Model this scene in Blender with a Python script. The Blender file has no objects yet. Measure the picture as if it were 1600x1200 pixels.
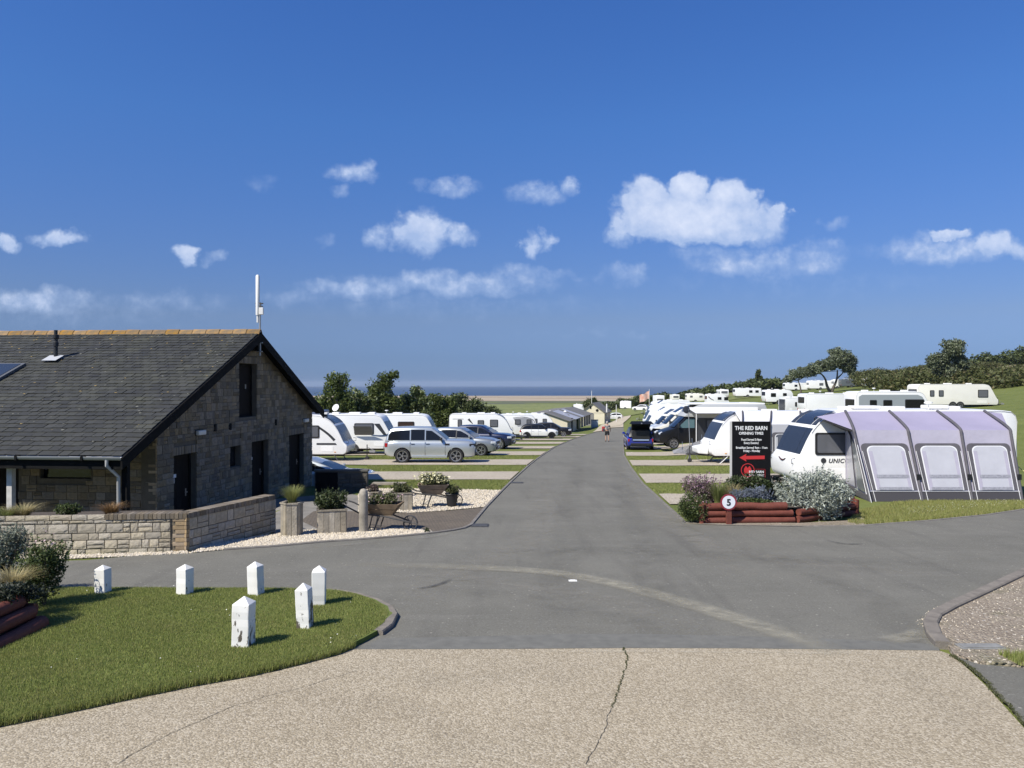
import bpy, bmesh, math, random
import numpy as np
from mathutils import Vector, Matrix

C = bpy.context.scene.collection
SC = bpy.context.scene
RAD = math.radians
CZ = 3.0          # eye height above the datum
F = 1200.0        # focal length in photo pixels (photo is 1600 wide)

# ---------------------------------------------------------------- camera
cam_d = bpy.data.cameras.new('camera')
cam_d.sensor_width = 36.0
cam_d.lens = 27.0
cam_d.clip_start = 0.1
cam_d.clip_end = 20000.0
cam = bpy.data.objects.new('camera', cam_d)
C.objects.link(cam)
cam.location = (0, 0, CZ)
cam.rotation_euler = (RAD(90), 0, 0)
SC.camera = cam

# ---------------------------------------------------------------- sun, sky, exposure
SUN_ELEV = RAD(48)
SUN_TO = (0.76, 0.65)                 # horizontal direction in which shadows fall
sun_d = bpy.data.lights.new('sun', 'SUN')
sun_d.energy = 4.9
sun_d.angle = RAD(0.53)
sun_d.color = (1.0, 0.945, 0.84)
sun = bpy.data.objects.new('sun', sun_d)
C.objects.link(sun)
sd = Vector((SUN_TO[0] * math.cos(SUN_ELEV), SUN_TO[1] * math.cos(SUN_ELEV), -math.sin(SUN_ELEV)))
sun.rotation_euler = sd.to_track_quat('-Z', 'Y').to_euler()
sun.location = (-20, -20, 40)

W = bpy.data.worlds.new('World')
SC.world = W
W.use_nodes = True
SC.view_settings.view_transform = 'Standard'
SC.view_settings.look = 'None'
SC.view_settings.exposure = 0.4
SC.view_settings.gamma = 1.0
SC.view_settings.use_curve_mapping = False
SC.cycles.max_bounces = 6
SC.cycles.transparent_max_bounces = 12
SKY_STRENGTH = 0.09


def build_world():
    nt = W.node_tree
    N, L = nt.nodes, nt.links
    N.clear()
    out = N.new('ShaderNodeOutputWorld')
    bg = N.new('ShaderNodeBackground')
    bg.inputs['Strength'].default_value = SKY_STRENGTH
    L.new(bg.outputs[0], out.inputs['Surface'])
    sky = N.new('ShaderNodeTexSky')
    sky.sky_type = 'NISHITA'
    sky.sun_disc = False
    sky.sun_elevation = SUN_ELEV
    sky.sun_rotation = math.atan2(-SUN_TO[0], -SUN_TO[1])
    sky.altitude = 30
    sky.air_density = 1.0
    sky.dust_density = 0.5
    sky.ozone_density = 3.0

    def m(op, a, b=None, c=None, clamp=False):
        n = N.new('ShaderNodeMath'); n.operation = op; n.use_clamp = clamp
        for i, v in enumerate((a, b, c)):
            if v is None: continue
            if isinstance(v, (int, float)): n.inputs[i].default_value = v
            else: L.new(v, n.inputs[i])
        return n.outputs[0]

    tc = N.new('ShaderNodeTexCoord')
    sep = N.new('ShaderNodeSeparateXYZ')
    L.new(tc.outputs['Generated'], sep.inputs[0])
    dx, dy, dz = sep.outputs
    # colour of the clear air by elevation: a sea haze that dulls the sky towards the horizon
    elev = m('MAXIMUM', dz, 0.0)
    ramp = N.new('ShaderNodeValToRGB')
    L.new(elev, ramp.inputs[0])
    cr = ramp.color_ramp
    cr.elements[0].position = 0.0
    cr.elements[0].color = SKY_TINT[0][1] + (1,)
    cr.elements[1].position = SKY_TINT[-1][0]
    cr.elements[1].color = SKY_TINT[-1][1] + (1,)
    for p, c in SKY_TINT[1:-1]:
        e = cr.elements.new(p); e.color = c + (1,)
    mul = N.new('ShaderNodeMix'); mul.data_type = 'RGBA'; mul.blend_type = 'MULTIPLY'
    mul.inputs['Factor'].default_value = 1.0
    L.new(sky.outputs[0], mul.inputs['A']); L.new(ramp.outputs[0], mul.inputs['B'])
    # cumulus over the sea: ellipses in direction space, torn by noise
    dyc = m('MAXIMUM', dy, 0.08)
    u = m('DIVIDE', dx, dyc); v = m('DIVIDE', dz, dyc)
    comb = N.new('ShaderNodeCombineXYZ'); L.new(u, comb.inputs[0]); L.new(v, comb.inputs[1])

    def noise(scale, detail, rough, vec, stretch=None):
        n = N.new('ShaderNodeTexNoise'); n.noise_dimensions = '3D'
        n.inputs['Scale'].default_value = scale; n.inputs['Detail'].default_value = detail
        n.inputs['Roughness'].default_value = rough
        L.new(vec, n.inputs['Vector'])
        return n
    n1 = noise(26.0, 4, 0.55, comb.outputs[0])
    warp = N.new('ShaderNodeVectorMath'); warp.operation = 'MULTIPLY_ADD'
    sub = N.new('ShaderNodeVectorMath'); sub.operation = 'SUBTRACT'
    L.new(n1.outputs['Color'], sub.inputs[0]); sub.inputs[1].default_value = (0.5, 0.5, 0.5)
    L.new(sub.outputs[0], warp.inputs[0]); warp.inputs[1].default_value = (0.062, 0.042, 0.0)
    L.new(comb.outputs[0], warp.inputs[2])
    sp2 = N.new('ShaderNodeSeparateXYZ'); L.new(warp.outputs[0], sp2.inputs[0])
    uw, vw = sp2.outputs[0], sp2.outputs[1]
    field = None; lit = None
    for (px, py, a, bu, bl, s) in CLOUDS:
        uc, vc = (px - 800) / F, (600 - py) / F
        e1 = m('POWER', m('ABSOLUTE', m('MULTIPLY', m('SUBTRACT', uw, uc), F / a)), 2.0)
        dv = m('SUBTRACT', vw, vc)
        up = m('MULTIPLY', m('MAXIMUM', dv, 0.0), F / bu)
        dn = m('MULTIPLY', m('MINIMUM', dv, 0.0), F / bl)
        s2 = m('ADD', up, dn)
        e = m('ADD', e1, m('MULTIPLY', s2, s2))
        k = m('MULTIPLY', m('SUBTRACT', 1.0, e, clamp=True), s)
        field = k if field is None else m('MAXIMUM', field, k)
        t = m('MULTIPLY', k, m('ADD', m('MULTIPLY', s2, 0.5), 0.55))
        lit = t if lit is None else m('MAXIMUM', lit, t)
    n2 = noise(42.0, 7, 0.6, comb.outputs[0])
    n3 = noise(9.0, 5, 0.6, comb.outputs[0])
    edge = m('ADD', m('MULTIPLY', field, 1.35), m('MULTIPLY', m('SUBTRACT', n2.outputs[0], 0.52), 1.0))
    gate = m('MULTIPLY', field, 6.0, clamp=True)
    slope = m('ADD', 0.55, m('MULTIPLY', field, 2.6))
    dens = m('MULTIPLY', m('MULTIPLY', m('SUBTRACT', edge, 0.06), slope, clamp=True), gate, clamp=True)
    dens = m('POWER', dens, 1.15)
    alpha = m('MULTIPLY', dens, 0.82)
    shade = m('ADD', m('MULTIPLY', lit, 0.9), m('MULTIPLY', m('SUBTRACT', n2.outputs[0], 0.5), 0.9), clamp=True)
    crp = N.new('ShaderNodeValToRGB'); L.new(shade, crp.inputs[0])
    k = 1.0 / SKY_STRENGTH
    crp.color_ramp.elements[0].position = 0.12
    crp.color_ramp.elements[0].color = (0.33, 0.43, 0.64, 1)
    crp.color_ramp.elements[1].position = 0.98
    crp.color_ramp.elements[1].color = (0.80, 0.82, 0.88, 1)
    sc = N.new('ShaderNodeMix'); sc.data_type = 'RGBA'; sc.blend_type = 'MULTIPLY'
    sc.inputs['Factor'].default_value = 1.0
    L.new(crp.outputs[0], sc.inputs['A']); sc.inputs['B'].default_value = (k, k, k, 1)
    mix = N.new('ShaderNodeMix'); mix.data_type = 'RGBA'
    L.new(alpha, mix.inputs['Factor']); L.new(mul.outputs['Result'], mix.inputs['A']); L.new(sc.outputs['Result'], mix.inputs['B'])
    L.new(mix.outputs['Result'], bg.inputs['Color'])


SKY_TINT = [(0.0, (0.286, 0.46, 1.02)), (0.033, (0.285, 0.41, 0.81)), (0.083, (0.40, 0.47, 0.73)), (0.2, (0.41, 0.58, 0.93)), (0.316, (0.407, 0.684, 1.11)), (0.44, (0.39, 0.70, 1.21)), (1.0, (0.33, 0.62, 1.12))]
# (px, py, half width, half height above, half height below, strength)
CLOUDS = [
    (1080, 356, 140, 62, 30, 1.0), (1075, 302, 42, 34, 60, 1.0), (1010, 315, 55, 40, 50, 0.9), (1140, 312, 50, 40, 60, 0.95), (1195, 345, 55, 40, 44, 0.6), (1218, 328, 22, 18, 20, 0.7), (968, 358, 34, 40, 30, 0.6), (1130, 395, 120, 20, 26, 0.3),
    (655, 362, 62, 40, 42, 0.72), (590, 368, 34, 26, 30, 0.45), (715, 362, 40, 18, 24, 0.5),
    (552, 272, 44, 28, 24, 0.48), (535, 300, 26, 12, 12, 0.3), (705, 297, 60, 20, 16, 0.38), (660, 290, 30, 14, 16, 0.25), (840, 302, 60, 22, 28, 0.40), (888, 288, 24, 16, 24, 0.45),
    (830, 384, 20, 26, 28, 0.55), (852, 378, 20, 18, 18, 0.45), (289, 395, 26, 22, 24, 0.72), (332, 402, 20, 16, 16, 0.35), (95, 371, 56, 16, 14, 0.55), (8, 376, 30, 20, 16, 0.62),
    (690, 441, 240, 26, 26, 0.42), (560, 446, 130, 18, 24, 0.42), (830, 428, 90, 18, 18, 0.32), (700, 470, 420, 16, 40, 0.16), (120, 480, 360, 22, 46, 0.17), (1250, 440, 330, 30, 30, 0.15), (1000, 520, 300, 10, 12, 0.14), (1190, 418, 160, 34, 24, 0.42), (1270, 400, 90, 30, 34, 0.34),
    (1480, 392, 150, 34, 30, 0.45), (1555, 385, 40, 32, 24, 0.75), (1485, 366, 46, 12, 10, 0.7), (1600, 390, 60, 24, 20, 0.5),
    (50, 465, 130, 22, 30, 0.42), (250, 470, 160, 24, 30, 0.22), (985, 430, 40, 26, 26, 0.34), (510, 378, 24, 16, 16, 0.24), (412, 285, 40, 16, 14, 0.2), (1300, 352, 28, 14, 18, 0.3), (960, 425, 60, 20, 20, 0.2), (460, 462, 100, 18, 20, 0.25)]
build_world()


# ---------------------------------------------------------------- ground shape
def sstep(t):
    t = np.clip(t, 0, 1)
    return t * t * (3 - 2 * t)


_BY = [-80, 0, 170, 230, 300, 400, 600, 800, 1071, 1300, 1640, 1760, 2000]
_BD = [-0.49, 2.55, 9.01, 10.2, 11.5, 13.6, 17.5, 21, 25, 25.2, 25.5, 27, 40]
_CU = [0.10, 0.13, 0.17, 0.26, 0.31, 0.40, 0.48, 0.567, 0.667, 0.9, 1.5]
_CC = [0.0, 0.006, 0.014, 0.030, 0.0375, 0.0425, 0.051, 0.0575, 0.070, 0.085, 0.10]
FLOOR_Z = CZ - 3.93


def gz(x, y):
    x = np.asarray(x, float); y = np.asarray(y, float)
    d = np.interp(y, _BY, _BD)
    u = x / np.maximum(y, 25.0) - 0.10 * (1 - sstep((y - 60) / 70))
    c = (np.interp(u - 0.012, _CU, _CC) + np.interp(u + 0.012, _CU, _CC) + np.interp(u, _CU, _CC)) / 3
    r = c * np.clip(y - 20, 0, 300) * sstep((y - 35) / 24) * (1 - sstep((y - 450) / 600))
    z = CZ - d + r
    x0 = -6.2 + 1.5 * sstep((y - 20.5) / 5) * (1 - sstep((y - 27) / 1.5))
    w = sstep((x0 - x) / 1.6) * sstep((y - 15.2) / 1.8) * (1 - sstep((y - 30.5) / 3.5))
    z = z * (1 - w) + (FLOOR_Z - 0.02) * w
    w2 = sstep((-6.55 - x) / 0.7) * sstep((y - 29.6) / 1.8) * (1 - sstep((y - 35.2) / 1.6))
    return z * (1 - w2) + (CZ - 4.62) * w2


def zat(x, y):
    return float(gz(x, y))


def G(px, py):
    """point of the ground seen at a photo pixel"""
    u, v = (px - 800) / F, (py - 600) / F
    ys = np.concatenate([np.linspace(2, 120, 2400), np.linspace(120.1, 1800, 3000)])
    gap = (CZ - v * ys) - gz(u * ys, ys)
    k = int(np.argmax(gap <= 0))
    a, b = ys[max(k - 1, 0)], ys[k]
    for _ in range(30):
        mid = (a + b) / 2
        if (CZ - v * mid) - zat(u * mid, mid) > 0: a = mid
        else: b = mid
    return Vector((u * b, b, zat(u * b, b)))


def P(px, py, Y):
    return Vector(((px - 800) / F * Y, Y, CZ - (py - 600) / F * Y))


def X(px, Y):
    return (px - 800) / F * Y


# ---------------------------------------------------------------- materials
_M = {}


def mat(name, col, rough=0.6, metal=0.0, spec=0.5, coat=0.0, var=0.0, vscale=3.0, col2=None, bump=0.0, bscale=30.0, rand=0.0, detail=6, emit=None, noise_rough=0.6):
    """Principled; colour varied by noise (to col2 or +-var) and per object (rand)"""
    if name in _M: return _M[name]
    m = bpy.data.materials.new(name); m.use_nodes = True
    nt = m.node_tree; N, L = nt.nodes, nt.links
    b = N['Principled BSDF']
    b.inputs['Base Color'].default_value = tuple(col) + (1,)
    b.inputs['Roughness'].default_value = rough
    b.inputs['Metallic'].default_value = metal
    b.inputs['Specular IOR Level'].default_value = spec
    b.inputs['Coat Weight'].default_value = coat
    b.inputs['Coat Roughness'].default_value = 0.04
    src = None
    if var or col2 is not None or bump:
        tc = N.new('ShaderNodeTexCoord')
    if var or col2 is not None:
        n = N.new('ShaderNodeTexNoise'); n.inputs['Scale'].default_value = vscale; n.inputs['Detail'].default_value = detail
        n.inputs['Roughness'].default_value = noise_rough
        L.new(tc.outputs['Object'], n.inputs['Vector'])
        r = N.new('ShaderNodeValToRGB'); L.new(n.outputs[0], r.inputs[0])
        r.color_ramp.elements[0].position = 0.3; r.color_ramp.elements[1].position = 0.7
        c2 = col2 if col2 is not None else [min(1, c * (1 + var)) for c in col]
        c1 = col if col2 is not None else [c * (1 - var) for c in col]
        r.color_ramp.elements[0].color = tuple(c1) + (1,); r.color_ramp.elements[1].color = tuple(c2) + (1,)
        src = r.outputs[0]
    if rand:
        oi = N.new('ShaderNodeObjectInfo')
        gi = N.new('ShaderNodeNewGeometry')
        ad = N.new('ShaderNodeMath'); ad.operation = 'ADD'; L.new(oi.outputs['Random'], ad.inputs[0]); L.new(gi.outputs['Random Per Island'], ad.inputs[1])
        fr = N.new('ShaderNodeMath'); fr.operation = 'FRACT'; L.new(ad.outputs[0], fr.inputs[0])
        hs = N.new('ShaderNodeHueSaturation')
        mr = N.new('ShaderNodeMapRange'); L.new(fr.outputs[0], mr.inputs[0]); mr.inputs[3].default_value = 1 - rand; mr.inputs[4].default_value = 1 + rand
        L.new(mr.outputs[0], hs.inputs['Value'])
        f2 = N.new('ShaderNodeMath'); f2.operation = 'MULTIPLY'; L.new(fr.outputs[0], f2.inputs[0]); f2.inputs[1].default_value = 7.31
        f3 = N.new('ShaderNodeMath'); f3.operation = 'FRACT'; L.new(f2.outputs[0], f3.inputs[0])
        mr2 = N.new('ShaderNodeMapRange'); L.new(f3.outputs[0], mr2.inputs[0]); mr2.inputs[3].default_value = 1 - rand * 0.8; mr2.inputs[4].default_value = 1 + rand * 0.8
        L.new(mr2.outputs[0], hs.inputs['Saturation'])
        if src is None: hs.inputs['Color'].default_value = tuple(col) + (1,)
        else: L.new(src, hs.inputs['Color'])
        src = hs.outputs[0]
    if src is not None: L.new(src, b.inputs['Base Color'])
    if bump:
        n2 = N.new('ShaderNodeTexNoise'); n2.inputs['Scale'].default_value = bscale; n2.inputs['Detail'].default_value = 6
        L.new(tc.outputs['Object'], n2.inputs['Vector'])
        bp = N.new('ShaderNodeBump'); bp.inputs['Strength'].default_value = bump; bp.inputs['Distance'].default_value = 0.02
        L.new(n2.outputs[0], bp.inputs['Height']); L.new(bp.outputs[0], b.inputs['Normal'])
    if emit: b.inputs['Emission Color'].default_value = tuple(emit) + (1,); b.inputs['Emission Strength'].default_value = 1
    _M[name] = m
    return m


def leafmat(name, c1, c2, trans=0.25, rough=0.55, c3=None):
    if name in _M: return _M[name]
    m = bpy.data.materials.new(name); m.use_nodes = True
    nt = m.node_tree; N, L = nt.nodes, nt.links
    b = N['Principled BSDF']; b.inputs['Roughness'].default_value = rough; b.inputs['Specular IOR Level'].default_value = 0.35
    gi = N.new('ShaderNodeNewGeometry')
    r = N.new('ShaderNodeValToRGB'); L.new(gi.outputs['Random Per Island'], r.inputs[0])
    r.color_ramp.elements[0].color = tuple(c1) + (1,); r.color_ramp.elements[1].color = tuple(c2) + (1,)
    if c3 is not None:
        r.color_ramp.elements[1].position = 0.86
        e = r.color_ramp.elements.new(0.9); e.color = tuple(c3) + (1,)
    L.new(r.outputs[0], b.inputs['Base Color'])
    t = N.new('ShaderNodeBsdfTranslucent'); L.new(r.outputs[0], t.inputs[0])
    mx = N.new('ShaderNodeMixShader'); mx.inputs[0].default_value = trans
    L.new(b.outputs[0], mx.inputs[1]); L.new(t.outputs[0], mx.inputs[2])
    L.new(mx.outputs[0], N['Material Output'].inputs['Surface'])
    _M[name] = m
    return m


# ---------------------------------------------------------------- mesh helpers
class MB:
    def __init__(s): s.v = []; s.f = []; s.m = []

    def add(s, vs, fs, m=0):
        o = len(s.v); s.v += [tuple(v) for v in vs]
        for f in fs: s.f.append([i + o for i in f]); s.m.append(m)
        return s

    def box(s, c, d, rz=0.0, m=0, rx=0.0, ry=0.0):
        hx, hy, hz = d[0] / 2, d[1] / 2, d[2] / 2
        vs = [Vector((x, y, z)) for x in (-hx, hx) for y in (-hy, hy) for z in (-hz, hz)]
        if rz or rx or ry:
            R_ = Matrix.Rotation(rz, 3, 'Z') @ Matrix.Rotation(ry, 3, 'Y') @ Matrix.Rotation(rx, 3, 'X')
            vs = [R_ @ v for v in vs]
        vs = [v + Vector(c) for v in vs]
        return s.add(vs, [(0, 1, 3, 2), (4, 6, 7, 5), (0, 4, 5, 1), (2, 3, 7, 6), (0, 2, 6, 4), (1, 5, 7, 3)], m)

    def tube(s, pts, r, n=8, m=0, caps=True):
        pts = [Vector(p) for p in pts]
        rs = r if isinstance(r, (list, tuple)) else [r] * len(pts)
        o = len(s.v); prev = None
        for i, p in enumerate(pts):
            t = (pts[min(i + 1, len(pts) - 1)] - pts[max(i - 1, 0)]).normalized()
            if prev is None:
                a = t.orthogonal().normalized()
            else:
                a = (prev - t * prev.dot(t))
                a = a.normalized() if a.length > 1e-6 else t.orthogonal().normalized()
            prev = a; b = t.cross(a)
            for k in range(n):
                q = 2 * math.pi * k / n
                s.v.append(tuple(p + (a * math.cos(q) + b * math.sin(q)) * rs[i]))
        for i in range(len(pts) - 1):
            for k in range(n):
                k2 = (k + 1) % n
                s.f.append([o + i * n + k, o + i * n + k2, o + (i + 1) * n + k2, o + (i + 1) * n + k]); s.m.append(m)
        if caps:
            s.f.append([o + k for k in range(n)][::-1]); s.m.append(m)
            s.f.append([o + (len(pts) - 1) * n + k for k in range(n)]); s.m.append(m)
        return s

    def prism(s, poly, y0, y1, m=0, axis='Y'):
        """poly of (x, z); extruded along y"""
        n = len(poly)
        def q(p, y):
            if axis == 'Y': return (p[0], y, p[1])
            if axis == 'X': return (y, p[0], p[1])
            return (p[0], p[1], y)
        vs = [q(p, y0) for p in poly] + [q(p, y1) for p in poly]
        fs = [list(range(n)), list(range(2 * n - 1, n - 1, -1))]
        fs += [[i, n + i, n + (i + 1) % n, (i + 1) % n] for i in range(n)]
        return s.add(vs, fs, m)

    def lathe(s, prof, c=(0, 0, 0), n=16, axis='Z', m=0, caps=True):
        o = len(s.v); c = Vector(c)
        for (r, h) in prof:
            for k in range(n):
                a = 2 * math.pi * k / n; x, y = r * math.cos(a), r * math.sin(a)
                v = {'Z': (x, y, h), 'Y': (x, h, y), 'X': (h, x, y)}[axis]
                s.v.append(tuple(c + Vector(v)))
        for i in range(len(prof) - 1):
            for k in range(n):
                k2 = (k + 1) % n
                s.f.append([o + i * n + k, o + i * n + k2, o + (i + 1) * n + k2, o + (i + 1) * n + k]); s.m.append(m)
        if not caps or tuple(prof[0]) == tuple(prof[-1]): return s
        if prof[0][0] > 1e-5: s.f.append([o + k for k in range(n)][::-1]); s.m.append(m)
        e = o + (len(prof) - 1) * n
        if prof[-1][0] > 1e-5: s.f.append([e + k for k in range(n)]); s.m.append(m)
        return s

    def loft(s, rings, m=0, caps=True, closed=True):
        n = len(rings[0]); o = len(s.v)
        for r in rings: s.v += [tuple(p) for p in r]
        for i in range(len(rings) - 1):
            for k in range(n if closed else n - 1):
                k2 = (k + 1) % n
                s.f.append([o + i * n + k, o + i * n + k2, o + (i + 1) * n + k2, o + (i + 1) * n + k]); s.m.append(m)
        if caps and closed:
            s.f.append([o + k for k in range(n)][::-1]); s.m.append(m)
            s.f.append([o + (len(rings) - 1) * n + k for k in range(n)]); s.m.append(m)
        return s

    def mesh(s, name, mats, smooth=None, bevel=0.0, bseg=2, bang=40):
        me = bpy.data.meshes.new(name)
        me.from_pydata(s.v, [], s.f)
        for mm in (mats if isinstance(mats, (list, tuple)) else [mats]): me.materials.append(mm)
        me.polygons.foreach_set('material_index', s.m)
        bm = bmesh.new(); bm.from_mesh(me)
        bmesh.ops.remove_doubles(bm, verts=bm.verts, dist=1e-5)
        bmesh.ops.recalc_face_normals(bm, faces=bm.faces)
        if bevel:
            ed = [e for e in bm.edges if len(e.link_faces) == 2 and e.calc_face_angle(0) > RAD(bang)]
            bmesh.ops.bevel(bm, geom=ed, offset=bevel, segments=bseg, affect='EDGES', profile=0.6, clamp_overlap=True)
        bm.to_mesh(me); bm.free()
        if smooth:
            me.polygons.foreach_set('use_smooth', [True] * len(me.polygons))
            me.set_sharp_from_angle(angle=RAD(smooth))
        return me


def link(name, me, parent=None, loc=(0, 0, 0), rot=None, kind=None, label=None, scale=None):
    o = bpy.data.objects.new(name, me)
    C.objects.link(o)
    o.location = loc
    if rot is not None: o.rotation_euler = rot if not isinstance(rot, (int, float)) else (0, 0, rot)
    if scale is not None: o.scale = scale
    if parent is not None: o.parent = parent
    if kind: o['kind'] = kind
    if label: o['label'] = label
    return o


def part(name, mb, mats, parent, loc=(0, 0, 0), rot=None, smooth=None, bevel=0.0, kind=None, label=None, bseg=2):
    return link(name, mb.mesh(name, mats, smooth, bevel, bseg), parent, loc, rot, kind, label)


def tag(o, label, cat, group=None):
    o['label'] = label; o['category'] = cat
    if group: o['group'] = group
    return o


def thing(name, label, cat, loc=(0, 0, 0), rz=0.0, group=None):
    o = bpy.data.objects.new(name, None)
    C.objects.link(o)
    o.empty_display_size = 0.2
    o.location = loc; o.rotation_euler = (0, 0, rz)
    return tag(o, label, cat, group)


def copy_tree(o, parent=None):
    c = o.copy(); C.objects.link(c)
    if parent is not None: c.parent = parent
    for ch in list(o.children): copy_tree(ch, c)
    return c


def dup(o, loc, rz, label, group=None, scale=None):
    c = copy_tree(o)
    c.location = loc; c.rotation_euler = (0, 0, rz); c['label'] = label
    if group: c['group'] = group
    if scale: c.scale = scale
    return c


def np_mesh(name, V, Fc, mats, smooth=False):
    V = np.asarray(V, np.float32); Fc = np.asarray(Fc, np.int32)
    me = bpy.data.meshes.new(name)
    n, k = Fc.shape
    me.vertices.add(len(V)); me.vertices.foreach_set('co', V.ravel())
    me.loops.add(n * k); me.loops.foreach_set('vertex_index', Fc.ravel())
    me.polygons.add(n)
    me.polygons.foreach_set('loop_start', np.arange(0, n * k, k, dtype=np.int32))
    me.polygons.foreach_set('loop_total', np.full(n, k, np.int32))
    me.update(calc_edges=True)
    for mm in (mats if isinstance(mats, (list, tuple)) else [mats]): me.materials.append(mm)
    if smooth: me.polygons.foreach_set('use_smooth', [True] * n)
    return me


def rng(seed): return np.random.default_rng(seed)


def leafmesh(name, cen, size, m, seed=0, aspect=0.5, up=0.0, jit=0.4, tilt=None):
    g = rng(seed); cen = np.asarray(cen, float); n = len(cen)
    nr = g.normal(size=(n, 3)); nr[:, 2] = np.abs(nr[:, 2]) + up
    nr /= np.linalg.norm(nr, axis=1, keepdims=True)
    t = np.cross(nr, g.normal(size=(n, 3))) if tilt is None else np.cross(np.cross(nr, np.tile(np.array(tilt, float), (n, 1))) + 1e-6, nr) + 0.25 * g.normal(size=(n, 3))
    t /= np.linalg.norm(t, axis=1, keepdims=True) + 1e-9
    b = np.cross(nr, t)
    s = (size * (1 + jit * g.uniform(-1, 1, n)))[:, None]
    V = np.stack([cen - t * s, cen + b * s * aspect - t * s * 0.1, cen + t * s, cen - b * s * aspect - t * s * 0.1], 1).reshape(-1, 3)
    return np_mesh(name, V, np.arange(4 * n).reshape(n, 4), m)


def blades(name, base, h, w, m, seed=0, lean=0.5):
    g = rng(seed); base = np.asarray(base, float); n = len(base)
    a = g.uniform(0, 2 * np.pi, n); d = np.stack([np.cos(a), np.sin(a), np.zeros(n)], 1)
    a2 = g.uniform(0, 2 * np.pi, n); l = np.stack([np.cos(a2), np.sin(a2), np.zeros(n)], 1)
    hh = (h * g.uniform(0.5, 1.2, n))[:, None]
    tip = base + np.array([0, 0, 1.0]) * hh + l * hh * lean * g.uniform(0, 1, (n, 1))
    V = np.stack([base - d * w, base + d * w, tip], 1).reshape(-1, 3)
    return np_mesh(name, V, np.arange(3 * n).reshape(n, 3), m)


def tuft(n, h, spread, w, seed, droop=0.5):
    """arching blades of a grass clump, three quads each (V, F)"""
    g = rng(seed)
    a = g.uniform(0, 2 * np.pi, n); r0 = spread * 0.25 * np.sqrt(g.uniform(0, 1, n))
    hd = np.stack([np.cos(a), np.sin(a)], 1)
    out = spread * g.uniform(0.2, 1, n); hh = h * g.uniform(0.6, 1.1, n)
    Vs = []
    side = np.stack([-hd[:, 1], hd[:, 0]], 1)
    for k, tt in enumerate((0, 0.4, 0.75, 1.0)):
        rr = r0 + out * tt ** 1.6
        zz = hh * (tt - droop * 0.45 * tt ** 3)
        ww = w * (1 - tt * 0.9)
        for sgn in (-1, 1):
            Vs.append(np.stack([hd[:, 0] * rr + side[:, 0] * ww * sgn, hd[:, 1] * rr + side[:, 1] * ww * sgn, zz], 1))
    V = np.stack(Vs, 1).reshape(-1, 3)
    o = (np.arange(n) * 8)[:, None]
    F_ = np.concatenate([o + np.array([[0, 1, 3, 2]]), o + np.array([[2, 3, 5, 4]]), o + np.array([[4, 5, 7, 6]])], 0)
    return V, F_


def in_poly(x, y, poly):
    ins = np.zeros(len(x), bool); n = len(poly)
    for i in range(n):
        x1, y1 = poly[i][:2]; x2, y2 = poly[(i + 1) % n][:2]
        if y1 == y2: continue
        c = ((y1 > y) != (y2 > y)) & (x < (x2 - x1) * (y - y1) / (y2 - y1) + x1)
        ins ^= c
    return ins


def scatter(poly, n, seed, near=0.0):
    """n random ground points in polygon; near>0 favours small y"""
    g = rng(seed); pa = np.array([p[:2] for p in poly]); lo, hi = pa.min(0), pa.max(0)
    xs, ys = [], []; tot = 0
    while tot < n:
        x = g.uniform(lo[0], hi[0], n * 2)
        t = g.uniform(0, 1, n * 2); y = lo[1] + (hi[1] - lo[1]) * (t ** (1 + near))
        k = in_poly(x, y, poly); xs.append(x[k]); ys.append(y[k]); tot += k.sum()
    return np.concatenate(xs)[:n], np.concatenate(ys)[:n]


def clean_poly(pts):
    out = []
    for p in pts:
        if not out or (Vector(p[:2]) - Vector(out[-1][:2])).length > 1e-3: out.append(p)
    return out


def overlay(name, poly, off, m, step=1.0, skirt=0.0, kind='structure', extra=None):
    """a sheet that follows the ground within polygon poly (world xy)"""
    poly = clean_poly(poly)
    bm = bmesh.new()
    vs = [bm.verts.new((p[0], p[1], 0)) for p in poly]
    bm.faces.new(vs)
    bmesh.ops.triangulate(bm, faces=bm.faces[:])
    pa = np.array([p[:2] for p in poly]); lo, hi = pa.min(0), pa.max(0)
    for ax in (0, 1):
        st = step if not isinstance(step, tuple) else step[ax]
        k = math.ceil(lo[ax] / st)
        while k * st < hi[ax]:
            co = [0, 0, 0]; co[ax] = k * st; no = [0, 0, 0]; no[ax] = 1
            bmesh.ops.bisect_plane(bm, geom=bm.verts[:] + bm.edges[:] + bm.faces[:], plane_co=co, plane_no=no, dist=1e-5)
            k += 1
    for v in bm.verts:
        e = extra(v.co.x, v.co.y) if extra else 0.0
        v.co.z = zat(v.co.x, v.co.y) + off + e
    for f in bm.faces:
        if f.normal.z < 0: f.normal_flip()
    bm.normal_update()
    for f in bm.faces:
        if f.normal.z < 0: f.normal_flip()
    if skirt:
        ed = [e for e in bm.edges if len(e.link_faces) == 1]
        r = bmesh.ops.extrude_edge_only(bm, edges=ed)
        for v in r['geom']:
            if isinstance(v, bmesh.types.BMVert): v.co.z -= skirt
    me = bpy.data.meshes.new(name); bm.to_mesh(me); bm.free(); me.materials.append(m)
    o = link(name, me)
    if kind: o['kind'] = kind
    return o


def GP(pts): return [G(*p) for p in pts]


def resample(pts, step):
    pts = [Vector(p) for p in pts]; out = [pts[0]]
    for a, b in zip(pts, pts[1:]):
        n = max(1, int((b - a).length / step))
        for k in range(1, n + 1): out.append(a.lerp(b, k / n))
    return out


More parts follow.
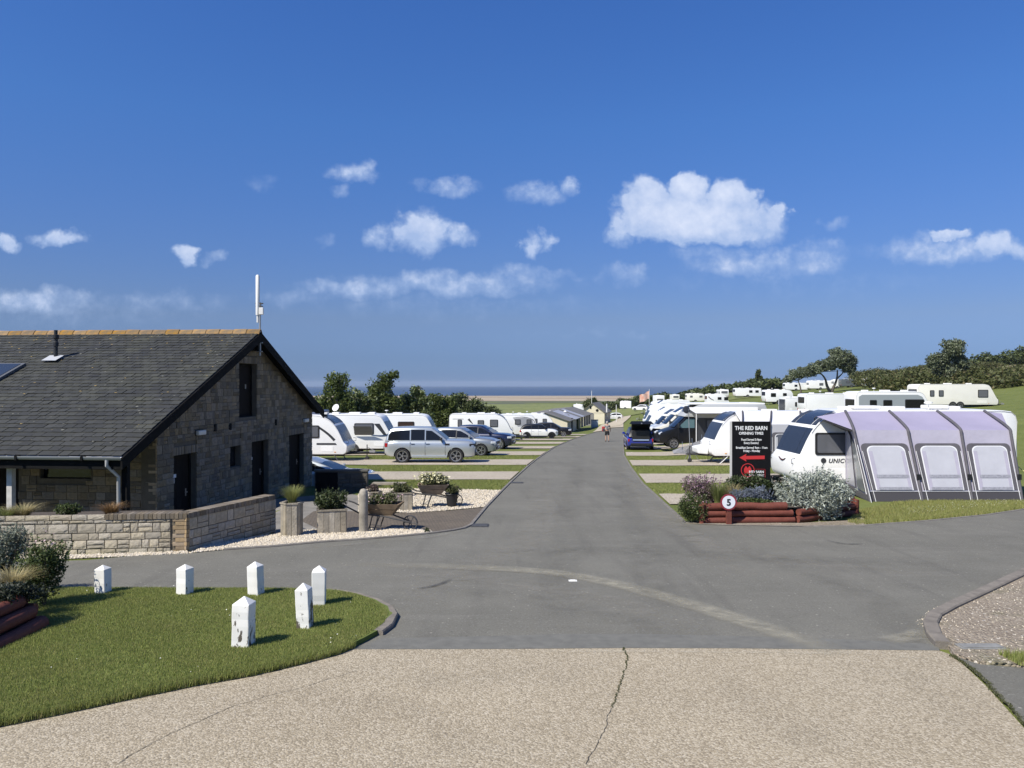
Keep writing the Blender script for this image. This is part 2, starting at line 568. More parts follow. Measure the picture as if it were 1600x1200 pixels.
def catmull(pts, n=6):
    pts = [Vector(p) for p in pts]; out = []
    for i in range(len(pts) - 1):
        p0 = pts[max(i - 1, 0)]; p1 = pts[i]; p2 = pts[i + 1]; p3 = pts[min(i + 2, len(pts) - 1)]
        for k in range(n):
            t = k / n
            out.append(0.5 * ((2 * p1) + (p2 - p0) * t + (2 * p0 - 5 * p1 + 4 * p2 - p3) * t * t + (3 * p1 - p0 - 3 * p2 + p3) * t ** 3))
    out.append(pts[-1])
    return out


def kerb(name, pts, w, h, m, step=0.6, gap=0.0, follow=True):
    """raised strip along ground points"""
    pts = resample([Vector((p[0], p[1], 0)) for p in pts], step)
    rings = []
    for i, p in enumerate(pts):
        t = (pts[min(i + 1, len(pts) - 1)] - pts[max(i - 1, 0)]).normalized(); nn = Vector((-t.y, t.x, 0))
        z = zat(p.x, p.y)
        a, b = p + nn * w / 2, p - nn * w / 2
        rings.append([(a.x, a.y, z - 0.1), (a.x, a.y, z + h - 0.015), ((a * .9 + b * .1).x, (a * .9 + b * .1).y, z + h), ((a * .1 + b * .9).x, (a * .1 + b * .9).y, z + h), (b.x, b.y, z + h - 0.015), (b.x, b.y, z - 0.1)])
    o = part(name, MB().loft(rings), m, None, smooth=30)
    o['kind'] = 'structure'
    return o


def rr(x0, x1, z0, z1, r, n=3):
    """rounded rectangle (x,z)"""
    out = []
    for cx, cz, a0 in ((x1 - r, z0 + r, -90), (x1 - r, z1 - r, 0), (x0 + r, z1 - r, 90), (x0 + r, z0 + r, 180)):
        for k in range(n + 1):
            a = RAD(a0 + 90 * k / n); out.append((cx + r * math.cos(a), cz + r * math.sin(a)))
    return out


def text_mesh(txt, size, m, bold=0.0, extrude=0.002, shear=0.0, align='CENTER', space=1.0):
    cu = bpy.data.curves.new('text', 'FONT'); cu.body = txt; cu.size = size; cu.align_x = align; cu.offset = bold; cu.extrude = extrude
    cu.shear = shear; cu.space_character = space; cu.resolution_u = 3
    o = bpy.data.objects.new('text', cu); C.objects.link(o)
    dg = bpy.context.evaluated_depsgraph_get(); dg.update()
    me = bpy.data.meshes.new_from_object(o.evaluated_get(dg))
    bpy.data.objects.remove(o); bpy.data.curves.remove(cu)
    me.materials.clear(); me.materials.append(m)
    return me

# ---------------------------------------------------------------- ground materials
def ground_mat(name, cols, scales, rough=0.9, bump=0.3, bscale=60.0, speck=None, vor=None, dist=0.01):
    """cols: list of (colour a, colour b, scale, contrast lo, hi, blend factor) layered by noise in object space"""
    if name in _M: return _M[name]
    m = bpy.data.materials.new(name); m.use_nodes = True
    nt = m.node_tree; N, L = nt.nodes, nt.links
    b = N['Principled BSDF']; b.inputs['Roughness'].default_value = rough; b.inputs['Specular IOR Level'].default_value = 0.25
    tc = N.new('ShaderNodeTexCoord')
    cur = None
    for (ca, cb, sc, lo, hi, fac) in cols:
        mp = N.new('ShaderNodeMapping')
        L.new(tc.outputs['Object'], mp.inputs[0])
        if isinstance(sc, tuple): mp.inputs['Scale'].default_value = sc; s_ = 1.0
        else: s_ = sc
        n = N.new('ShaderNodeTexNoise'); n.inputs['Scale'].default_value = s_; n.inputs['Detail'].default_value = 8; n.inputs['Roughness'].default_value = 0.65
        L.new(mp.outputs[0], n.inputs['Vector'])
        r = N.new('ShaderNodeValToRGB'); L.new(n.outputs[0], r.inputs[0])
        r.color_ramp.elements[0].position = lo; r.color_ramp.elements[1].position = hi
        if cur is None:
            r.color_ramp.elements[0].color = tuple(ca) + (1,); r.color_ramp.elements[1].color = tuple(cb) + (1,)
            cur = r.outputs[0]
        else:
            r.color_ramp.elements[0].color = (0, 0, 0, 1); r.color_ramp.elements[1].color = (1, 1, 1, 1)
            fm = N.new('ShaderNodeMath'); fm.operation = 'MULTIPLY'; L.new(r.outputs[0], fm.inputs[0]); fm.inputs[1].default_value = fac
            mx = N.new('ShaderNodeMix'); mx.data_type = 'RGBA'; L.new(fm.outputs[0], mx.inputs['Factor']); L.new(cur, mx.inputs['A'])
            mx.inputs['B'].default_value = tuple(cb) + (1,)
            cur = mx.outputs['Result']
    hgt = None
    if vor:
        (vsc, va, vb, vc, fac) = vor
        v = N.new('ShaderNodeTexVoronoi'); v.inputs['Scale'].default_value = vsc; v.inputs['Randomness'].default_value = 1.0
        L.new(tc.outputs['Object'], v.inputs['Vector'])
        sp = N.new('ShaderNodeSeparateColor'); L.new(v.outputs['Color'], sp.inputs[0])
        r = N.new('ShaderNodeValToRGB'); L.new(sp.outputs[0], r.inputs[0])
        r.color_ramp.elements[0].color = tuple(va) + (1,); r.color_ramp.elements[1].color = tuple(vc) + (1,)
        e = r.color_ramp.elements.new(0.5); e.color = tuple(vb) + (1,)
        mx = N.new('ShaderNodeMix'); mx.data_type = 'RGBA'; mx.inputs['Factor'].default_value = fac
        L.new(cur, mx.inputs['A']); L.new(r.outputs[0], mx.inputs['B']); cur = mx.outputs['Result']
        hgt = v.outputs['Distance']
    if speck:
        (ssc, thr, scol, sfac) = speck
        v2 = N.new('ShaderNodeTexVoronoi'); v2.inputs['Scale'].default_value = ssc
        L.new(tc.outputs['Object'], v2.inputs['Vector'])
        sp2 = N.new('ShaderNodeSeparateColor'); L.new(v2.outputs['Color'], sp2.inputs[0])
        gt = N.new('ShaderNodeMath'); gt.operation = 'GREATER_THAN'; L.new(sp2.outputs[1], gt.inputs[0]); gt.inputs[1].default_value = thr
        lt = N.new('ShaderNodeMath'); lt.operation = 'LESS_THAN'; L.new(v2.outputs['Distance'], lt.inputs[0]); lt.inputs[1].default_value = 0.35
        mm = N.new('ShaderNodeMath'); mm.operation = 'MULTIPLY'; L.new(gt.outputs[0], mm.inputs[0]); L.new(lt.outputs[0], mm.inputs[1])
        m3 = N.new('ShaderNodeMath'); m3.operation = 'MULTIPLY'; L.new(mm.outputs[0], m3.inputs[0]); m3.inputs[1].default_value = sfac
        mx = N.new('ShaderNodeMix'); mx.data_type = 'RGBA'; L.new(m3.outputs[0], mx.inputs['Factor']); L.new(cur, mx.inputs['A']); mx.inputs['B'].default_value = tuple(scol) + (1,)
        cur = mx.outputs['Result']
    L.new(cur, b.inputs['Base Color'])
    bp = N.new('ShaderNodeBump'); bp.inputs['Strength'].default_value = bump; bp.inputs['Distance'].default_value = dist
    if hgt is None:
        n2 = N.new('ShaderNodeTexNoise'); n2.inputs['Scale'].default_value = bscale; n2.inputs['Detail'].default_value = 5; L.new(tc.outputs['Object'], n2.inputs['Vector']); hgt = n2.outputs[0]
    else: bp.invert = True
    L.new(hgt, bp.inputs['Height']); L.new(bp.outputs[0], b.inputs['Normal'])
    _M[name] = m
    return m


GRASS = ground_mat('grass_ground', [((0.105, 0.130, 0.026), (0.165, 0.185, 0.048), 0.35, 0.35, 0.65, 1), (0, (0.13, 0.125, 0.045), 1.4, 0.52, 0.78, 0.5), (0, (0.06, 0.08, 0.018), 14.0, 0.45, 0.75, 0.7)], None, bump=0.6, bscale=45, dist=0.03)
LAWN = ground_mat('lawn_soil', [((0.10, 0.13, 0.028), (0.15, 0.18, 0.048), 3.0, 0.35, 0.65, 1), (0, (0.10, 0.10, 0.04), 1.2, 0.55, 0.8, 0.4)], None, bump=0.5, bscale=60)
FIELD = ground_mat('field_grass', [((0.145, 0.165, 0.05), (0.20, 0.215, 0.075), 0.02, 0.35, 0.65, 1), (0, (0.11, 0.14, 0.04), (0.25, 0.012, 1), 0.5, 0.62, 0.6)], None, bump=0.2, bscale=2)
ASPH = ground_mat('asphalt', [((0.126, 0.121, 0.100), (0.170, 0.163, 0.136), 0.45, 0.3, 0.7, 1), (0, (0.205, 0.195, 0.168), (0.35, 2.2, 1), 0.54, 0.72, 0.45), (0, (0.095, 0.09, 0.078), 1.1, 0.55, 0.8, 0.5), (0, (0.23, 0.22, 0.19), 130.0, 0.52, 0.75, 0.75), (0, (0.06, 0.057, 0.05), 90.0, 0.56, 0.78, 0.6), (0, (0.29, 0.28, 0.24), 40.0, 0.56, 0.66, 0.65), (0, (0.06, 0.057, 0.05), 34.0, 0.57, 0.67, 0.6), (0, (0.085, 0.08, 0.07), (2.5, 0.22, 1), 0.52, 0.7, 0.35)],
                  None, rough=0.85, bump=0.5, bscale=160, speck=(26.0, 0.988, (0.42, 0.39, 0.33), 0.6))
CONC = ground_mat('exposed_aggregate', [((0.28, 0.237, 0.165), (0.385, 0.328, 0.230), 0.7, 0.3, 0.7, 1), (0, (0.27, 0.24, 0.18), 0.33, 0.45, 0.7, 0.75), (0, (0.12, 0.095, 0.07), 52.0, 0.57, 0.66, 0.85), (0, (0.50, 0.44, 0.34), 40.0, 0.58, 0.70, 0.7)],
                  None, rough=0.9, bump=0.55, vor=(62.0, (0.145, 0.116, 0.08), (0.345, 0.285, 0.195), (0.57, 0.505, 0.395), 0.5), speck=(60.0, 0.93, (0.60, 0.55, 0.46), 0.6))
GRAV = ground_mat('pitch_gravel', [((0.33, 0.285, 0.22), (0.46, 0.405, 0.32), 0.5, 0.3, 0.7, 1), (0, (0.22, 0.185, 0.135), 1.3, 0.55, 0.8, 0.5), (0, (0.24, 0.20, 0.15), 22.0, 0.5, 0.72, 0.5)],
                  None, bump=0.8, vor=(24.0, (0.22, 0.18, 0.13), (0.42, 0.36, 0.28), (0.58, 0.53, 0.45), 0.4), dist=0.03)
PEBB = ground_mat('pale_pebbles', [((0.40, 0.34, 0.25), (0.52, 0.46, 0.35), 0.8, 0.3, 0.7, 1)], None, bump=1.0, vor=(26.0, (0.26, 0.21, 0.14), (0.50, 0.43, 0.33), (0.68, 0.63, 0.54), 0.7), dist=0.04)
VERGE = ground_mat('stony_soil', [((0.22, 0.18, 0.135), (0.33, 0.275, 0.21), 1.2, 0.3, 0.7, 1), (0, (0.10, 0.115, 0.04), 1.6, 0.52, 0.68, 0.7), (0, (0.13, 0.10, 0.075), 18.0, 0.5, 0.75, 0.7)],
                   None, bump=0.9, vor=(34.0, (0.19, 0.155, 0.115), (0.30, 0.25, 0.185), (0.48, 0.42, 0.33), 0.4), speck=(19.0, 0.95, (0.6, 0.55, 0.47), 0.8), dist=0.03)
SAND = ground_mat('track_sand', [((0.36, 0.31, 0.23), (0.48, 0.42, 0.32), 0.3, 0.3, 0.7, 1), (0, (0.25, 0.22, 0.14), 2.0, 0.5, 0.75, 0.5)], None, bump=0.3)
SHINGLE = ground_mat('shingle', [((0.29, 0.23, 0.155), (0.42, 0.36, 0.265), (0.003, 0.022, 1), 0.38, 0.62, 1), (0, (0.24, 0.165, 0.10), (0.002, 0.018, 1), 0.45, 0.6, 0.6)], None, bump=0.2)
REED = ground_mat('reeds', [((0.075, 0.088, 0.045), (0.12, 0.125, 0.065), (0.01, 0.03, 1), 0.35, 0.65, 1)], None, bump=0.2)
KERBC = mat('kerb_concrete', (0.185, 0.163, 0.135), 0.9, var=0.25, vscale=6, bump=0.4, bscale=70)
KERBD = mat('kerb_edging', (0.17, 0.155, 0.135), 0.9, var=0.3, vscale=5, bump=0.4, bscale=60)


def pavers_mat():
    m = bpy.data.materials.new('brick_pavers'); m.use_nodes = True
    nt = m.node_tree; N, L = nt.nodes, nt.links; b = N['Principled BSDF']; b.inputs['Roughness'].default_value = 0.9
    tc = N.new('ShaderNodeTexCoord'); mp = N.new('ShaderNodeMapping'); mp.inputs['Rotation'].default_value = (0, 0, 0.6); L.new(tc.outputs['Object'], mp.inputs[0])
    br = N.new('ShaderNodeTexBrick'); br.inputs['Scale'].default_value = 4.6; br.inputs['Mortar Size'].default_value = 0.03
    br.inputs['Color1'].default_value = (0.125, 0.10, 0.075, 1); br.inputs['Color2'].default_value = (0.165, 0.135, 0.10, 1); br.inputs['Mortar'].default_value = (0.06, 0.055, 0.045, 1)
    L.new(mp.outputs[0], br.inputs[0])
    n = N.new('ShaderNodeTexNoise'); n.inputs['Scale'].default_value = 1.5; n.inputs['Detail'].default_value = 6; L.new(tc.outputs['Object'], n.inputs[0])
    mx = N.new('ShaderNodeMix'); mx.data_type = 'RGBA'; mx.blend_type = 'MULTIPLY'; mx.inputs['Factor'].default_value = 0.8
    r = N.new('ShaderNodeValToRGB'); L.new(n.outputs[0], r.inputs[0]); r.color_ramp.elements[0].color = (0.6, 0.6, 0.6, 1); r.color_ramp.elements[1].color = (1.3, 1.25, 1.15, 1)
    L.new(br.outputs[0], mx.inputs['A']); L.new(r.outputs[0], mx.inputs['B']); L.new(mx.outputs['Result'], b.inputs['Base Color'])
    bp = N.new('ShaderNodeBump'); bp.inputs['Strength'].default_value = 0.6; bp.inputs['Distance'].default_value = 0.01; bp.invert = True
    L.new(br.outputs['Fac'], bp.inputs['Height']); L.new(bp.outputs[0], b.inputs['Normal'])
    return m


def sea_mat():
    m = bpy.data.materials.new('sea_water'); m.use_nodes = True
    nt = m.node_tree; N, L = nt.nodes, nt.links; b = N['Principled BSDF']
    b.inputs['Roughness'].default_value = 0.35; b.inputs['Specular IOR Level'].default_value = 0.25
    tc = N.new('ShaderNodeTexCoord'); mp = N.new('ShaderNodeMapping'); mp.inputs['Scale'].default_value = (0.0006, 0.004, 1); L.new(tc.outputs['Object'], mp.inputs[0])
    n = N.new('ShaderNodeTexNoise'); n.inputs['Scale'].default_value = 1.0; n.inputs['Detail'].default_value = 6; L.new(mp.outputs[0], n.inputs[0])
    r = N.new('ShaderNodeValToRGB'); L.new(n.outputs[0], r.inputs[0]); r.color_ramp.elements[0].color = (0.022, 0.046, 0.088, 1); r.color_ramp.elements[1].color = (0.032, 0.062, 0.112, 1)
    r.color_ramp.elements[0].position = 0.35; r.color_ramp.elements[1].position = 0.65
    L.new(r.outputs[0], b.inputs['Base Color'])
    n2 = N.new('ShaderNodeTexNoise'); n2.inputs['Scale'].default_value = 0.25; n2.inputs['Detail'].default_value = 6; L.new(tc.outputs['Object'], n2.inputs[0])
    bp = N.new('ShaderNodeBump'); bp.inputs['Strength'].default_value = 1.0; bp.inputs['Distance'].default_value = 2.0; L.new(n2.outputs[0], bp.inputs['Height']); L.new(bp.outputs[0], b.inputs['Normal'])
    return m


# ---------------------------------------------------------------- terrain, sea, beach
def axis(lo, hi, knots):
    """non-uniform samples: knots = [(limit, step), ...] from the centre out"""
    out = [0.0]
    for lim, st in knots:
        while out[-1] < lim: out.append(out[-1] + st)
    pos = [v for v in out if v <= hi] + [hi]
    neg = [-v for v in out[1:] if -v >= lo] + [lo]
    return np.array(sorted(set(neg + pos)))


def grid_sheet(name, xs, ys, zf, m):
    Xg, Yg = np.meshgrid(xs, ys)
    V = np.stack([Xg, Yg, zf(Xg, Yg)], -1).reshape(-1, 3)
    nx, ny = len(xs), len(ys); i = np.arange(nx * (ny - 1)); i = i[(i % nx) != nx - 1]
    me = np_mesh(name, V, np.stack([i, i + 1, i + nx + 1, i + nx], 1), m, smooth=True)
    o = link(name, me); o['kind'] = 'structure'
    return o


XS = axis(-2600, 2600, [(45, 0.75), (120, 2.5), (400, 10), (2600, 80)])
YS = np.concatenate([np.arange(-80, 2, 4), np.arange(2, 60, 0.75), np.arange(60, 140, 2.0), np.arange(140, 420, 5), np.arange(420, 1860, 30)])
grid_sheet('ground', XS, YS, gz, GRASS)
sea = MB().add([(-9000, 1560, CZ - 25.9), (9000, 1560, CZ - 25.9), (9000, 8000, CZ - 25.9), (-9000, 8000, CZ - 25.9)], [(0, 1, 2, 3)])
o = part('sea', sea, sea_mat(), None); o['kind'] = 'structure'
grid_sheet('beach', np.arange(-1500, 1501, 50), np.concatenate([np.arange(1120, 1760, 20)]), lambda x, y: gz(x, y) + 0.25 + 1.3 * np.exp(-((y - 1330 - 20 * np.sin(x / 160)) / 90) ** 2), SHINGLE)
grid_sheet('reed_bed', np.arange(-900, 901, 40), np.arange(780, 1130, 20), lambda x, y: gz(x, y) + 0.15 + 0.8 * np.sin(x / 70) * np.sin(y / 50), REED)
grid_sheet('meadow', np.arange(-420, 71, 7), np.arange(180, 790, 10), lambda x, y: gz(x, y) + 0.15, FIELD)

# ---------------------------------------------------------------- roads and paths
EDGE_L = [(932, 675), (913, 681), (897, 686), (867, 699), (840, 717), (825, 729), (800, 752), (785, 767), (760, 793), (740, 817)]
EDGE_LC = [(736, 822), (725, 827), (708, 830.5), (682, 834), (640, 838.5), (600, 842), (560, 845), (500, 849), (432, 855.5), (350, 861), (300, 866), (240, 869), (200, 871), (135, 877), (60, 879), (-40, 880), (-200, 882)]
LAWN_EDGE = [(-200, 923), (0, 924.5), (100, 925.5), (300, 926.5), (440, 927), (490, 928), (525, 930), (558, 936), (586, 945), (606, 956), (614, 967), (606, 983), (590, 995), (570, 1006), (552, 1015), (530, 1024), (470, 1040), (400, 1056), (300, 1074), (200, 1094), (100, 1115), (0, 1137), (-200, 1185)]
EDGE_R = [(974, 662), (974, 680), (974, 700), (975, 712), (986, 731), (1005, 757), (1024, 774), (1044, 793), (1061, 808), (1071, 818)]
EDGE_RC = [(1130, 822), (1250, 824), (1340, 823), (1450, 815), (1540, 806), (1600, 797), (1700, 781)]
KERB_R = [(1800, 815), (1700, 850), (1600, 898), (1540, 927), (1480, 955), (1455, 969), (1448, 982), (1454, 1000), (1468, 1016)]
road_poly = GP(EDGE_L + EDGE_LC + LAWN_EDGE[:15]) + GP([(640, 1018), (800, 1017.5), (975, 1016), (1150, 1016.5), (1290, 1018), (1468, 1020)]) + GP(KERB_R[::-1]) + GP(EDGE_RC[::-1] + EDGE_R[::-1])
far_road = GP([(932, 675), (943, 671), (953, 667), (974, 662)])
road = overlay('road', road_poly, 0.02, ASPH, step=(1.5, 1.5))
# concrete apron in front
near = [Vector((5.6, 4.4, 0)), Vector((6.2, 2.5, 0)), Vector((5, -3, 0)), Vector((-8, -3, 0))]
apr = GP(LAWN_EDGE[14:]) + [Vector((-9, 5.0, 0)), Vector((-9, -3, 0)), Vector((6.5, -3, 0)), Vector((6.0, 3.5, 0))] + GP([(1700, 1235), (1600, 1142), (1540, 1075), (1490, 1028), (1468, 1020), (1290, 1018), (1150, 1016.5), (975, 1016), (800, 1017.5), (640, 1018)])
overlay('concrete_apron', apr, 0.024, CONC, step=1.5)
# lawn with the posts
lawn_poly = GP(LAWN_EDGE) + [Vector((-14, 5.5, 0)), Vector((-14, 11.2, 0))]
overlay('lawn', lawn_poly, 0.075, LAWN, step=0.8, skirt=0.12)
kerb('kerb', GP(LAWN_EDGE[5:13]), 0.13, 0.075, KERBC, step=0.3)
kerb('lawn_edging', GP(LAWN_EDGE[1:6]), 0.05, 0.06, KERBD, step=0.5)
kerb('kerb', GP([(1800, 812), (1700, 847)] + [(x + 6, y - 1) for x, y in KERB_R[2:]]) , 0.16, 0.09, KERBC, step=0.15)
kerb('kerb', GP(EDGE_L + EDGE_LC[:10]), 0.09, 0.05, KERBD, step=0.5)
kerb('kerb', GP(EDGE_R + EDGE_RC), 0.08, 0.035, KERBD, step=0.5)
# stony verge by the right kerb
verge = GP([(x + 14, y) for x, y in KERB_R[1:]]) + GP([(1490, 1028), (1530, 1040), (1600, 1046), (1800, 1060)])
overlay('stony_verge', verge, 0.05, VERGE, step=0.8, skirt=0.1)
overlay('soil_strip', GP([(1074, 816), (1160, 818.5), (1250, 819), (1345, 814), (1352, 822), (1250, 824.5), (1130, 822.5), (1078, 820)]), 0.030, VERGE, step=0.8)
patch = GP([(1494, 1030), (1530, 1042), (1600, 1048), (1800, 1062), (2100, 1300), (1740, 1290), (1608, 1142), (1545, 1075)])
overlay('asphalt_patch', patch, 0.028, ASPH, step=0.8)
# seam of new asphalt along the apron, dusty turning arc, skid mark
SEAM = mat('asphalt_seam', (0.142, 0.138, 0.118), 0.8, var=0.15, vscale=8, bump=0.3, bscale=120)
overlay('asphalt_seam', GP([(596, 1001), (700, 999), (880, 994), (1000, 994), (1100, 996), (1290, 1001), (1462, 1010), (1468, 1020), (1290, 1018), (1150, 1016.5), (975, 1016), (800, 1017.5), (640, 1018), (552, 1018)]), 0.026, SEAM, step=1.5)


def veil(name, col, scale, lo, hi, fac):
    m = bpy.data.materials.new(name); m.use_nodes = True
    nt = m.node_tree; N, L = nt.nodes, nt.links; b = N['Principled BSDF']; b.inputs['Base Color'].default_value = tuple(col) + (1,); b.inputs['Roughness'].default_value = 0.95
    tc = N.new('ShaderNodeTexCoord'); n = N.new('ShaderNodeTexNoise'); n.inputs['Scale'].default_value = scale; n.inputs['Detail'].default_value = 8; n.inputs['Roughness'].default_value = 0.7; L.new(tc.outputs['Object'], n.inputs[0])
    r = N.new('ShaderNodeMapRange'); L.new(n.outputs[0], r.inputs[0]); r.inputs[1].default_value = lo; r.inputs[2].default_value = hi; r.inputs[4].default_value = fac
    ca = N.new('ShaderNodeAttribute'); ca.attribute_name = 'fade'; fm = N.new('ShaderNodeMath'); fm.operation = 'MULTIPLY'; L.new(r.outputs[0], fm.inputs[0]); L.new(ca.outputs['Fac'], fm.inputs[1])
    L.new(fm.outputs[0], b.inputs['Alpha'])
    return m


def band(name, pts, w, off, m, seed=0):
    """worn or dirty stripe along ground points, fading to both sides"""
    g = rng(seed + 40)
    pts = [Vector((p.x, p.y, 0)) for p in catmull(GP(pts), 8)]; vs = []; fs = []; fade = []
    prof_ = (-1, -.55, 0, .55, 1); fp = (0, .75, 1, .75, 0)
    for i, p in enumerate(pts):
        t = (pts[min(i + 1, len(pts) - 1)] - pts[max(i - 1, 0)]).normalized(); nn = Vector((-t.y, t.x, 0)); e = min(1, 4 * i / len(pts), 4 * (len(pts) - 1 - i) / len(pts))
        for s, f in zip(prof_, fp):
            q = p + nn * s * w; vs.append((q.x, q.y, zat(q.x, q.y) + off)); fade.append(f * e)
        if i: fs += [[5 * i - 5 + k, 5 * i - 4 + k, 5 * i + 1 + k, 5 * i + k] for k in range(4)]
    me = bpy.data.meshes.new(name); me.from_pydata(vs, [], fs); me.materials.append(m)
    at_ = me.attributes.new('fade', 'FLOAT', 'POINT'); at_.data.foreach_set('value', fade)
    o = link(name, me); o['kind'] = 'structure'
    return o


DUST = veil('road_dust', (0.36, 0.335, 0.26), 5.0, 0.22, 0.62, 0.70)
DUST2 = veil('road_dust_thin', (0.30, 0.28, 0.235), 2.2, 0.40, 0.72, 0.42)
RUB = veil('road_wear_dark', (0.085, 0.081, 0.070), 2.4, 0.36, 0.74, 0.20)
SKID = veil('tyre_rubber', (0.05, 0.05, 0.05), 6.0, 0.30, 0.6, 0.75)
band('dust_mark', [(520, 884), (700, 888), (850, 896), (960, 915), (1080, 948), (1180, 980), (1280, 1013), (1320, 1028)], 0.24, 0.030, DUST, 1)
band('dust_mark', [(1030, 788), (1075, 828), (1115, 868), (1170, 905)], 0.35, 0.0305, DUST2, 2)
band('dust_mark', [(560, 905), (720, 905), (880, 925), (1000, 955), (1120, 1000)], 0.30, 0.031, DUST2, 3)
band('dust_mark', [(845, 740), (850, 790), (820, 850), (700, 900), (640, 960)], 0.45, 0.0315, DUST2, 4)
band('dust_mark', [(960, 700), (990, 760), (1060, 830), (1250, 880), (1500, 900)], 0.40, 0.032, DUST2, 5)
band('wear_mark', [(912, 690), (900, 740), (890, 800), (880, 870), (870, 940), (870, 992)], 0.40, 0.0325, RUB, 6)
band('wear_mark', [(950, 690), (965, 740), (985, 800), (1010, 870), (1030, 940), (1045, 992)], 0.42, 0.033, RUB, 7)
band('wear_mark', [(700, 870), (900, 862), (1100, 868), (1350, 880), (1560, 872)], 0.45, 0.0335, RUB, 8)
band('wear_mark', [(640, 925), (800, 935), (950, 965), (1060, 1000)], 0.30, 0.034, RUB, 9)
band('wear_mark', [(1130, 850), (1250, 890), (1360, 940), (1420, 1000)], 0.40, 0.0345, RUB, 10)
band('dust_mark', [(420, 862), (560, 852), (680, 840), (735, 828)], 0.12, 0.030, DUST2, 11)
band('dust_mark', [(1446, 990), (1420, 1000), (1380, 1006)], 0.16, 0.0345, DUST, 12)
band('skid_mark', [(652, 923), (672, 920), (692, 914), (706, 907)], 0.05, 0.036, SKID, 13)
band('skid_mark', [(1288, 846), (1320, 852), (1350, 852)], 0.045, 0.036, SKID, 14)
APD = veil('apron_stain', (0.19, 0.165, 0.125), 2.6, 0.40, 0.76, 0.15)
band('apron_stain', [(560, 1075), (700, 1062), (850, 1056), (1000, 1060)], 0.35, 0.0285, APD, 15)
band('apron_stain', [(1050, 1040), (1150, 1080), (1250, 1150), (1300, 1200)], 0.30, 0.029, APD, 16)
band('apron_stain', [(300, 1110), (450, 1090), (600, 1100), (700, 1140), (720, 1200)], 0.28, 0.0295, APD, 17)
band('apron_stain', [(1300, 1034), (1400, 1060), (1500, 1110), (1540, 1170)], 0.32, 0.030, APD, 18)
APL = veil('apron_lime', (0.52, 0.47, 0.36), 2.5, 0.40, 0.68, 0.5)
band('apron_stain', [(1395, 1030), (1430, 1032), (1465, 1033)], 0.06, 0.0305, APL, 19)
band('apron_stain', [(800, 1022), (980, 1022), (1200, 1024), (1450, 1027)], 0.05, 0.031, APL, 20)
# cracks in the apron with moss
MOSS = leafmat('crack_moss', (0.05, 0.06, 0.02), (0.12, 0.12, 0.06), 0.1)
CRACK = mat('crack_dirt', (0.05, 0.045, 0.035), 0.95, var=0.4, vscale=20)
g = rng(5)


def crack(pts, w, seed, moss=1.0, n=2600, mossend=1.0):
    pts = [Vector((p.x, p.y, 0)) for p in resample(catmull(GP(pts), 5), 0.03)]
    g = rng(seed); vs = []; fs = []; off = 0.0
    for i, p in enumerate(pts):
        off = off * 0.85 + g.normal() * 0.006
        for s in (-1, 1):
            vs.append((p.x + off + s * w * g.uniform(0.4, 1.0), p.y, zat(p.x, p.y) + 0.0285))
        if i: fs.append([2 * i - 2, 2 * i - 1, 2 * i + 1, 2 * i])
    o = part('crack', MB().add(vs, fs), CRACK, None); o['kind'] = 'structure'
    if moss:
        k = (mossend * g.uniform(0, 1, n) ** 1.6 * (len(pts) - 1)).astype(int)
        V = np.array(vs).reshape(-1, 2, 3).mean(1)[k] + g.normal(size=(n, 3)) * [0.010 * moss, 0.012, 0]
        V[:, 2] = np.array([v[2] for v in vs])[0::2][k] + 0.0005
        me = blades('crack_moss', V, 0.012 * moss, 0.004, MOSS, seed, 0.8)
        o = link('crack_moss', me); o['kind'] = 'stuff'; tag(o, 'green moss growing along the crack in the concrete apron' if seed == 3 else 'mossy seam where the apron meets the stony verge', 'moss')


crack([(973, 1017), (981, 1040), (978, 1056), (966, 1082), (952, 1115), (940, 1150), (922, 1200)], 0.003, 3, 0.45, 1300, 0.6)
crack([(1488, 1029), (1520, 1052), (1545, 1078), (1575, 1108), (1604, 1142)], 0.010, 4, 1.4, 1500)
crack([(556, 1052), (480, 1076), (380, 1104), (250, 1160), (180, 1200)], 0.004, 6, 0)

# gravel pitches, each a strip running in from the lane


def strip_px(Y0, Y1, xa, xb, wob, seed, m, off, name='gravel_pitch'):
    g = rng(seed); n = 14; a = []; b = []
    for k in range(n + 1):
        t = k / n
        x0 = xa(Y0) + (xb(Y0) - xa(Y0)) * t; x1 = xa(Y1) + (xb(Y1) - xa(Y1)) * t
        a.append(Vector((x0, Y0 + g.normal() * wob, 0))); b.append(Vector((x1, Y1 + g.normal() * wob, 0)))
    return overlay(name, a + b[::-1], off, m, step=1.5)


EL = sorted([(p.y, p.x) for p in GP(EDGE_L)]); ER = sorted([(p.y, p.x) for p in GP(EDGE_R)])
left_in = lambda Y: float(np.interp(Y, [e[0] for e in EL], [e[1] for e in EL])) - 0.12
right_in = lambda Y: float(np.interp(Y, [e[0] for e in ER], [e[1] for e in ER])) + 0.12
for i, (a, b) in enumerate([(29.2, 33.2), (37.5, 41.8), (46.2, 50.6), (54.6, 58.8), (63, 67.2), (71.5, 75.5), (80, 84), (88, 92)]):
    strip_px(a, b, left_in, lambda Y: -13 - 0.09 * Y, 0.06, 20 + i, GRAV, 0.02 + 0.0004 * a)
for i, (a, b) in enumerate([(21.4, 24.1), (27.9, 32.0), (37.0, 41.2), (45.4, 49.6), (53.8, 58), (62, 66)]):
    strip_px(a, b, right_in, (lambda Y: 9.3) if i == 0 else (lambda Y: 7 + 0.32 * Y), 0.06, 40 + i, GRAV, 0.02 + 0.0004 * a)
